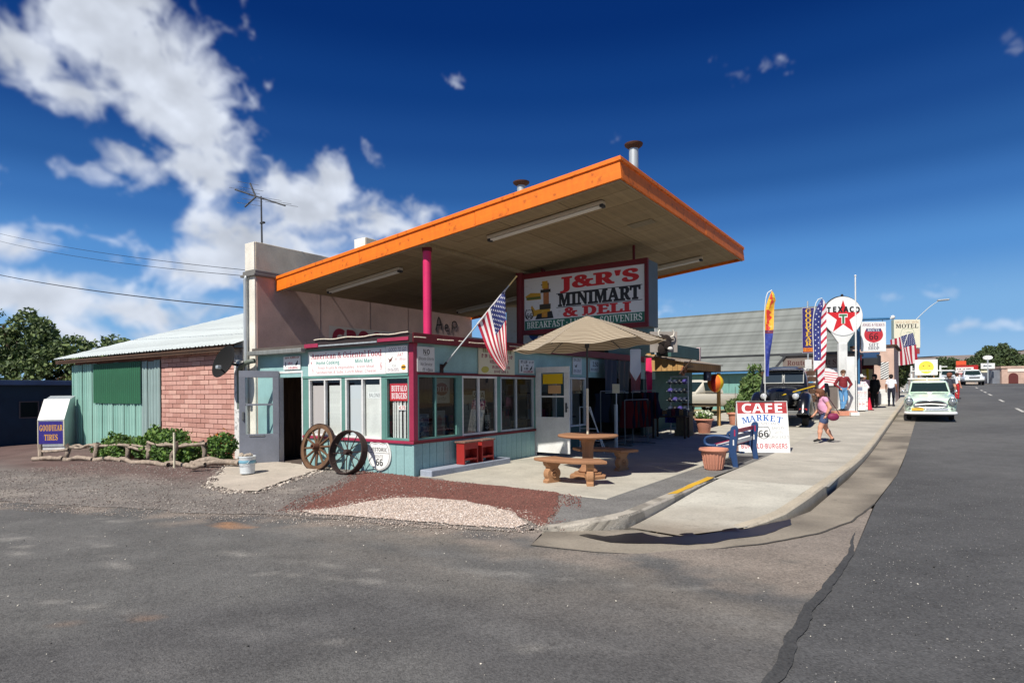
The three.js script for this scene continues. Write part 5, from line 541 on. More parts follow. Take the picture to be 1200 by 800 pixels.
// ---- parasol, table and curved benches
{
  const cx = -5.16, cz = -9.86; const stripe = (() => { const c = document.createElement('canvas'); c.width = 16; c.height = 512; const x = c.getContext('2d'); x.fillStyle = '#bfb098'; x.fillRect(0, 0, 16, 512); for (let i = 0; i < 24; i++) { x.fillStyle = i % 2 ? '#5f4f39' : '#71604a'; x.fillRect(0, i * 21.3, 16, 10); } const t = new THREE.CanvasTexture(c); t.colorSpace = THREE.SRGBColorSpace; t.wrapS = THREE.RepeatWrapping; return new THREE.MeshPhysicalMaterial({ map: t, roughness: .85, transmission: .12, thickness: 0, side: THREE.DoubleSide }); })();
  const u = thing('patio_umbrella', 'beige ring striped patio umbrella standing through the round table', 'umbrella', [cx, 0, cz]); const top = new THREE.Group(); top.name = 'canopy'; u.add(top); top.position.set(0, 2.93, 0); top.rotation.z = .055; top.rotation.x = .03; const R = 1.4, drop = .53, a0 = .60 + Math.PI / 6 * 0; // rib azimuths
  for (let k = 0; k < 6; k++) { const A0 = a0 + k * Math.PI / 3 - .09, A1 = A0 + Math.PI / 3; const p0 = [Math.cos(A0), Math.sin(A0)], p1 = [Math.cos(A1), Math.sin(A1)]; obj('panel', clothGeo(10, 14, (s, t) => { const ex = mix(p0[0], p1[0], s), ez = mix(p0[1], p1[1], s), mid = 4 * s * (1 - s); const rad = t * R; return [ex * rad, -drop * Math.pow(t, 1.12) - mid * (.035 * t * t) + .02 * Math.sin(s * 9 + k) * t * t, ez * rad]; }), stripe, top); obj('rib', rod([0, -.06, 0], [p0[0] * R * .98, -drop - .012, p0[1] * R * .98], .009, .007, 6), MT.darkgrey, top); obj('strut', rod([0, -.5, 0], [p0[0] * R * .5, -drop * .5 - .03, p0[1] * R * .5], .007, .007, 6), MT.darkgrey, top); }
  obj('finial', ball(.03, 0, .02, 0), MT.darkgrey, top); obj('vent_cap', lathe([[.0, .012], [.16, -.05], [.165, -.06]], 24), stripe, top);
  obj('pole', rod([0, .3, 0], [0, 1.62, 0], .022, .022, 12), MT.cream, u); obj('pole_upper', rod([0, 1.62, 0], [0, 2.9, 0], .019, .019, 12), MT.darkgrey, u); obj('runner', rod([0, 2.36, 0], [0, 2.46, 0], .04, .04, 12), MT.darkgrey, u);
  const mS = [MT.sandstone, pm('sandst2', 178, 132, 94, { r: .85, map: TX.mottle, bump: TX.grit, bs: .004 })];
  const t = thing('stone_table', 'round sandstone coloured garden table under the umbrella', 'table', [cx, 0, cz]);
  obj('table_top', lathe([[.03, .79], [.50, .79], [.535, .784], [.55, .765], [.54, .745], [.50, .735], [.03, .73]], 40), mS[0], t); obj('pedestal', lathe([[0, .1], [.17, .1], [.19, .13], [.13, .2], [.105, .34], [.105, .54], [.13, .66], [.19, .72], [.19, .732], [0, .732]], 8), mS[0], t); obj('base', [lathe([[0, 0], [.34, 0], [.345, .05], [.30, .065], [0, .065]], 8), lathe([[0, .065], [.26, .065], [.265, .1], [0, .1]], 8)], mS[1], t);
  const bench = (label, ang) => { const b = thing('stone_bench', label, 'bench', [cx, 0, cz], ang, 'curved stone benches'); const ri = .66, ro = 1.06, ha = .66; const s = new THREE.Shape(); s.absarc(0, 0, ro, -ha - Math.PI / 2, ha - Math.PI / 2, false); s.absarc(0, 0, ri, ha - Math.PI / 2, -ha - Math.PI / 2, true); const g = new THREE.ExtrudeGeometry(s, { depth: .022, bevelEnabled: true, bevelSize: .018, bevelThickness: .018, bevelSegments: 3, curveSegments: 22 }); g.rotateX(-Math.PI / 2); g.translate(0, .383, 0); /* shape y -> -z, so arc faces +z */ obj('seat', metric(g), mS[0], b);
    for (const sg of [-1, 1]) { const a = sg * .42; const leg = new THREE.Shape(); leg.moveTo(-.15, 0); leg.lineTo(.15, 0); leg.lineTo(.15, .035); leg.quadraticCurveTo(.1, .05, .12, .09); leg.quadraticCurveTo(.17, .16, .11, .22); leg.quadraticCurveTo(.06, .26, .14, .31); leg.lineTo(.16, .365); leg.lineTo(-.16, .365); leg.lineTo(-.14, .31); leg.quadraticCurveTo(-.06, .26, -.11, .22); leg.quadraticCurveTo(-.17, .16, -.12, .09); leg.quadraticCurveTo(-.1, .05, -.15, .035); leg.closePath(); const lg = extr(leg, .12, .014); lg.rotateY(Math.PI / 2 + 0); const L = obj('leg', metric(place(lg, 0, 0, .86)).rotateY(a), mS[1], b); const sc = []; for (const q of [-1, 1]) sc.push(place(new THREE.TorusGeometry(.065, .02, 8, 18), 0, .15, .86).translate(0, 0, 0)); const tor = new THREE.TorusGeometry(.06, .017, 8, 18); tor.rotateY(Math.PI / 2); const t1 = tor.clone().translate(.062, .15, .86), t2 = tor.clone().translate(-.062, .15, .86); const hub1 = ball(.028, .062, .15, .86), hub2 = ball(.028, -.062, .15, .86); obj('scroll', [metric(t1), metric(t2), hub1, hub2].map(q => q.rotateY(a)), mS[1], L); }
    return b; };
  bench('curved stone bench in full sun on the shop side of the round table', .10); { const b2 = bench('curved stone bench in the umbrella shade behind the round table', Math.PI + .2); b2.position.x -= .08; b2.position.z -= .38; }
}
// ---- terracotta pots
function pot(label, x, y, z, s, o = {}) { const p = thing('clay_pot', label, 'plant pot', [x, y, z]); const R = .25 * s, H_ = .43 * s; obj('pot', lathe([[0, 0], [R * .62, 0], [R * .66, .01], [R * .92, H_ * .84], [R * .98, H_ * .86], [R * 1.14, H_ * .9], [R * 1.15, H_ * .94], [R * 1.1, H_], [R * .98, H_], [R * .9, H_ * .9], [R * .5, H_ * .86], [0, H_ * .86]], 32), o.m ?? MT.terracotta, p); if (o.ribs) { const n = 20, geo = []; for (let i = 0; i < n; i++) { const a = i / n * 6.2832; geo.push(rod([Math.cos(a) * R * .68, H_ * .06, Math.sin(a) * R * .68], [Math.cos(a) * R * .895, H_ * .8, Math.sin(a) * R * .895], .012, .018, 6)); } obj('fluting', geo, MT.terracotta, p); } if (o.plant) o.plant(p, H_, R); return p; }
pot('empty fluted terracotta pot standing beside the blue bench', -3.58, -.012, -12.2, 1, { ribs: 1 });
// ---- slatted bench
{ const b = thing('slat_bench', 'slatted bench with blue side frames and red, white and blue slats', 'bench', [-3.42, -.012, -13.72], 0); const mB = paint('benchblue', 40, 72, 118, .5), mR = paint('benchred', 186, 36, 74, .5), mW = MT.white;
  // faces -X; frames at both ends, built in x-y and set along z
  for (const z of [.88, -.86]) { const s = new THREE.Shape(); s.moveTo(.06, 0); s.lineTo(.14, 0); s.lineTo(.1, .3); s.lineTo(.13, .62); s.quadraticCurveTo(.16, .82, .1, .84); s.quadraticCurveTo(.02, .84, .01, .74); s.lineTo(-.02, .44); s.lineTo(-.30, .40); s.quadraticCurveTo(-.42, .40, -.46, .3); s.lineTo(-.5, 0); s.lineTo(-.42, 0); s.quadraticCurveTo(-.4, .2, -.34, .28); s.quadraticCurveTo(-.2, .36, -.02, .3); s.quadraticCurveTo(.03, .16, .06, 0); const fr = obj('side_frame', place(extr(s, .07, .012), 0, 0, z), mB, b);
    obj('arm_rest', place(metric(new THREE.TubeGeometry(new THREE.CatmullRomCurve3([V(.0, .58, 0), V(-.16, .62, 0), V(-.38, .62, 0), V(-.52, .56, 0), V(-.52, .46, 0), V(-.42, .42, 0), V(-.3, .43, 0)]), 26, .032, 8)), 0, 0, z), mB, fr);
    obj('inset_panel', place(rbox(.03, .14, .075, .008), .09, .7, z), mR, fr); obj('inset_panel', place(rbox(.03, .12, .075, .008), .065, .5, z), mW, fr); }
  const cols = [mR, mW, mB, mW, mR, mB]; for (let i = 0; i < 5; i++) obj('seat_slat', rspan(-.44 + i * .085, -.37 + i * .085, .405 + .006 * i * 0, .43, -.82, .84, .006), cols[i], b); [[.045, .72, mR], [.03, .60, mB], [.018, .48, mW]].forEach(([x, y, m]) => obj('back_slat', place(rbox(.025, .085, 1.66, .006), x, y, .01, 0, 0, -.12), m, b)); obj('stretcher', rspan(-.42, .06, .2, .24, -.02, .02, .01), mB, b); }
// ---- folding pavement sign
{
  const g = thing('sandwich_board', 'white folding pavement sign with red cafe heading', 'sign', [-3.52, .0, -16.06], Math.atan2(.51, .86)); const W = 1.22, H_ = 1.28, tilt = .16;
  const face = print(W, H_, (x, t, a) => { x.fillStyle = '#b03a3c'; x.fillRect(0, 0, 1, .23); t('CAFE', .5, .125, .19, '#fff', 'bold sans-serif', .86); x.save(); const s = 'MARKET'; for (let i = 0; i < 6; i++) { const q = (i - 2.5) / 2.5; t(s[i], .5 + q * .34, .315 + q * q * .045, .125, '#2a62b0', 'bold serif', 0, q * .22); } x.restore(); t('DAILY SPECIALS', .52, .43, .05, '#8a8a8a', 'sans-serif', .62); shield66(x, .5, .61, .26, .24); x.lineWidth = .012; x.strokeStyle = '#333'; x.stroke(); t('66', .5, .63, .14, '#222', 'bold sans-serif'); t('BEER', .2, .53, .055, '#777', 'sans-serif'); t('ICE', .2, .62, .055, '#777', 'sans-serif'); t('BAKERY', .8, .52, .055, '#888', 'sans-serif'); t('GIFTS', .8, .61, .055, '#888', 'sans-serif'); t('GROCERIES', .81, .70, .055, '#888', 'sans-serif'); t('BUFFALO·BURGERS', .5, .87, .1, '#b8404a', 'bold sans-serif', .94); }, { px: 420 });
  const f = new THREE.Group(); f.name = 'front_board'; g.add(f); f.position.set(0, 0, .2); f.rotation.x = -tilt; obj('panel', rbox(W, H_, .02, .004, 0, H_ / 2, 0), MT.white, f); obj('printed_face', place(pane01(W * .985, H_ * .985), 0, H_ / 2, .013), face, f); obj('edge_frame', [rspan(-W / 2 - .012, -W / 2, 0, H_, -.02, .014, .004), rspan(W / 2, W / 2 + .012, 0, H_, -.02, .014, .004), rspan(-W / 2 - .012, W / 2 + .012, H_, H_ + .014, -.02, .014, .004)], MT.white, f);
  const k = new THREE.Group(); k.name = 'back_board'; g.add(k); k.position.set(0, 0, -.2); k.rotation.x = tilt; obj('panel', rbox(W, H_, .02, .004, 0, H_ / 2, 0), pm('backbd', 150, 120, 116, { r: .8, map: TX.mottle }), k); obj('edge_frame', [rspan(-W / 2 - .012, -W / 2, 0, H_, -.014, .02, .004), rspan(W / 2, W / 2 + .012, 0, H_, -.014, .02, .004)], MT.white, k); obj('hinge', rspan(-.3, .3, 1.255, 1.285, -.03, .03, .006), MT.dullsteel, g);
}
// ================================================================ NEXT SHOP: wooden porch past the canopy
{
  const n = thing('porch_shop', 'dark green shop front with wooden board awning past the canopy', 'shop');
  obj('wall', [span(-8.4, -8.2, -.1, 3.0, -20.42, -25), span(-14, -8.41, -.1, 3.0, -24.8, -25)], MT.tealDark, n); obj('roof', span(-14, -8.0, 3.0, 3.12, -16.6, -25.2), MT.woodGrey, n);
  obj('upper_panel', rspan(-7.72, -7.6, 2.75, 3.2, -20.9, -24.1, .01), MT.tealDark, n); obj('panel_end', rspan(-7.73, -7.58, 2.70, 3.24, -24.101, -24.22, .01), pm('palepk', 196, 170, 170, { r: .8 }), n); obj('upper_wall', span(-8.1, -7.97, 2.68, 4.0, -16.6, -20.3), MT.tealDark, n); obj('wall_edge', rspan(-8.1, -7.95, 2.68, 4.0, -20.301, -20.42, .01), MT.white, n);
  // board awning
  const aw = new THREE.Group(); aw.name = 'awning'; n.add(aw); for (let i = 0; i < 8; i++) { const xa = -8.18 + i * .185; obj('board', rspan(xa, xa + .18, 2.2, 2.86 - i * .05, -19.58, -19.555, .004), i % 3 ? MT.woodLight : pm('woodL2', 214, 164, 96, { r: .8, map: TX.wood }), aw); } obj('fascia', rspan(-6.76, -6.71, 2.24, 2.48, -19.6, -23.9, .008), MT.wood, aw); obj('roof_deck', box(1.75, .03, 4.5, -7.5, 2.66, -21.7, 0, 0, -.2), MT.woodGrey, aw); obj('end_board', rspan(-8.2, -6.76, 2.24, 2.46, -23.86, -23.9, .006), MT.wood, aw);
  for (const z of [-23.75]) obj('post', rspan(-6.82, -6.7, rise(z) - .1, 2.2, z - .06, z + .06, .01), MT.woodLight, n); obj('rail', [rspan(-8.2, -6.83, .95, 1.02, -23.78, -23.72, .01), rspan(-8.2, -6.83, .55, .6, -23.78, -23.72, .01)], MT.woodDark, n);
}
// mounted bull head
{ const h = thing('bull_head', 'dark horned bull head mounted on a board above the wooden awning', 'ornament', [-7.25, 3.12, -19.3], .7); h.scale.setScalar(.62); obj('board', rspan(-.75, .75, -.5, .6, -.12, -.06, .01), pm('greybd', 168, 160, 152, { r: .9, map: TX.mottle }), h); const fur = pm('fur', 52, 42, 38, { r: 1, map: TX.mottle, bump: TX.grit, bs: .02 }); obj('head', [ball(.3, .05, .08, .12, 1, 1.15, .9, 18), ball(.22, .08, -.18, .3, .85, 1.2, .9, 16), ball(.26, -.15, .2, 0, 1, 1, .8, 14), ball(.3, -.1, -.35, .02, .9, 1.1, .7, 14)], fur, h); obj('muzzle', ball(.13, .16, -.34, .46, 1.1, .8, .8, 14), pm('muzz', 226, 222, 214, { r: .8 }), h); for (const s of [-1, 1]) obj('horn', tube([[.05 + s * .24, .3, .14], [.05 + s * .38, .36, .17], [.05 + s * .42, .54, .18], [.05 + s * .34, .68, .2]], .035, 14, 8), pm('horn', 236, 230, 216, { r: .5 }), h); for (const s of [-1, 1]) obj('ear', ball(.1, .05 + s * .34, .16, .08, 1.3, .5, .4, 10), fur, h); }
// hat rack with caps, balloons, planters
{ const r = thing('hat_rack', 'wire rack of dark caps standing under the wooden awning', 'display rack', [-7.0, rise(-20), -20.0]); obj('frame', [rod([-.3, 0, 0], [-.3, 1.95, 0], .018), rod([.3, 0, 0], [.3, 1.95, 0], .018), rod([-.3, 1.95, 0], [.3, 1.95, 0], .018), rod([-.3, .02, -.25], [-.3, .02, .25], .018), rod([.3, .02, -.25], [.3, .02, .25], .018)], MT.white, r); for (let s = 0; s < 4; s++) { obj('tier', rspan(-.34, .34, .85 + s * .3, .865 + s * .3, -.02, .28, .004), MT.galv, r); for (let i = 0; i < 4; i++) { const cp = obj('cap', [ball(.105, -.25 + i * .165, .88 + s * .3, .15, .85, .85, 1, 12), place(rbox(.13, .012, .1, .004), -.25 + i * .165, .872 + s * .3, .25)], [MT.navy, MT.black, pm('purple', 70, 60, 130, { r: .8 }), MT.navy][(i + s) % 4], r); } } obj('skirt_cloth', clothGeo(24, 4, (u, v) => [-.42 + u * .84, .82 - v * .42, .22 + .05 * Math.sin(u * 40) * (1 + v)]), pm('purp2', 58, 62, 150, { r: .85 }), r);
  const pd = thing('pedestal', 'plain wooden pedestal box below the hat rack', 'pedestal', [-6.72, rise(-19.9), -19.7]); obj('box', rspan(-.22, .22, 0, .78, -.2, .2, .01), pm('pedw', 150, 128, 96, { r: .9, map: TX.wood }), pd); obj('foot', rspan(-.26, .26, 0, .2, .201, .26, .01), pm('pedw'), pd);
  pot('terracotta pot of white flowers beside the wooden pedestal', -6.42, rise(-20.8), -20.8, 1.15, { plant: (p, H_, R) => { obj('foliage', leafCloud([[0, H_ + .08, 0, .3, .18, .28]], 700, .05, GREEN, {}), mLeaf, p); obj('blossom', leafCloud([[0, H_ + .14, 0, .3, .15, .28]], 260, .045, [C(240, 240, 226), C(220, 226, 190)], { hollow: .6 }), mLeaf, p); } });
  pot('terracotta pot with bare stem near the awning post', -6.3, rise(-24.3), -24.3, 1.1, { plant: (p, H_) => { obj('stem', rod([0, H_ * .8, 0], [.02, H_ + 1.0, 0], .012, .008, 6), MT.woodDark, p); } });
  const bl = thing('balloon_windsock', 'orange and yellow balloon windsock hanging from the awning corner', 'windsock', [-6.75, 2.22, -23.3]); const n = 10; for (let k = 0; k < n; k++) { const g = new THREE.SphereGeometry(.3, 4, 16, k / n * 6.2832, 6.2832 / n); g.scale(1, 1.15, 1); const p = g.attributes.position; for (let i = 0; i < p.count; i++) { const y = p.getY(i); if (y < 0) { const q = 1 + y * .55; p.setX(i, p.getX(i) * q); p.setZ(i, p.getZ(i) * q); } } g.computeVertexNormals(); obj('gore', place(g, 0, -.42, 0), [MT.yellow, pm('org', 232, 110, 30, { r: .7 }), MT.red, pm('org')][k % 4], bl); } obj('cord', rod([0, -.08, 0], [0, .06, 0], .006), MT.black, bl);
  const wv = thing('awning_trinket', 'small wood and rope trinket hung on the wooden fascia', 'ornament', [-6.66, 2.2, -19.5]); obj('ring', [place(metric(new THREE.TorusGeometry(.13, .03, 8, 18)), 0, -.02, .1, 0, Math.PI / 2, 0), place(metric(new THREE.TorusGeometry(.09, .025, 8, 16)), 0, .06, -.16, 0, Math.PI / 2, 0)], pm('trink', 150, 96, 62, { r: .8 }), wv); obj('stick', [rod([.02, -.12, .5], [.02, .34, -.6], .025, .02), rod([.02, .1, -.3], [.02, .16, -.9], .02, .02)], MT.woodDark, wv);
  const bt = thing('hanging_tins', 'dark painted tin hung beside the balloon windsock', 'ornament', [-6.78, 2.05, -22.4]); obj('tin', rspan(-.06, .06, -.16, .16, -.3, .3, .03), MT.navy, bt); obj('band', rspan(-.062, .062, -.05, .05, .1, .16, .01), MT.white, bt); obj('cord', rod([0, .15, 0], [0, .3, 0], .006), MT.black, bt); }
// ---- dark goods stand under the canopy
{ const rk = thing('wire_rack', 'white wire rack standing behind the open white door', 'display rack', [-7.2, 0, -13.9]); obj('frame', [rod([-.3, 0, 0], [-.3, 1.15, 0], .012), rod([-.3, 1.15, 0], [0, 1.15, 0], .012), rod([0, 1.15, 0], [.42, 0, .05], .014), rod([-.05, 1.15, 0], [.3, 0, -.3], .014), rod([-.3, .6, 0], [.2, .6, 0], .01), rod([-.3, .3, 0], [.3, .3, 0], .01)], MT.white, rk);
  const sp = thing('sign_post', 'slim post with small cream placard under the canopy', 'sign', [-6.7, 0, -14.4]); obj('post', rod([0, 0, 0], [0, 1.62, 0], .015), MT.galv, sp); obj('placard', rspan(-.1, .1, 1.5, 1.74, .016, .03, .004), MT.cream, sp); obj('foot', lathe([[0, 0], [.16, 0], [.16, .02], [.03, .04]], 16), MT.darkgrey, sp);
  const pp = thing('support_pipe', 'pale steel pipe prop standing under the shop sign', 'pipe', [-6.95, 0, -14.9]); obj('pipe', rod([0, 0, 0], [0, 1.2, 0], .05, .05, 14), MT.galv, pp);
  const cr = thing('clothes_rack', 'rail of dark red and navy clothes in the canopy shade', 'clothes rack', [-7.0, 0, -16.4], 1.4); obj('frame', [rod([-.6, 0, 0], [-.6, 1.3, 0], .016), rod([.6, 0, 0], [.6, 1.3, 0], .016), rod([-.6, 1.3, 0], [.6, 1.3, 0], .016), rod([-.6, .03, -.25], [-.6, .03, .25], .016), rod([.6, .03, -.25], [.6, .03, .25], .016)], MT.dullsteel, cr); for (let i = 0; i < 10; i++) obj('garment', clothGeo(4, 6, (u, v) => [-.52 + i * .115 + .02 * Math.sin(v * 5 + i), 1.26 - v * .75, -.22 + u * .44 + .02 * Math.sin(v * 7 + i * 2)]), [MT.maroon, MT.navy, pm('garR', 150, 28, 30, { r: .9 }), MT.darkgrey][i % 4], cr);
  const rackOf = (label, x, z, turn, n, cols) => { const g = thing('clothes_rack', label, 'clothes rack', [x, 0, z], turn); obj('frame', [rod([-.7, 0, 0], [-.7, 1.55, 0], .016), rod([.7, 0, 0], [.7, 1.55, 0], .016), rod([-.7, 1.55, 0], [.7, 1.55, 0], .016), rod([-.7, .03, -.25], [-.7, .03, .25], .016), rod([.7, .03, -.25], [.7, .03, .25], .016)], MT.dullsteel, g); for (let i = 0; i < n; i++) obj('garment', clothGeo(5, 7, (u, v) => [-.62 + i * 1.24 / n + .03 * Math.sin(v * 5 + i), 1.5 - v * rr(.8, .81) - .05 * (u - .5) ** 2, -.24 + u * .48 + .03 * Math.sin(v * 7 + i * 2)]), cols[i % cols.length], g); };
  rackOf('rail of dark jackets hung against the shop opening', -7.5, -15.9, 1.5, 12, [MT.navy, MT.black, MT.darkgrey, pm('garG', 52, 60, 52, { r: .9 })]); rackOf('rail of mixed dark shirts near the pink cloth strip', -7.3, -17.7, 1.45, 12, [MT.black, MT.maroon, MT.navy, pm('garB', 60, 50, 80, { r: .9 })]);
  for (const [lb, z, m] of [['dark navy blanket hung from the annex fascia', -16.2, MT.navy], ['black patterned blanket hung next to the navy one', -17.1, MT.black], ['maroon woven blanket hung beside the pennant', -18.0, MT.maroon]]) { const g = thing('hung_blanket', lb, 'blanket', [-7.72, 2.46, z], Math.PI / 2); obj('cloth', clothGeo(10, 10, (u, v) => [(u - .5) * .8, -v * .95, .03 * Math.sin(u * 14 + v * 2)]), m, g); obj('rod', rod([-.44, .01, 0], [.44, .01, 0], .012), MT.woodDark, g); obj('fringe', clothGeo(20, 2, (u, v) => [(u - .5) * .8, -.95 - v * .06, .03 * Math.sin(u * 14 + 2) + .01 * (Math.round(u * 20) % 2)]), MT.cream, g); }
  const tb = thing('goods_table', 'low table of boxed souvenirs in the canopy shade', 'table', [-6.9, 0, -18.9], .1); obj('top', rbox(1.1, .04, .6, .01, 0, .72, 0), MT.woodDark, tb); for (const [x, z] of [[-.5, -.25], [.5, -.25], [-.5, .25], [.5, .25]]) obj('leg', rspan(x - .03, x + .03, 0, .7, z - .03, z + .03, .005), MT.woodDark, tb); for (let i = 0; i < 8; i++) obj('souvenir_box', rbox(.12, rr(.1, .3), .14, .01, -.45 + i * .13, .85, rr(-.1, .1)), [MT.maroon, MT.navy, MT.wood, MT.darkgrey][i % 4], tb);
  const pt = thing('pointed_banner', 'pale pointed cloth pennant hanging under the canopy edge', 'pennant', [-5.78, 2.55, -13.5], .6); obj('cloth', clothGeo(6, 10, (u, v) => { const w = v < .7 ? .13 : .13 * (1 - (v - .7) / .3); return [(u - .5) * 2 * w, -v * .75, .03 * Math.sin(v * 6 + u * 3)]; }), pm('penn', 196, 200, 206, { r: .8 }), pt); obj('rod', rod([-.16, 0, 0], [.16, 0, 0], .01), MT.darkgrey, pt); obj('cord', [rod([-.1, 0, 0], [0, .5, 0], .004), rod([.1, 0, 0], [0, .5, 0], .004), rod([0, .5, 0], [0, 1.95, 0], .004)], MT.darkgrey, pt);
  const pk = thing('pink_banner', 'narrow bright pink cloth strip hanging past the canopy shade', 'banner', [-7.5, 2.6, -18.6]); obj('cloth', clothGeo(6, 16, (u, v) => [(u - .5) * .2 * (1 - .2 * v), -v * 1.6, .04 * Math.sin(v * 6 + u * 2)]), pm('pinkc', 226, 40, 96, { r: .8 }), pk); obj('rod', rod([-.15, .01, 0], [.15, .01, 0], .012), MT.woodDark, pk); obj('stand', [rod([-.13, -2.55, 0], [-.13, .02, 0], .014), rod([-.3, -2.54, .2], [.05, -2.54, -.2], .012)], MT.darkgrey, pk);
  flatSign('wall_notice', 'white chicken notice on the teal wall beside the white door', .5, .46, [XF + .02, 2.24, -14.58], Math.PI / 2, print(.5, .46, (x, t, a) => { x.fillStyle = '#222'; x.beginPath(); x.moveTo(.2, .4); x.lineTo(.3, .5); x.lineTo(.5, .36); x.lineTo(.4, .58); x.lineTo(.26, .58); x.fill(); scribble(x, .1, .9, .14, .14, '#444', a); scribble(x, .1, .9, .8, .14, '#446', a); }, { bg: '#cfd4d8', px: 160 })); flatSign('wall_notice', 'pale blue price notice beside the dark shop opening', .55, .34, [XF + .02, 2.27, -15.6], Math.PI / 2, print(.55, .34, (x, t, a) => { t('2.50', .6, .35, .4, '#234', 'bold sans-serif'); scribble(x, .1, .9, .8, .16, '#456', a); }, { bg: '#b6c8d0', px: 160 })); }

// ================================================================ ALONG THE STREET
const CS = (c, p) => Math.sign(c) * Math.pow(Math.abs(c), p);
const ring = (hw, y0, y1, e = .45, n = 28, top = 1) => { const r = []; for (let i = 0; i < n; i++) { const a = i / n * 6.2832; const s = Math.sin(a), yy = CS(s, e); const w = mix(1, top, (yy + 1) / 2); r.push([CS(Math.cos(a), e) * hw * w, mix(y0, y1, (yy + 1) / 2)]); } return r; };
function loft(secs, crease = .6) { const P = [], n = secs[0].p.length; const q = (a, b, c) => P.push(...a, ...b, ...c); const pt = (s, i) => [s.p[i % n][0], s.p[i % n][1], s.z]; for (let k = 0; k < secs.length - 1; k++) for (let i = 0; i < n; i++) { const a = pt(secs[k], i), b = pt(secs[k], i + 1), c = pt(secs[k + 1], i + 1), d = pt(secs[k + 1], i); q(a, b, c); q(a, c, d); } for (const s of [secs[0], secs[secs.length - 1]]) { const c = [s.p.reduce((t, v) => t + v[0], 0) / n, s.p.reduce((t, v) => t + v[1], 0) / n, s.z]; for (let i = 0; i < n; i++) q(c, pt(s, i), pt(s, i + 1)); } const g = new THREE.BufferGeometry(); g.setAttribute('position', new THREE.Float32BufferAttribute(P, 3)); g.computeVertexNormals(); return metric(toCreasedNormals(g, crease)); }
function carWheel(parent, x, y, z, r, w, o = {}) { const g = new THREE.Group(); g.name = 'wheel'; parent.add(g); g.position.set(x, y, z); obj('tyre', place(lathe([[r * .6, -w / 2], [r * .92, -w / 2], [r, -w * .3], [r, w * .3], [r * .92, w / 2], [r * .6, w / 2]], 28), 0, 0, 0, 0, 0, Math.PI / 2), MT.rubber, g); obj('rim', place(lathe([[0, -w * .36], [r * .3, -w * .4], [r * .62, -w * .3], [r * .62, w * .3], [r * .3, w * .4], [0, w * .36]], 24), 0, 0, 0, 0, 0, Math.PI / 2), o.rim ?? MT.chrome, g); return g; }
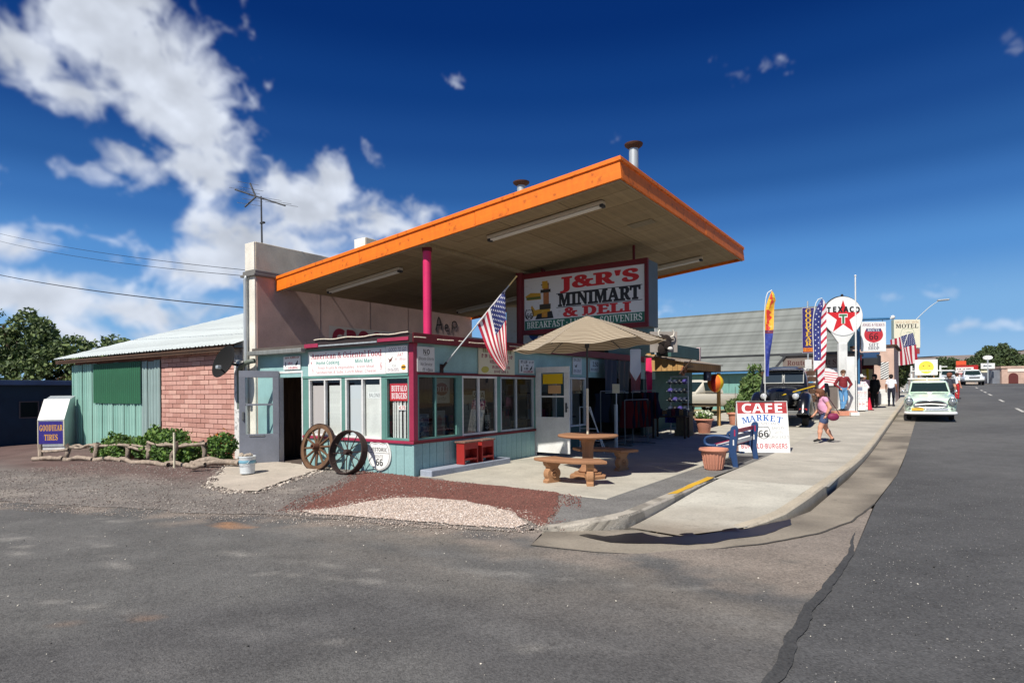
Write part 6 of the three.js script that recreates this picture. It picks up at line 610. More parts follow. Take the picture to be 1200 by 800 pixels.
// ---- shingled gift shop
{
  const b = thing('gift_shop', 'gift shop with tall grey shingled roof and blue eave', 'building'); const mW = pm('gsTeal', 126, 176, 166, { r: .7, map: TX.streak }), mR = [0, 1, 2].map(i => pm('shing' + i, 142 - i * 10, 146 - i * 10, 141 - i * 10, { r: .95, map: TX.mottle, bump: TX.grit, bs: .012 }));
  for (let i = 0; i < 28; i++) { const x0 = -26 + i * .7; obj('siding_board', rspan(x0, x0 + .69, .2, 2.5, -34.4, -34.3 + .012 * (i % 2), .006), mW, b); } obj('core', span(-26, -3.9, .1, 2.6, -34.41, -48), mW, b);
  obj('eave_board', rspan(-27, -6.2, 2.4, 2.56, -33.9, -33.82, .01), pm('eaveB', 72, 128, 172, { r: .6 }), b);
  const course = (x0, x1, za, ya, zb, yb, n) => { const L = Math.hypot(zb - za, yb - ya), an = Math.atan2(yb - ya, -(zb - za)); for (let i = 0; i < n; i++) { const t = (i + .5) / n, w = L / n * 1.25; obj('shingle_course', place(box(x1 - x0, .03, w), (x0 + x1) / 2, mix(ya, yb, t) + .02, mix(za, zb, t), an + .05, 0, 0), mR[Math.floor(hash(i, n, 7) * 3)], b); } };
  course(-27, -6.2, -33.8, 2.55, -36.2, 3.4, 9); course(-26.5, -3.7, -36.1, 3.5, -42.2, 6.62, 26); obj('ridge_cap', rspan(-26.5, -3.7, 6.6, 6.72, -42.1, -42.4, .03), mR[2], b); obj('roof_back', place(box(22.8, .06, 7), -15.1, 5.0, -45.4, -.5, 0, 0), mR[1], b); obj('break_strip', rspan(-26.5, -6.3, 3.42, 3.47, -36.02, -36.1, .006), MT.darkgrey, b); obj('gable_wall', place(extr(shapeOf([[36, 2.5], [48, 2.5], [42.2, 6.5], [36.2, 3.4]]), .1), -3.95, 0, 0, 0, Math.PI / 2, 0), mW, b); obj('shed_gable', place(extr(shapeOf([[33.9, 2.3], [36.2, 2.3], [36.2, 3.36], [33.9, 2.5]]), .06), -6.25, 0, 0, 0, Math.PI / 2, 0), MT.darkgrey, b);
  // dark front block with lettering
  const mF = pm('gsfront', 120, 110, 104, { r: .85, map: TX.mottle }); obj('front_wall', span(-6.2, -3.0, .1, 3.2, -33.0, -36.0), mF, b); obj('front_cornice', rspan(-6.3, -2.9, 3.2, 3.34, -32.9, -36.1, .01), MT.darkgrey, b); obj('cornice_end', place(rbox(.9, .1, .1, .01), -6.35, 2.86, -32.95, 0, 0, .9), MT.darkgrey, b);
  obj('painted_lettering', place(pane01(2.9, .42), -4.6, 2.86, -32.99), print(2.9, .42, (x, t) => t('Route 66 Gift Shop', .5, .52, .62, '#4a1c1c', 'bold serif', .96), { bg: '#7c7068', px: 200 }), b);
  const w = new THREE.Group(); w.name = 'window'; b.add(w); obj('frame', [rspan(-5.95, -5.0, 1.7, 1.76, -32.99, -32.95, .006), rspan(-5.95, -5.0, 2.4, 2.46, -32.99, -32.95, .006), rspan(-5.95, -5.89, 1.761, 2.399, -32.99, -32.95, .006), rspan(-5.06, -5.0, 1.761, 2.399, -32.99, -32.95, .006)], MT.cream, w); obj('pane', place(new THREE.PlaneGeometry(.84, .65), -5.47, 2.08, -32.975), MT.glassDark, w);
  obj('window_sign', rspan(-5.9, -5.1, 2.49, 2.58, -32.98, -32.94, .006), MT.white, b);
  const mural = print(1.6, .85, (x) => { for (let k = 0; k < 5; k++) { x.strokeStyle = k % 2 ? '#d84a5a' : '#c83a4c'; x.lineWidth = .05; x.beginPath(); x.moveTo(.05, .25 + k * .14); x.bezierCurveTo(.3, .05 + k * .14, .6, .5 + k * .14, .98, .2 + k * .14); x.stroke(); } }, { bg: '#f0ecea', px: 160 }); board(b, 'mural_board', 1.6, .85, .03, MT.white, mural).position.set(-3.9, 2.12, -32.96); board(b, 'blue_board', .6, .38, .03, MT.white, print(.6, .38, (x) => { x.fillStyle = '#e8f0f4'; for (let i = 0; i < 8; i++) x.fillRect(.1 + (i % 4) * .22, .2 + (i >> 2) * .4, .08, .14); }, { bg: '#4a96c0', px: 96 })).position.set(-4.75, 1.84, -32.9);
  // porch with people under it
  obj('porch_awning', [place(box(2.4, .08, 1.9), -3.5, 3.3, -37.3, .18, 0, 0)], pm('awnB', 40, 70, 104, { r: .7 }), b); obj('awning_valance', [rspan(-4.7, -2.3, 2.75, 3.12, -36.4, -36.32, .01), rspan(-2.34, -2.26, 2.75, 3.3, -36.41, -38.3, .01)], pm('awnK', 42, 44, 50, { r: .8, map: TX.mottle }), b); obj('porch_back', span(-4.7, -2.6, .4, 3.2, -38.4, -38.6), MT.maroon, b); obj('pale_window', rspan(-3.2, -2.65, 1.5, 2.6, -38.39, -38.36, .005), pm('winL', 206, 186, 140, { r: .5 }), b); obj('yellow_strip', rspan(-2.95, -2.84, 1.6, 2.62, -38.355, -38.33, .005), MT.yellow, b); obj('white_post', rspan(-3.3, -3.12, .4, 3.2, -34.6, -34.42, .01), MT.white, b); obj('maroon_pier', rspan(-3.1, -2.85, .4, 3.2, -34.6, -34.42, .01), MT.maroon, b);  // the porch window panel is one flat pale tan
}
{ const p = thing('pink_building', 'pale pink building beside the dark porch awning', 'building', [0, 0, 0]); obj('wall', span(-4.5, -1.75, .3, 3.9, -40.2, -46), pm('pinkB', 220, 188, 170, { r: .9, map: TX.mottle }), p); obj('roof', rspan(-4.6, -1.6, 3.9, 4.0, -40.1, -46.1, .01), MT.woodDark, p); obj('striped_panel', place(pane01(.4, .95), -2.2, 2.55, -40.18), print(.4, .95, (x) => { x.strokeStyle = '#222'; x.lineWidth = .06; for (let k = -2; k < 9; k++) { x.beginPath(); x.moveTo(-.1, k * .14 + .2); x.lineTo(1.1, k * .14 - .1); x.stroke(); } }, { px: 96 }), p); obj('white_skirt', rspan(-2.5, -1.7, .5, 1.5, -40.1, -40.19, .01), MT.white, p); }
// ---- tree-like shrub and small evergreen
{ const e = thing('evergreen_bush', 'young feathery evergreen growing behind the black truck', 'bush', [-6.2, rise(-27), -27]); obj('foliage', leafCloud([[0, .6, 0, .9, .6, .8], [0, 1.2, 0, .65, .7, .6], [.05, 1.85, 0, .32, .6, .32], [-.7, .5, .1, .5, .4, .5]], 7000, .06, [C(112, 140, 72), C(88, 120, 60), C(134, 156, 92)], { len: 1.7, gap: 1.6, cut: .36 }), mLeaf, e); obj('trunk', rod([0, 0, 0], [0, 1.9, 0], .06, .015, 7), MT.woodDark, e); }
tree('street_tree', 'leafy tree between the pink building and the parked green car', -1.9, rise(-44), -48.5, 1.3, [[0, 2.2, 0, .8, 1.3, .9], [.1, 3.2, 0, .6, .9, .6]], 6000, .09, { cols: [C(86, 104, 50), C(70, 90, 44), C(104, 118, 60)], tr: .1 });
// ---- black vintage truck
{
  const t = thing('vintage_truck', 'old black truck with split windscreen and wooden stake bed', 'truck', [-4.66, rise(-25), -24.6], .1); t.scale.setScalar(1.07); const mB = pm('truckB', 24, 26, 32, { r: .28, cc: .6, phys: 1, map: TX.mottle }), e = .5;
  obj('cab', loft([{ z: -2.15, p: ring(.74, .75, 1.9, .5) }, { z: -2.05, p: ring(.8, .62, 2.05, .42, 28, .92) }, { z: -1.2, p: ring(.82, .6, 2.1, .4, 28, .9) }, { z: -.82, p: ring(.82, .6, 2.02, .42, 28, .88) }, { z: -.62, p: ring(.8, .6, 1.42, .45) }, { z: -.5, p: ring(.74, .6, 1.32, .5) }]), mB, t);
  obj('hood', loft([{ z: -.62, p: ring(.66, .6, 1.38, .55) }, { z: .1, p: ring(.56, .6, 1.34, .6) }, { z: .72, p: ring(.4, .6, 1.26, .65) }, { z: .86, p: ring(.28, .62, 1.18, .7) }]), mB, t);
  obj('visor', place(rbox(1.3, .03, .2, .01), 0, 1.96, -.66, .25, 0, 0), mB, t);
  for (const s of [-1, 1]) { const w = obj('windscreen_frame', [place(rbox(.66, .045, .03, .008), s * .34, 1.86, -.735, -.35), place(rbox(.66, .045, .03, .008), s * .34, 1.48, -.6, -.35), place(rbox(.04, .44, .03, .008), s * .655, 1.67, -.67, -.35), place(rbox(.04, .44, .03, .008), s * .03, 1.67, -.67, -.35)], MT.dullsteel, t); obj('pane', place(new THREE.PlaneGeometry(.62, .38), s * .345, 1.67, -.665, -.35), pm('glassTruck', 60, 72, 82, { r: .05, m: .3 }), w); }
  for (const s of [-1, 1]) { const f = []; const c = new THREE.CatmullRomCurve3([V(s * .72, .38, 1.0), V(s * .74, .78, .78), V(s * .75, .98, .34), V(s * .76, .92, -.1), V(s * .78, .6, -.5), V(s * .8, .48, -.9)]); const g = new THREE.TubeGeometry(c, 28, .2, 12); const p = g.attributes.position; f.push(g); obj('fender', metric(g), mB, t); const hl = obj('headlight', place(lathe([[0, -.16], [.07, -.14], [.12, -.04], [.13, .03], [.125, .05]], 20), s * .5, 1.02, .82, Math.PI / 2, 0, 0), MT.chrome, t); obj('lens', place(metric(new THREE.SphereGeometry(.122, 16, 8, 0, 6.283, 0, 1.1)), s * .5, 1.02, .79, Math.PI / 2, 0, 0), pm('lens', 226, 230, 232, { r: .1, m: .4 }), hl); }
  const gr = []; for (let i = -5; i <= 5; i++) gr.push(rod([i * .045, .66, .9 - Math.abs(i) * .012], [i * .05, 1.14, .86 - Math.abs(i) * .012], .01, .01, 6)); obj('grille', gr, MT.dullsteel, t); obj('bumper', rspan(-.86, .86, .42, .54, 1.02, 1.08, .02), MT.dullsteel, t); obj('running_board', [rspan(-.92, -.6, .4, .44, -2.0, -.6, .01), rspan(.6, .92, .4, .44, -2.0, -.6, .01)], mB, t);
  const bed = new THREE.Group(); bed.name = 'stake_bed'; t.add(bed); for (const s of [-1, 1]) { for (let k = 0; k < 5; k++) obj('plank', rspan(s * .98 - .015, s * .98 + .015, .85 + k * .23, 1.03 + k * .23, -4.8, -2.3, .005), MT.woodDark, bed); for (const z of [-2.4, -3.5, -4.7]) obj('stake', rspan(s * 1.01 - .03, s * 1.01 + .03, .75, 2.0, z - .04, z + .04, .006), pm('stk', 58, 50, 46, { r: .9 }), bed); } for (let k = 0; k < 5; k++) obj('plank', rspan(-.96, .96, .85 + k * .23, 1.03 + k * .23, -2.31, -2.28, .005), MT.woodDark, bed); obj('floor', rspan(-.96, .96, .76, .84, -4.8, -2.28, .01), MT.woodDark, bed);
  obj('chassis', [rspan(-.45, .45, .42, .6, -4.7, .8, .01)], MT.black, t); obj('yellow_pole', rod([.1, 1.06, 1.0], [1.02, 1.36, -.4], .022, .022, 8), MT.yellow, t); obj('tail_cloth', rspan(.62, .86, .55, .62, 1.08, 1.1, .01), pm('redrag', 180, 40, 40, { r: .8 }), t);
  for (const [x, z] of [[-.76, .35], [.76, .35], [-.78, -3.6], [.78, -3.6]]) carWheel(t, x, .36, z, .36, .2, { rim: MT.rustDark });
}
// ---- feather flags, banners
function feather(label, pos, h, w, draw, bg, turn, o_ = {}) { const f = thing('feather_flag', label, 'feather flag', pos, turn, 'feather flags along the pavement'); obj('pole', tube([[0, 0, 0], [0, h * .5, 0], [0, h * .84, 0], [w * .3, h * .985, 0], [w * .62, h, 0]], .016, 30, 8), MT.white, f); obj('foot', lathe([[0, 0], [.22, 0], [.22, .03], [.04, .06], [.03, .3], [0, .3]], 16), MT.darkgrey, f); const y0 = h * (o_.low ?? .2); const m = print(w, h - y0, draw, { bg, px: 120, side: THREE.DoubleSide, r: .7 }); obj('cloth', clothGeo(8, 36, (u, v) => { const y = mix(h * .995, y0, v), edge = y > h * .84 ? w * .62 * Math.pow((y - h * .84) / (h * .16), 1.6) : 0; const wid = w * (v < .12 ? mix(.62, 1, Math.sqrt(v / .12)) : mix(1, o_.tail ?? .72, v)); const x0 = edge, x1 = Math.max(x0 + .01, wid); return [mix(x0 + .014, x1, u), y, .05 * Math.sin(v * 10 + u * 3) * u]; }), m, f); return f; }
feather('narrow red, yellow and blue feather flag rising behind the folding sign', [-4.55, rise(-21.2), -21.3], 4.75, .40, (x) => { x.fillStyle = '#d8382c'; for (let i = 0; i < 9; i++) { const y = .02 + i * .06; x.beginPath(); x.moveTo(.1 + .3 * (i % 3) / 2, y); x.lineTo(.55 + .3 * ((i + 1) % 3) / 2, y + .05); x.lineTo(.2, y + .13); x.fill(); } x.fillStyle = '#f4e04a'; x.fillRect(.5, .02, .5, .06); x.fillStyle = '#f0c83a'; x.fillRect(.1, .1, .3, .12); x.fillStyle = '#6a2444'; x.fillRect(0, .46, 1, .04); x.fillStyle = '#2c3c96'; x.fillRect(0, .5, 1, .5); }, '#f0b030', .6, { tail: .3, low: .4 });
feather('star and stripe feather flag beside the round star sign', [-4.0, rise(-27.6), -27.6], 5.0, .58, (x) => { x.fillStyle = '#2a3278'; x.fillRect(0, 0, .58, .64); x.fillStyle = '#f4f4f4'; for (let i = 0; i < 22; i++) { const cx = .12 + (i % 2) * .24 + hash(i, 1) * .06, cy = .05 + i * .027; x.beginPath(); for (let k = 0; k < 10; k++) { const a = -1.57 + k * .628, q = k % 2 ? .028 : .075; x.lineTo(cx + q * Math.cos(a), cy + q * .16 * Math.sin(a)); } x.fill(); } x.strokeStyle = '#c02038'; x.lineWidth = .035; for (let i = 0; i < 12; i++) { x.beginPath(); const y = .1 + i * .085; x.moveTo(y < .64 ? .56 : -.1, y + (y < .64 ? .02 : .07)); x.lineTo(1.1, y - .06); x.stroke(); } }, '#f2f0f0', .55);
{ const b = thing('vertical_banner', 'purple vertical tyre banner with yellow letters on a post', 'banner', [-4.35, rise(-28.5), -28.6], .55); obj('post', rod([0, 0, -.03], [0, 5.0, -.03], .03, .03, 10), MT.galv, b); const s = 'GOODYEAR'; const m = print(.5, 1.95, (x, t) => { [...s].forEach((c, i) => t(c, .5, .07 + i * .104, .1, '#f2c02e', 'bold serif', .56)); x.fillStyle = '#e8902a'; x.fillRect(.06, .89, .88, .09); t('TIRES', .5, .935, .07, '#a8242c', 'bold serif', .8); }, { bg: '#33286e', px: 128 }); board(b, 'panel', .5, 1.95, .03, MT.white, m).position.set(0, 3.75, .0); obj('small_sign', rspan(-.14, .14, 2.1, 2.5, -.02, .0, .006), MT.white, b); }
// ---- round star sign
{ const s = thing('star_sign', 'tall round white petrol sign with red star on a forked post', 'sign', [-3.4, rise(-31.8), -31.8], .6); const cy = 4.9 - rise(-31.8), R = .9; obj('disc', place(metric(new THREE.CylinderGeometry(R, R, .16, 56)), 0, cy, 0, Math.PI / 2, 0, 0), MT.white, s); obj('rim', place(metric(new THREE.TorusGeometry(R, .045, 10, 64)), 0, cy, 0), MT.black, s);
  const m = print(1, 1, (x, t) => { x.fillStyle = '#f4f4f2'; x.beginPath(); x.arc(.5, .5, .5, 0, 7); x.fill(); x.fillStyle = '#d8252c'; x.beginPath(); for (let k = 0; k < 10; k++) { const a = -1.5708 + k * .6283, q = k % 2 ? .175 : .46; x.lineTo(.5 + q * Math.cos(a), .54 + q * Math.sin(a)); } x.fill(); x.fillStyle = '#f4f4f2'; x.fillRect(.385, .44, .23, .095); x.fillRect(.455, .44, .095, .26); x.fillStyle = '#3f7a50'; x.fillRect(.4, .455, .2, .05); x.fillRect(.475, .455, .055, .24); const w = 'TEXACO'; [...w].forEach((c, i) => { const q = (i - 2.5) / 2.5; t(c, .5 + q * .37, .325 + q * q * .012, .14, '#16181c', 'heavy sans-serif', 0); }); }, { px: 512 });
  const disc = new THREE.CircleGeometry(R * .985, 56); obj('printed_face', place(disc, 0, cy, .084), m, s); const d2 = disc.clone().rotateY(Math.PI); obj('printed_face', d2.translate(0, 2 * cy * 0, -.168 + .0), m, s); obj('knob', ball(.06, 0, cy + R + .07, 0), MT.black, s);
  const yk = cy - R * .72; obj('fork', [place(extr(shapeOf([[-.68, yk + .1], [-.17, yk - .62], [.17, yk - .62], [.68, yk + .1], [.45, yk - .1], [0, yk - .22], [-.45, yk - .1]]), .12, .01), 0, 0, 0)], MT.white, s); obj('post', [rspan(-.2, .2, 0, yk - .6, -.08, .08, .03)], MT.white, s); obj('base', rspan(-.3, .3, -.05, .2, -.2, .2, .03), MT.concrete, s); }
{ const p = thing('flag_pole', 'bare thin white pole beside the round star sign', 'pole', [-2.88, rise(-32), -32.05]); obj('pole', rod([0, 0, 0], [0, 6.3, 0], .045, .03, 10), MT.white, p); obj('ball', ball(.05, 0, 6.33, 0), MT.white, p); obj('base', lathe([[0, 0], [.14, 0], [.14, .05], [.06, .1], [0, .1]], 16), MT.galv, p); }
{ const s = thing('gift_shop_sign', 'white hanging gift shop sign with red road shield', 'sign', [-2.3, rise(-33.6), -33.75], .62); const y = 4.03 - rise(-33.6); const m = print(1.2, 1.42, (x, t) => { t("ANGEL & VILMA'S", .5, .1, .1, '#7a2a48', 'bold serif', .9); shield66(x, .5, .46, .74, .5); x.fillStyle = '#c8343c'; x.fill(); x.fillStyle = '#2c3a6a'; x.fillRect(.2, .22, .6, .11); t('ROUTE', .5, .275, .09, '#f2f2f2', 'bold serif', .5); t('66', .5, .5, .24, '#5a1c20', 'bold sans-serif', .4); t('GIFT', .5, .78, .11, '#3c3c50', 'bold serif', .4); t('SHOP', .5, .9, .11, '#3c3c50', 'bold serif', .46); }, { px: 300 }); board(s, 'board', 1.2, 1.42, .05, MT.white, m).position.set(0, y, 0); obj('beam', rod([-.6, y + .82, 0], [.78, y + .86, 0], .06, .06, 10), pm('beamB', 60, 110, 150, { r: .5 }), s); obj('post', rod([-.72, 0, 0], [-.72, y + .84, 0], .06, .06, 10), pm('beamB'), s); obj('hanger', [rod([-.45, y + .7, 0], [-.45, y + .83, 0], .012), rod([.45, y + .7, 0], [.45, y + .83, 0], .012)], MT.darkgrey, s); obj('end_lamp', [ball(.1, .95, y + .92, 0), rod([.78, y + .86, 0], [.95, y + .86, 0], .03)], MT.white, s); }
{ const s = thing('motel_sign', 'cream motel sign board on posts beyond the gift shop', 'sign', [-1.58, rise(-53.6), -53.6], .6); const y = 5.55 - rise(-53.6); const m = print(1.95, 2.1, (x, t, a) => { t('DELUXE INN', .5, .09, .07, '#b0784a', 'serif', .9); t('MOTEL', .5, .23, .15, '#16161a', 'bold serif', .88); shield66(x, .52, .55, .5, .46); x.lineWidth = .01; x.strokeStyle = '#6a8a6a'; x.stroke(); scribble(x, .34, .7, .46, .05, '#8a9a7a', a); t('66', .52, .6, .14, '#88a', 'serif'); scribble(x, .3, .86, .92, .05, '#777', a); }, { bg: '#f0ead0', px: 256 }); board(s, 'board', 1.95, 2.1, .3, pm('motelEdge', 150, 168, 160, { r: .7 }), m).position.set(0, y, 0); obj('lower_board', rspan(.1, .95, y - 1.5, y - 1.1, -.05, .12, .01), pm('moR', 150, 70, 64, { r: .7 }), s); obj('white_bar', rspan(.1, .95, y - 1.12 + .03, y - 1.06, -.05, .13, .01), MT.white, s); obj('post', [rod([-.7, 0, 0], [-.7, y - 1.05, 0], .09, .09, 10)], MT.galv, s); obj('post', [rod([.7, 0, 0], [.7, y - 1.05, 0], .09, .09, 10)], MT.galv, s); }
{ const f = thing('street_flag', 'national flag drooping from a slanted pole before the motel sign', 'flag', [-1.75, rise(-47), -47.5]); const top = V(.48, 4.2, .0), base = V(-.1, 2.2, .1); obj('pole', [rod([-.1, 0, .1], [-.1, 2.3, .1], .04, .04, 8), rod(base.toArray(), [.5, 4.3, 0], .025, .025, 8)], MT.white, f); const R_ = V(.822, 0, -.569), F_ = V(.569, 0, .822); obj('flag_cloth', clothGeo(30, 16, (t, s) => { const h0 = V(.75, 4.3, -.2), h1 = V(-.45, 3.85, .5); const p = h0.clone().lerp(h1, s); const e = p.clone().add(V(0, -2.0 + .25 * s, 0)).addScaledVector(R_, .28 - .1 * s); p.lerp(e, t).addScaledVector(F_, .1 * Math.sin(s * 11 + t * 3)); return p.toArray(); }), FLAG, f); }
{ const l = thing('street_lamp', 'tall street lamp with long slanted arm over the road', 'street lamp', [-1.7, rise(-60), -60]); const top = [2.45, 8.6 - rise(-60), -1.2]; obj('pole', [rod([0, 0, 0], [0, 5.2, 0], .09, .07, 10)], MT.galv, l); obj('arm', tube([[0, 5.1, 0], [.5, 5.75, -.25], [1.6, 6.95, -.8], [2.2, 7.42, -1.1]], .03, 24, 8), MT.galv, l); obj('head', rbox(.85, .14, .3, .06, 2.5, 7.48, -1.25, 0, .4, .06), MT.galv, l); }
// ---- green saloon with roof board
{
  const c = thing('green_saloon', 'pale mint green vintage saloon car parked with board on its roof', 'car', [-.12, rise(-30.6) - .11, -31.2], .03); c.scale.x = .86; const W = 1.03, mG = pm('mint', 212, 236, 214, { r: .25, cc: .7, phys: 1 });
  obj('body', loft([{ z: -2.6, p: ring(W * .72, .45, .85, .6) }, { z: -2.35, p: ring(W * .92, .26, 1.0, .5) }, { z: -1.2, p: ring(W, .24, 1.1, .42) }, { z: .55, p: ring(W, .24, 1.1, .42) }, { z: 1.0, p: ring(W, .24, 1.04, .42) }, { z: 1.55, p: ring(W * .99, .25, .97, .42) }, { z: 1.86, p: ring(W * .97, .26, .92, .45) }, { z: 2.02, p: ring(W * .92, .28, .88, .5) }, { z: 2.1, p: ring(W * .84, .32, .82, .55) }]), mG, c);
  obj('hood', loft([{ z: .5, p: ring(.74, .9, 1.14, .55) }, { z: 1.0, p: ring(.7, .88, 1.1, .55) }, { z: 1.6, p: ring(.62, .82, 1.02, .6) }, { z: 2.0, p: ring(.52, .76, .92, .65) }, { z: 2.08, p: ring(.44, .76, .87, .7) }]), mG, c); obj('hood_strip', loft([{ z: .55, p: ring(.11, 1.1, 1.152, .7, 12) }, { z: 1.1, p: ring(.1, 1.06, 1.108, .7, 12) }, { z: 1.9, p: ring(.08, .92, .965, .7, 12) }]), MT.white, c);
  obj('cabin', loft([{ z: -2.05, p: ring(.62, 1.0, 1.15, .5, 28, .9) }, { z: -1.55, p: ring(.82, 1.0, 1.56, .4, 28, .88) }, { z: -.8, p: ring(.86, 1.0, 1.67, .36, 28, .86) }, { z: -.05, p: ring(.86, 1.0, 1.64, .36, 28, .86) }, { z: .18, p: ring(.86, 1.0, 1.54, .4, 28, .88) }, { z: .62, p: ring(.86, 1.0, 1.1, .45, 28, .96) }]), mG, c);
  const wsP = (u, v, o) => { const y = mix(1.52, 1.12, v), w = mix(.68, .78, v), x = (u - .5) * 2 * w, z = mix(.24, .68, v) + o - .1 * (x * x) / (w * w); return [x, y, z]; }; obj('windscreen', clothGeo(14, 8, (u, v) => wsP(u, v, .02)), pm('wsg', 40, 56, 56, { r: .06, m: .25 }), c); const tr = []; for (let i = 0; i < 10; i++) tr.push(wsP(i / 10, 0, .03)); for (let i = 0; i < 5; i++) tr.push(wsP(1, i / 5, .03)); for (let i = 0; i < 10; i++) tr.push(wsP(1 - i / 10, 1, .03)); for (let i = 0; i < 5; i++) tr.push(wsP(0, 1 - i / 5, .03)); obj('windscreen_trim', tube(tr, .02, 90, 6, true), mG, c); obj('wiper', [rod([-.3, 1.14, .66], [-.05, 1.26, .56], .008), rod([.1, 1.14, .68], [.35, 1.24, .55], .008)], MT.black, c);
  for (const s of [-1, 1]) { obj('side_window', clothGeo(6, 4, (u, v) => [s * mix(.79, .875, v), mix(1.52, 1.16, v), mix(.1, -1.4, u)]), pm('wsg'), c); const h = obj('headlight', place(lathe([[.12, -.02], [.165, 0], [.17, .05], [.15, .06], [.13, .03]], 24), s * .82, .75, 2.1, Math.PI / 2, 0, 0), MT.chrome, c); obj('lens', place(metric(new THREE.SphereGeometry(.145, 18, 8, 0, 6.283, 0, 1.0)), s * .82, .75, 2.06, Math.PI / 2, 0, 0), pm('lens2', 170, 176, 178, { r: .08, m: .5 }), h); obj('headlight_pod', place(loft([{ z: -.5, p: ring(.1, -.1, .1, 1, 20) }, { z: -.2, p: ring(.16, -.16, .16, 1, 20) }, { z: .0, p: ring(.18, -.18, .18, 1, 20) }]), s * .82, .75, 2.12), mG, c); obj('side_lamp', [place(lathe([[0, .03], [.05, .02], [.065, 0], [.07, -.03]], 18), s * .8, .47, 2.08, Math.PI / 2, 0, 0)], MT.dullsteel, c); obj('wing_mirror', [ball(.07, s * 1.06, 1.16, .5, 1, .8, .6), rod([s * .85, 1.06, .5], [s * 1.04, 1.15, .5], .012)], MT.chrome, c); }
  const gs = shapeOf([[-.62, 0], [-.5, .1], [-.2, .14], [0, .15], [.2, .14], [.5, .1], [.62, 0], [.5, -.05], [-.5, -.05]]); obj('grille_opening', place(extr(gs, .1, .01), 0, .62, 2.08), MT.black, c); obj('grille_surround', tube([[-.64, .61, 2.13], [-.5, .73, 2.13], [0, .79, 2.15], [.5, .73, 2.13], [.64, .61, 2.13], [.5, .55, 2.14], [-.5, .55, 2.14]], .024, 60, 8, true), MT.chrome, c); obj('grille_bar', tube([[-.6, .62, 2.14], [0, .66, 2.17], [.6, .62, 2.14]], .035, 24, 8), MT.white, c);
  obj('bumper', [tube([[-.97, .3, 1.8], [-.94, .3, 2.04], [-.7, .3, 2.16], [0, .3, 2.2], [.7, .3, 2.16], [.94, .3, 2.04], [.97, .3, 1.8]], .06, 40, 10)], pm('bumpW', 240, 240, 238, { r: .3 }), c); obj('number_plate', [rspan(-.72, -.26, .4, .5, 2.14, 2.16, .004)], pm('plateY', 226, 178, 60, { r: .5 }), c); obj('lettering_strip', place(pane01(.9, .1), .24, .45, 2.15), print(.9, .1, (x, t, a) => scribble(x, .05, .95, .5, .5, '#8890a0', a), { bg: '#e6ece8', px: 64 }), c);
  for (const [x, z] of [[-.82, 1.3], [.82, 1.3], [-.82, -1.5], [.82, -1.5]]) carWheel(c, x, .33, z, .33, .2); obj('underside', rspan(-.8, .8, .16, .3, -2.2, 1.85, .02), MT.black, c);
  obj('roof_rack', [rspan(-.74, -.66, 1.5, 2.24, -.1, -.02, .008), rspan(.44, .52, 1.5, 2.24, -.1, -.02, .008), rspan(-.72, .75, 2.0, 2.04, .02, .06, .006), rspan(-.86, .66, 1.66, 1.72, .02, .06, .006), rspan(-.1, -.04, 1.6, 1.74, .061, .08, .006), rspan(.52, .76, 2.16, 2.2, -.08, -.04, .006)], MT.white, c);
  const face = print(.8, .68, (x) => { x.fillStyle = '#f2d548'; x.beginPath(); x.ellipse(.5, .48, .34, .4, 0, 0, 7); x.fill(); x.fillStyle = '#7a6420'; x.fillRect(.34, .36, .07, .05); x.fillRect(.6, .36, .07, .05); x.strokeStyle = '#a8862a'; x.lineWidth = .03; x.beginPath(); x.arc(.5, .62, .11, .2, 2.9); x.stroke(); }, { px: 160 }); const b = thing('roof_board', 'white board with yellow sun face standing on the green car roof', 'sign', [-.2, rise(-30.6) + 1.55, -31.36], .03); board(b, 'board', .8, .68, .03, MT.white, face).position.set(0, .5, 0); obj('foot', [rspan(-.5, .5, -.02, .05, -.1, .1, .01), rspan(-.3, -.24, .0, .2, -.03, -.018, .004), rspan(.24, .3, .0, .2, -.03, -.018, .004)], pm('tanfoot', 214, 178, 130, { r: .8 }), b);
}
// ---- parked pale car glimpsed under the awning, far pickups
function pickup(name, label, pos, turn, m, o = {}) { const c = thing(name, label, o.cat ?? 'car', pos, turn, o.group); obj('body', loft([{ z: -2.4, p: ring(.86, .4, .95, .45) }, { z: -2.2, p: ring(.92, .36, 1.02, .42) }, { z: .9, p: ring(.93, .34, 1.05, .42) }, { z: 1.9, p: ring(.92, .36, 1.0, .45) }, { z: 2.2, p: ring(.82, .42, .92, .55) }]), m, c); obj('cabin', loft([{ z: -.95, p: ring(.78, .95, 1.2, .5) }, { z: -.7, p: ring(.78, .95, 1.68, .45, 28, .86) }, { z: .15, p: ring(.78, .95, 1.7, .45, 28, .86) }, { z: .55, p: ring(.8, .95, 1.36, .5, 28, .94) }, { z: .85, p: ring(.8, .95, 1.1, .55) }]), m, c); obj('windscreen', clothGeo(8, 4, (u, v) => { const w = mix(.6, .7, v); return [(u - .5) * 2 * w, mix(1.58, 1.12, v), mix(.36, .92, v) - .1 * (2 * u - 1) ** 2]; }), pm('wsg'), c); for (const s of [-1, 1]) { obj('side_window', clothGeo(4, 3, (u, v) => [s * mix(.72, .82, v), mix(1.56, 1.16, v), mix(.3, -.7, u)]), pm('wsg'), c); obj('headlight', rbox(.26, .15, .06, .02, s * .66, .82, 2.14), pm('lens2'), c); } obj('grille', rbox(.9, .16, .06, .01, 0, .8, 2.18), MT.darkgrey, c); obj('bumper', rbox(1.76, .16, .16, .04, 0, .5, 2.2), MT.dullsteel, c); for (const [x, z] of [[-.78, 1.35], [.78, 1.35], [-.78, -1.4], [.78, -1.4]]) carWheel(c, x, .35, z, .35, .2); return c; }
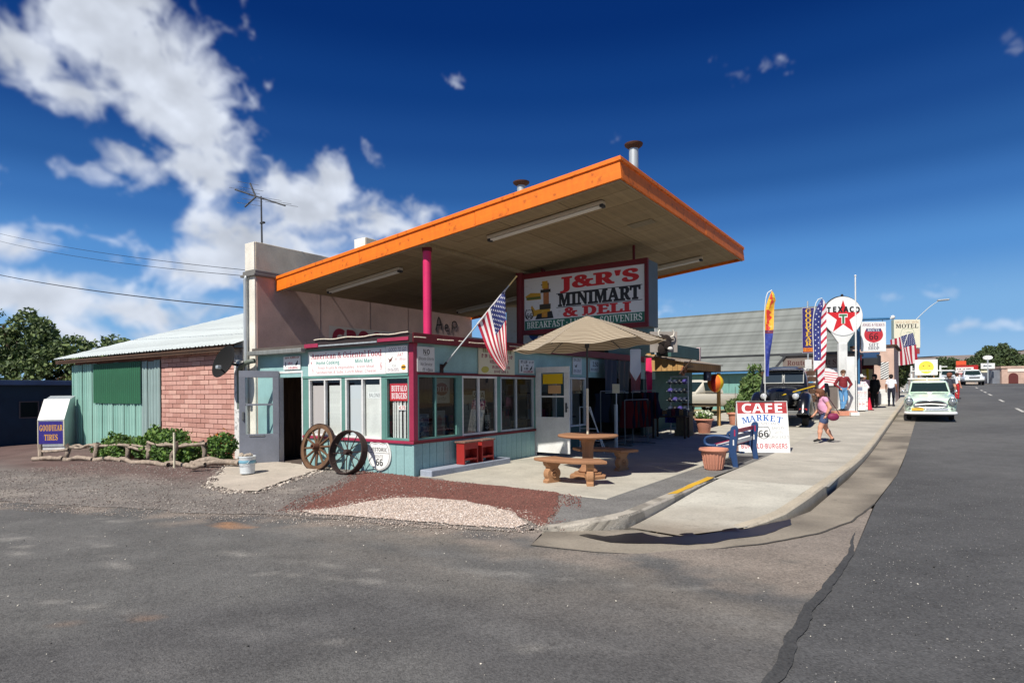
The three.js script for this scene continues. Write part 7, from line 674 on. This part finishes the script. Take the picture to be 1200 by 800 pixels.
pickup('parked_car', 'pale tan car parked behind the wooden awning post', [-9.7, rise(-29.5), -30.4], -.5, pm('tanCar', 206, 200, 184, { r: .3, cc: .6, phys: 1 }));
pickup('pickup_truck', 'white pickup parked down the road beside the red signs', [3.55, gy(3.5, -80), -82], .05, pm('whCar', 232, 236, 238, { r: .3, cc: .6, phys: 1 }), { cat: 'pickup' }); pickup('pickup_truck', 'pale pickup partly hidden behind the other far one', [1.6, gy(1.5, -86), -88], .0, pm('whCar2', 214, 220, 222, { r: .3, cc: .6, phys: 1 }), { cat: 'pickup' });
// ---- far end of the street
{ const Y = z => rise(z); const b = thing('adobe_building', 'small salmon pink building at the far end of the road', 'building', [9.2, Y(-97) - .1, -97], .3); const mP = pm('salm', 208, 176, 158, { r: .9, map: TX.mottle }); obj('wall', [span(-2.2, 1.6, 0, 1.9, -4, 0)], mP, b); obj('parapet', rspan(-2.3, 1.7, 1.9, 2.15, -4.1, .1, .02), mP, b); obj('arch_door', place(extr((() => { const s = new THREE.Shape(); s.moveTo(-.5, 0); s.lineTo(.5, 0); s.lineTo(.5, .8); s.absarc(0, .8, .5, 0, Math.PI, false); s.lineTo(-.5, 0); return s; })(), .06), -1.0, .02, .02), pm('archd', 96, 44, 40, { r: .8 }), b); const w = obj('window', rspan(.1, 1.3, .5, 1.3, -.02, .05, .01), pm('salW', 232, 200, 176, { r: .7 }), b); obj('pane', rspan(.2, 1.2, .6, 1.2, .051, .06, .004), pm('glassFar', 150, 110, 96, { r: .2 }), w); obj('sign_band', rspan(-1.6, .6, 1.45, 1.85, .02, .06, .01), pm('sgb', 240, 222, 208, { r: .7 }), b); obj('side_wall', span(-3.0, -2.21, 0, 1.7, -3.8, -.4), MT.grey, b);
  const wl = thing('long_wall', 'long low white wall building beside the far pickups', 'building', [4.8, Y(-100) - .1, -100], .1); obj('wall', span(-3.5, 3.2, 0, .9, -2.5, 0), pm('lw', 196, 180, 166, { r: .9, map: TX.mottle }), wl); obj('upper_band', rspan(-3.6, 3.3, .9, 1.5, -2.6, .1, .02), MT.white, wl); for (let i = 0; i < 5; i++) obj('window', rspan(-3 + i * 1.25, -2.1 + i * 1.25, .55, .8, .001, .04, .004), MT.glassDark, wl); obj('door', rspan(2.5, 3, 0, .85, .001, .05, .005), MT.maroon, wl);
  const rs = thing('red_signboards', 'red framed white motel signboard at the far end of the street', 'sign', [3.4, Y(-93), -93.5], .1); rs.scale.setScalar(.85); obj('frame', rspan(-1.1, 1.5, 1.3, 2.6, -.1, 0, .02), MT.red, rs); obj('printed_face', place(pane01(2.1, .85), -.1, 1.9, .01), print(2.1, .85, (x, t, a) => { scribble(x, .1, .9, .32, .2, '#444', a); scribble(x, .14, .8, .7, .2, '#444', a); }, { px: 128, bg: '#f4e6e0' }), rs); obj('orange_top', rspan(-1.1, .1, 2.65, 3.25, -.1, 0, .02), pm('orR', 226, 82, 40, { r: .6 }), rs); obj('post', [rod([-.8, 0, -.05], [-.8, 1.3, -.05], .08), rod([1.2, 0, -.05], [1.2, 1.3, -.05], .08)], MT.galv, rs); obj('cafe_band', rspan(-.6, 1.3, 1.0, 1.25, -.09, -.01, .01), MT.maroon, rs);
  const os = thing('oval_sign', 'white oval sign over a square board on a far post', 'sign', [5.7, Y(-95), -95.5], .1); const ov = new THREE.CylinderGeometry(.5, .5, .12, 28); ov.scale(1, 1, .55); obj('oval', place(metric(ov), 0, 3.15, 0, Math.PI / 2, 0, 0), MT.white, os); obj('board', rspan(-.7, .7, 1.75, 2.45, -.06, .06, .02), MT.white, os); obj('lower_board', rspan(-.7, .0, 1.3, 1.55, -.05, .05, .02), MT.cream, os); obj('lettering', [place(pane01(1.0, .3), 0, 2.12, .065)], print(1, .3, (x, t, a) => scribble(x, .1, .9, .5, .6, '#345', a), { px: 64 }), os); obj('post', rod([0, 0, 0], [0, 3.0, 0], .08, .08, 8), MT.galv, os);
  const far = [C(72, 92, 48), C(58, 78, 42), C(88, 106, 56)]; const ft = (label, x, z, bl, n) => tree('shade_tree', label, x, Y(z), z, 1.2, bl, n, .26, { cols: far, group: 'shade trees at the far end of the street', cut: .3, gap: .5, tr: .3 });
  ft('widest rounded shade tree above the long white wall', 9.5, -142, [[0, 4.2, 0, 3.4, 2.6, 3], [2.2, 3.2, 0, 2.6, 2.2, 2.6], [-2.6, 3, 0, 2.6, 2, 2.4], [-4.2, 2.2, 0, 2, 1.6, 2]], 12000); ft('low shade tree behind the red signboards', 2.2, -138, [[0, 2.8, 0, 2.6, 1.9, 2.4], [2.4, 2.2, 0, 2.2, 1.6, 2], [-2, 2.2, 0, 2, 1.5, 2]], 8000); ft('dark shade tree right of the pink adobe building', 15.5, -140, [[0, 2.8, 0, 2.6, 2.2, 2.4], [2.5, 2.4, 0, 2.4, 2, 2.2]], 7000); ft('distant shade tree in the gap between the others', 5.6, -146, [[0, 2.0, 0, 2.2, 1.6, 2]], 3500);
  const hg = []; const pts = []; for (let i = 0; i <= 60; i++) { const x = -900 + i * 50; pts.push([x, 30 + 74 * fbm(i * .11 + 3, 2, 4, 1 << 20, 12) + 30 * sstep(0, 500, x)]); } const P = []; for (let i = 0; i < 60; i++) { const [a, ha] = pts[i], [b2, hb] = pts[i + 1]; for (const [x0, y0, z0, x1, y1, z1] of [[a, 0, -1700, b2, 0, -1700]]) { const rows = [[-1650, 0, 0], [-1760, ha * .55, hb * .55], [-1900, ha, hb], [-2100, ha * .6, hb * .6]]; for (let k = 0; k < 3; k++) { const A = [a, rows[k][1], rows[k][0] - 20 * Math.sin(i * 1.7)], B = [b2, rows[k][2], rows[k][0] - 20 * Math.sin(i * 1.7 + 1.7)], Cc = [b2, rows[k + 1][2], rows[k + 1][0]], D = [a, rows[k + 1][1], rows[k + 1][0]]; P.push(...A, ...B, ...Cc, ...A, ...Cc, ...D); } } } const g = new THREE.BufferGeometry(); g.setAttribute('position', new THREE.Float32BufferAttribute(P, 3)); g.computeVertexNormals(); struct('hills', metric(g), pm('hill', 128, 118, 112, { r: 1 }));
}

// ================================================================ PEOPLE
function surfaceNet(f, lo, hi, h) { const n = [0, 1, 2].map(i => Math.ceil((hi[i] - lo[i]) / h) + 1), [nx, ny, nz] = n; const val = new Float32Array(nx * ny * nz); const id = (i, j, k) => i + nx * (j + ny * k); for (let k = 0; k < nz; k++) for (let j = 0; j < ny; j++) for (let i = 0; i < nx; i++) val[id(i, j, k)] = f(lo[0] + i * h, lo[1] + j * h, lo[2] + k * h);
  const vid = new Int32Array(nx * ny * nz).fill(-1), pos = [], idx = []; const cor = [[0, 0, 0], [1, 0, 0], [0, 1, 0], [1, 1, 0], [0, 0, 1], [1, 0, 1], [0, 1, 1], [1, 1, 1]], ed = [[0, 1], [2, 3], [4, 5], [6, 7], [0, 2], [1, 3], [4, 6], [5, 7], [0, 4], [1, 5], [2, 6], [3, 7]];
  for (let k = 0; k < nz - 1; k++) for (let j = 0; j < ny - 1; j++) for (let i = 0; i < nx - 1; i++) { const v = cor.map(c => val[id(i + c[0], j + c[1], k + c[2])]); let m = 0; for (let q = 0; q < 8; q++) if (v[q] < 0) m++; if (m === 0 || m === 8) continue; let c = 0, x = 0, y = 0, z = 0; for (const [a, b] of ed) if ((v[a] < 0) !== (v[b] < 0)) { const t = v[a] / (v[a] - v[b]); x += mix(cor[a][0], cor[b][0], t); y += mix(cor[a][1], cor[b][1], t); z += mix(cor[a][2], cor[b][2], t); c++; } vid[id(i, j, k)] = pos.length / 3; pos.push(lo[0] + (i + x / c) * h, lo[1] + (j + y / c) * h, lo[2] + (k + z / c) * h); }
  const quad = (a, b, c, d, fl) => { if (a < 0 || b < 0 || c < 0 || d < 0) return; if (fl) idx.push(a, b, c, a, c, d); else idx.push(a, c, b, a, d, c); };
  for (let k = 1; k < nz - 1; k++) for (let j = 1; j < ny - 1; j++) for (let i = 1; i < nx - 1; i++) { const s = val[id(i, j, k)] < 0; if (s !== val[id(i + 1, j, k)] < 0) quad(vid[id(i, j - 1, k - 1)], vid[id(i, j, k - 1)], vid[id(i, j, k)], vid[id(i, j - 1, k)], s); if (s !== val[id(i, j + 1, k)] < 0) quad(vid[id(i - 1, j, k - 1)], vid[id(i - 1, j, k)], vid[id(i, j, k)], vid[id(i, j, k - 1)], s); if (s !== val[id(i, j, k + 1)] < 0) quad(vid[id(i - 1, j - 1, k)], vid[id(i, j - 1, k)], vid[id(i, j, k)], vid[id(i - 1, j, k)], s); }
  const g = new THREE.BufferGeometry(); g.setAttribute('position', new THREE.Float32BufferAttribute(pos, 3)); g.setIndex(idx); g.computeVertexNormals(); return g; }
function capsules(bones, h, pad = .06, blend = .028) { const lo = [1e9, 1e9, 1e9], hi = [-1e9, -1e9, -1e9]; const B = bones.map(b => ({ a: b[0], b: b[1], r0: b[2], r1: b[3], c: b[4], s: b[5] ?? [1, 1] })); for (const b of B) for (const p of [b.a, b.b]) for (let i = 0; i < 3; i++) { const r = Math.max(b.r0, b.r1) * Math.max(1, ...b.s) + pad; lo[i] = Math.min(lo[i], p[i] - r); hi[i] = Math.max(hi[i], p[i] + r); }
  const dist = (b, x, y, z) => { const dx = b.b[0] - b.a[0], dy = b.b[1] - b.a[1], dz = b.b[2] - b.a[2]; const L = dx * dx + dy * dy + dz * dz || 1e-9; let t = ((x - b.a[0]) * dx + (y - b.a[1]) * dy + (z - b.a[2]) * dz) / L; t = cl(t); const ex = (x - b.a[0] - t * dx) / b.s[0], ey = y - b.a[1] - t * dy, ez = (z - b.a[2] - t * dz) / b.s[1]; return Math.sqrt(ex * ex + ey * ey + ez * ez) - mix(b.r0, b.r1, t); };
  const f = (x, y, z) => { let d = 1e9; for (const b of B) { const q = dist(b, x, y, z); const hh = Math.max(blend - Math.abs(d - q), 0) / blend; d = Math.min(d, q) - hh * hh * blend * .25; } return d; };
  let g = surfaceNet(f, lo, hi, h); const p = g.attributes.position, col = new Float32Array(p.count * 3); for (let i = 0; i < p.count; i++) { let best = 1e9, c = null; for (const b of B) { const q = dist(b, p.getX(i), p.getY(i), p.getZ(i)); if (q < best) { best = q; c = b.c; } } col[i * 3] = c.r; col[i * 3 + 1] = c.g; col[i * 3 + 2] = c.b; } g.setAttribute('color', new THREE.BufferAttribute(col, 3)); return metric(g.toNonIndexed ? g : g); }
function hand(at, dir, side, col, curl = .5) { const d = V(...dir).normalize(), s = V(...side).normalize(), n = d.clone().cross(s).normalize(); const o = V(...at); const P = (a, b, c) => o.clone().addScaledVector(d, a).addScaledVector(s, b).addScaledVector(n, c).toArray(); const g = [tint(rod(P(0, 0, 0), P(.085, 0, 0), .026, .03, 8), col)]; [[-.028, .062], [-.01, .075], [.01, .07], [.028, .055]].forEach(([b, l]) => { g.push(tint(rod(P(.075, b, 0), P(.075 + l * .5, b, l * .15 * curl), .0095, .009, 6), col), tint(rod(P(.075 + l * .5, b, l * .15 * curl), P(.075 + l * (.5 + .4 * (1 - curl * .5)), b, l * (.15 + .4) * curl), .009, .007, 6), col)); }); g.push(tint(rod(P(.02, -.026, 0), P(.05, -.055, .015), .011, .01, 6), col), tint(rod(P(.05, -.055, .015), P(.08, -.06, .03), .01, .008, 6), col)); return g; }
const SKIN = C(216, 158, 130), mFig = mat(new THREE.Color(1, 1, 1), { r: .8, vc: 1 });
// J: joints in metres for a figure facing +Z, colours per region
function person(name, label, cat_, pos, turn, o) {
  const t = thing(name, label, cat_, pos, turn, o.group); const k = (o.h ?? 1.65) / 1.65, J = o.J, c = o.c, h = o.cell ?? .02; const S = p => p.map(v => v * k), X = (a, b, r0, r1, col, s) => [S(a), S(b), r0 * k, r1 * k, col, s];
  const { hipL, hipR, kneeL, kneeR, ankL, ankR, toeL, toeR, pel, chest, neck, head, shL, shR, elL, elR, wrL, wrR } = J; const f = o.fat ?? 1, bones = [];
  const mid = (a, b, q) => a.map((v, i) => mix(v, b[i], q));
  for (const [hp, kn, an, to] of [[hipL, kneeL, ankL, toeL], [hipR, kneeR, ankR, toeR]]) { if (o.shorts) { bones.push(X(hp, mid(hp, kn, o.shorts), .098 * f, .088 * f, c.bottom), X(mid(hp, kn, o.shorts * .9), kn, .078 * f, .058 * f, c.skin)); } else bones.push(X(hp, kn, .09 * f, .064 * f, c.bottom)); const lc = o.shorts ? c.skin : c.bottom; bones.push(X(kn, mid(kn, an, .4), .056 * f, .056 * f, lc), X(mid(kn, an, .4), an, .055 * f, .036 * (o.shorts ? 1 : 1.3), lc), X(an, to, .042, .034, c.shoe)); }
  bones.push(X(pel, mid(pel, chest, .25), .135 * f, .14 * f, c.bottom, [1.12, .86]), X(mid(pel, chest, .3), mid(pel, chest, .6), .142 * f * (o.belly ?? 1), .14 * f * (o.belly ?? 1), c.top, [1.08, .9]), X(mid(pel, chest, .6), chest, .14 * f, .13 * f, c.top, [1.15, .8]), X(mid(shL, shR, .08), mid(shL, shR, .92), .066, .066, c.top), X(chest, neck, .07, .052, c.collar ?? c.top), X(neck, mid(neck, head, .7), .05, .048, c.skin));
  bones.push(X([head[0], head[1] + .02, head[2] - .012], [head[0], head[1] + .035, head[2] + .012], .088, .088, c.skin, [.92, 1.05]), X([head[0], head[1] - .05, head[2] + .025], [head[0], head[1] - .07, head[2] + .045], .056, .042, c.skin, [1, 1]), X([head[0], head[1] + .0, head[2] + .09], [head[0], head[1] - .022, head[2] + .112], .010, .015, c.skin)); for (const s of [-1, 1]) bones.push(X([head[0] + s * .082, head[1] + .012, head[2] - .01], [head[0] + s * .085, head[1] - .02, head[2] - .01], .016, .012, c.skin));
  for (const [sh, el, wr] of [[shL, elL, wrL], [shR, elR, wrR]]) { const q = o.sleeve ?? .4; if (q < 1) { bones.push(X(sh, mid(sh, el, q), .06 * f, .055 * f, c.top), X(mid(sh, el, q), el, .046 * f, .042 * f, c.skin), X(el, wr, .042 * f, .028, c.skin)); } else { bones.push(X(sh, el, .062 * f, .052 * f, c.top), X(el, wr, .05 * f, .036, c.top)); } }
  const geo = [capsules(bones, h)]; for (const [el, wr, s] of [[elL, wrL, 1], [elR, wrR, -1]]) { const d = wr.map((v, i) => v - el[i]); geo.push(...hand(S(wr), d, [0, 0, 1], c.skin, .7).map(g => g)); }
  for (const s of [-1, 1]) geo.push(tint(ball(.012 * k, k * (head[0] + s * .033), k * (head[1] + .012), k * (head[2] + .083), 1.3, .8, .6, 8), C(40, 30, 26))); geo.push(tint(ball(.02 * k, k * head[0], k * (head[1] - .052), k * (head[2] + .084), 1.3, .3, .4, 8), C(160, 82, 76)));
  obj('body', geo, mFig, t); if (o.hair) obj('hair', capsules(o.hair.map(([a, b, r0, r1, s]) => X([head[0] + a[0], head[1] + a[1], head[2] + a[2]], [head[0] + b[0], head[1] + b[1], head[2] + b[2]], r0, r1, c.hair, s)), .014, .04), mFig, t); return t; }
const STAND = () => ({ hipL: [.09, .86, 0], hipR: [-.09, .86, 0], kneeL: [.1, .47, .02], kneeR: [-.1, .47, .02], ankL: [.1, .07, 0], ankR: [-.1, .07, 0], toeL: [.12, .045, .15], toeR: [-.12, .045, .15], pel: [0, .9, 0], chest: [0, 1.24, 0], neck: [0, 1.4, 0], head: [0, 1.53, .02], shL: [.17, 1.33, 0], shR: [-.17, 1.33, 0], elL: [.23, 1.06, -.02], elR: [-.23, 1.06, -.02], wrL: [.24, .83, .06], wrR: [-.24, .83, .06] });
const shortHair = [[[0, .05, -.02], [0, .055, .03], .094, .088], [[0, 0, -.05], [0, .04, -.04], .085, .09]];
const bobHair = [[[0, .05, -.02], [0, .06, .03], .098, .09], [[0, -.04, -.06], [0, .04, -.05], .088, .095], [[.075, -.06, -.01], [.07, .03, .0], .034, .04], [[-.075, -.06, -.01], [-.07, .03, .0], .034, .04]];
// woman in pink walking along the pavement
{ const J = { ...STAND(), hipL: [.1, .86, 0], hipR: [-.1, .86, 0], kneeL: [.1, .48, .16], ankL: [.11, .1, .2], toeL: [.12, .06, .34], kneeR: [-.1, .47, -.03], ankR: [-.1, .1, -.24], toeR: [-.11, .05, -.12], chest: [0, 1.24, .04], neck: [0, 1.38, .08], head: [0, 1.49, .15], shL: [.19, 1.31, .04], shR: [-.19, 1.31, .04], elL: [.25, 1.06, -.06], wrL: [.22, .84, .03], elR: [-.26, 1.05, .06], wrR: [-.24, .86, .22] };
  const w = person('person', 'person in pink sleeveless top and denim shorts walking with a maroon handbag', 'person', [-2.5, rise(-19.3), -19.2], -1.15, { h: 1.55, J, fat: 1.18, belly: 1.16, shorts: .55, sleeve: .18, cell: .016, c: { skin: SKIN, top: C(222, 160, 190), bottom: C(70, 84, 120), shoe: C(30, 28, 30), hair: C(110, 68, 46) }, hair: bobHair });
  const b = thing('handbag', 'maroon handbag hanging at the hip of the person in pink', 'bag', [-2.5, rise(-19.3), -19.2], -1.15); obj('bag', [place(metric(new THREE.SphereGeometry(.16, 20, 14).scale(.45, .66, .95)), .31, .74, -.12), place(rbox(.08, .08, .22, .03), .31, .80, -.12)], pm('bagM', 128, 30, 74, { r: .6 }), b); obj('strap', tube([[.3, .82, -.28], [.24, 1.05, -.16], [.1, 1.3, .0], [-.08, 1.18, .17], [.02, .98, .2], [.22, .86, .1], [.3, .82, .0]], .012, 40, 6), pm('strapD', 60, 24, 40, { r: .7 }), b); }
// tall figure in a maroon jacket and jeans leaning by the star sign (display figure)
{ const J = { ...STAND(), kneeL: [.08, .47, .06], ankL: [-.04, .08, .06], toeL: [-.02, .05, .2], kneeR: [-.08, .47, .03], ankR: [-.06, .08, -.02], toeR: [-.12, .05, .12], elL: [.31, 1.08, -.02], wrL: [.16, .92, .12], elR: [-.31, 1.08, -.02], wrR: [-.16, .92, .12] }; person('display_figure', 'life size display figure in maroon jacket, white shirt and jeans by the white post', 'figure', [-3.22, rise(-30.2) + .2, -30.3], .45, { h: 1.8, J, sleeve: 1, cell: .022, c: { skin: C(222, 176, 150), top: C(120, 26, 34), collar: C(236, 232, 228), bottom: C(96, 150, 196), shoe: C(24, 24, 26), hair: C(96, 66, 44) }, hair: shortHair }); const s = thing('plinth', 'low white and terracotta plinth under the display figure', 'plinth', [-3.22, rise(-30.3), -30.3], .45); obj('block', rbox(.95, .2, .6, .02, 0, .1, 0), MT.terracotta, s); obj('step', rbox(.35, .16, .2, .02, .3, .08, .42), MT.white, s);
  const shirt = thing('white_board', 'tall narrow white board standing behind the display figure', 'board', [-3.0, rise(-31), -31.0], .45); obj('board', rbox(.36, 2.6, .06, .02, 0, 1.3, 0), MT.white, shirt); }
// hatted display figure behind the info board
{ const J = { ...STAND(), elL: [.3, 1.1, .05], wrL: [.2, 1.05, .25], elR: [-.3, 1.1, .05], wrR: [-.2, 1.05, .25] }; const p = person('display_figure', 'pale display figure in a wide white hat behind the lettered board', 'figure', [-2.85, rise(-33.6), -34.0], .4, { h: 1.7, J, sleeve: 1, cell: .024, c: { skin: C(226, 190, 176), top: C(236, 210, 216), bottom: C(196, 96, 120), shoe: C(190, 40, 60), hair: C(90, 60, 50) }, hair: shortHair }); const hb = obj('hat', lathe([[0, .16], [.08, .155], [.1, .1], [.11, .05], [.24, .02], [.25, .03], [.12, .07]], 24, 0, 1.62, .0), pm('hatW', 240, 238, 236, { r: .8 }), p);
  const s = thing('info_board', 'white standing info board with red and grey print', 'sign', [-2.8, rise(-33.2), -33.2], .5); board(s, 'board', .62, 1.25, .04, MT.white, print(.62, 1.25, (x, t, a) => { x.fillStyle = '#8a90a8'; x.fillRect(.12, .1, .5, .14); scribble(x, .1, .9, .06, .05, '#c84a5a', a); scribble(x, .3, .9, .32, .07, '#d84a4a', a); scribble(x, .1, .9, .42, .07, '#889', a); scribble(x, .2, .9, .54, .06, '#889', a); scribble(x, .14, .9, .76, .16, '#c86a7a', a); }, { px: 160 })).position.set(0, .68, 0); obj('foot', [rspan(-.25, -.2, -.02, .1, -.15, .15, .01), rspan(.2, .25, -.02, .1, -.15, .15, .01)], MT.galv, s);
  const v = thing('traffic_cone', 'red cone shaped stand beside the info board', 'cone', [-2.55, rise(-34.4), -34.4]); obj('cone', lathe([[0, 0], [.2, 0], [.2, .04], [.14, .06], [.05, .62], [0, .62]], 20), pm('coneR', 214, 40, 66, { r: .6 }), v); obj('base', rbox(.44, .03, .44, .006, 0, .005, 0), MT.black, v); }
const P3 = (label, x, z, turn, o) => person('person', label, 'person', [x, rise(z), z], turn, { cell: .026, sleeve: .5, J: STAND(), ...o });
P3('person dressed in black standing under the porch awning', -2.42, -36.2, -.6, { h: 1.72, sleeve: 1, c: { skin: SKIN, top: C(26, 26, 28), bottom: C(20, 20, 22), shoe: C(18, 18, 18), hair: C(30, 24, 22) }, hair: bobHair, fat: 1.2 });
P3('person in dark violet clothes beside the maroon pier', -2.9, -36.6, .2, { h: 1.7, sleeve: 1, c: { skin: SKIN, top: C(70, 50, 70), bottom: C(120, 40, 66), shoe: C(40, 20, 30), hair: C(50, 34, 30) }, hair: shortHair });
P3('person in white shirt and dark trousers walking on past the porch', -1.78, -37.8, 3.0, { h: 1.68, c: { skin: C(150, 100, 76), top: C(232, 232, 240), bottom: C(34, 36, 52), shoe: C(24, 24, 26), hair: C(34, 26, 24) }, hair: shortHair });
P3('person in dark grey top standing behind the truck bed', -3.95, -29.6, .3, { h: 1.72, sleeve: 1, c: { skin: SKIN, top: C(64, 64, 74), bottom: C(186, 150, 106), shoe: C(40, 36, 34), hair: C(26, 22, 22) }, hair: shortHair });
P3('person in dark clothes half hidden behind the mint green car', .66, -34.4, 2.6, { h: 1.75, c: { skin: SKIN, top: C(52, 54, 66), bottom: C(24, 24, 30), shoe: C(30, 30, 32), hair: C(120, 70, 50) }, hair: shortHair });
P3('person in red trousers bending on the road beyond the car', 1.25, -46, 2.2, { h: 1.6, c: { skin: SKIN, top: C(225, 232, 240), bottom: C(190, 36, 40), shoe: C(40, 30, 30), hair: C(70, 46, 36) }, hair: shortHair });
renderer.render(scene, camera);
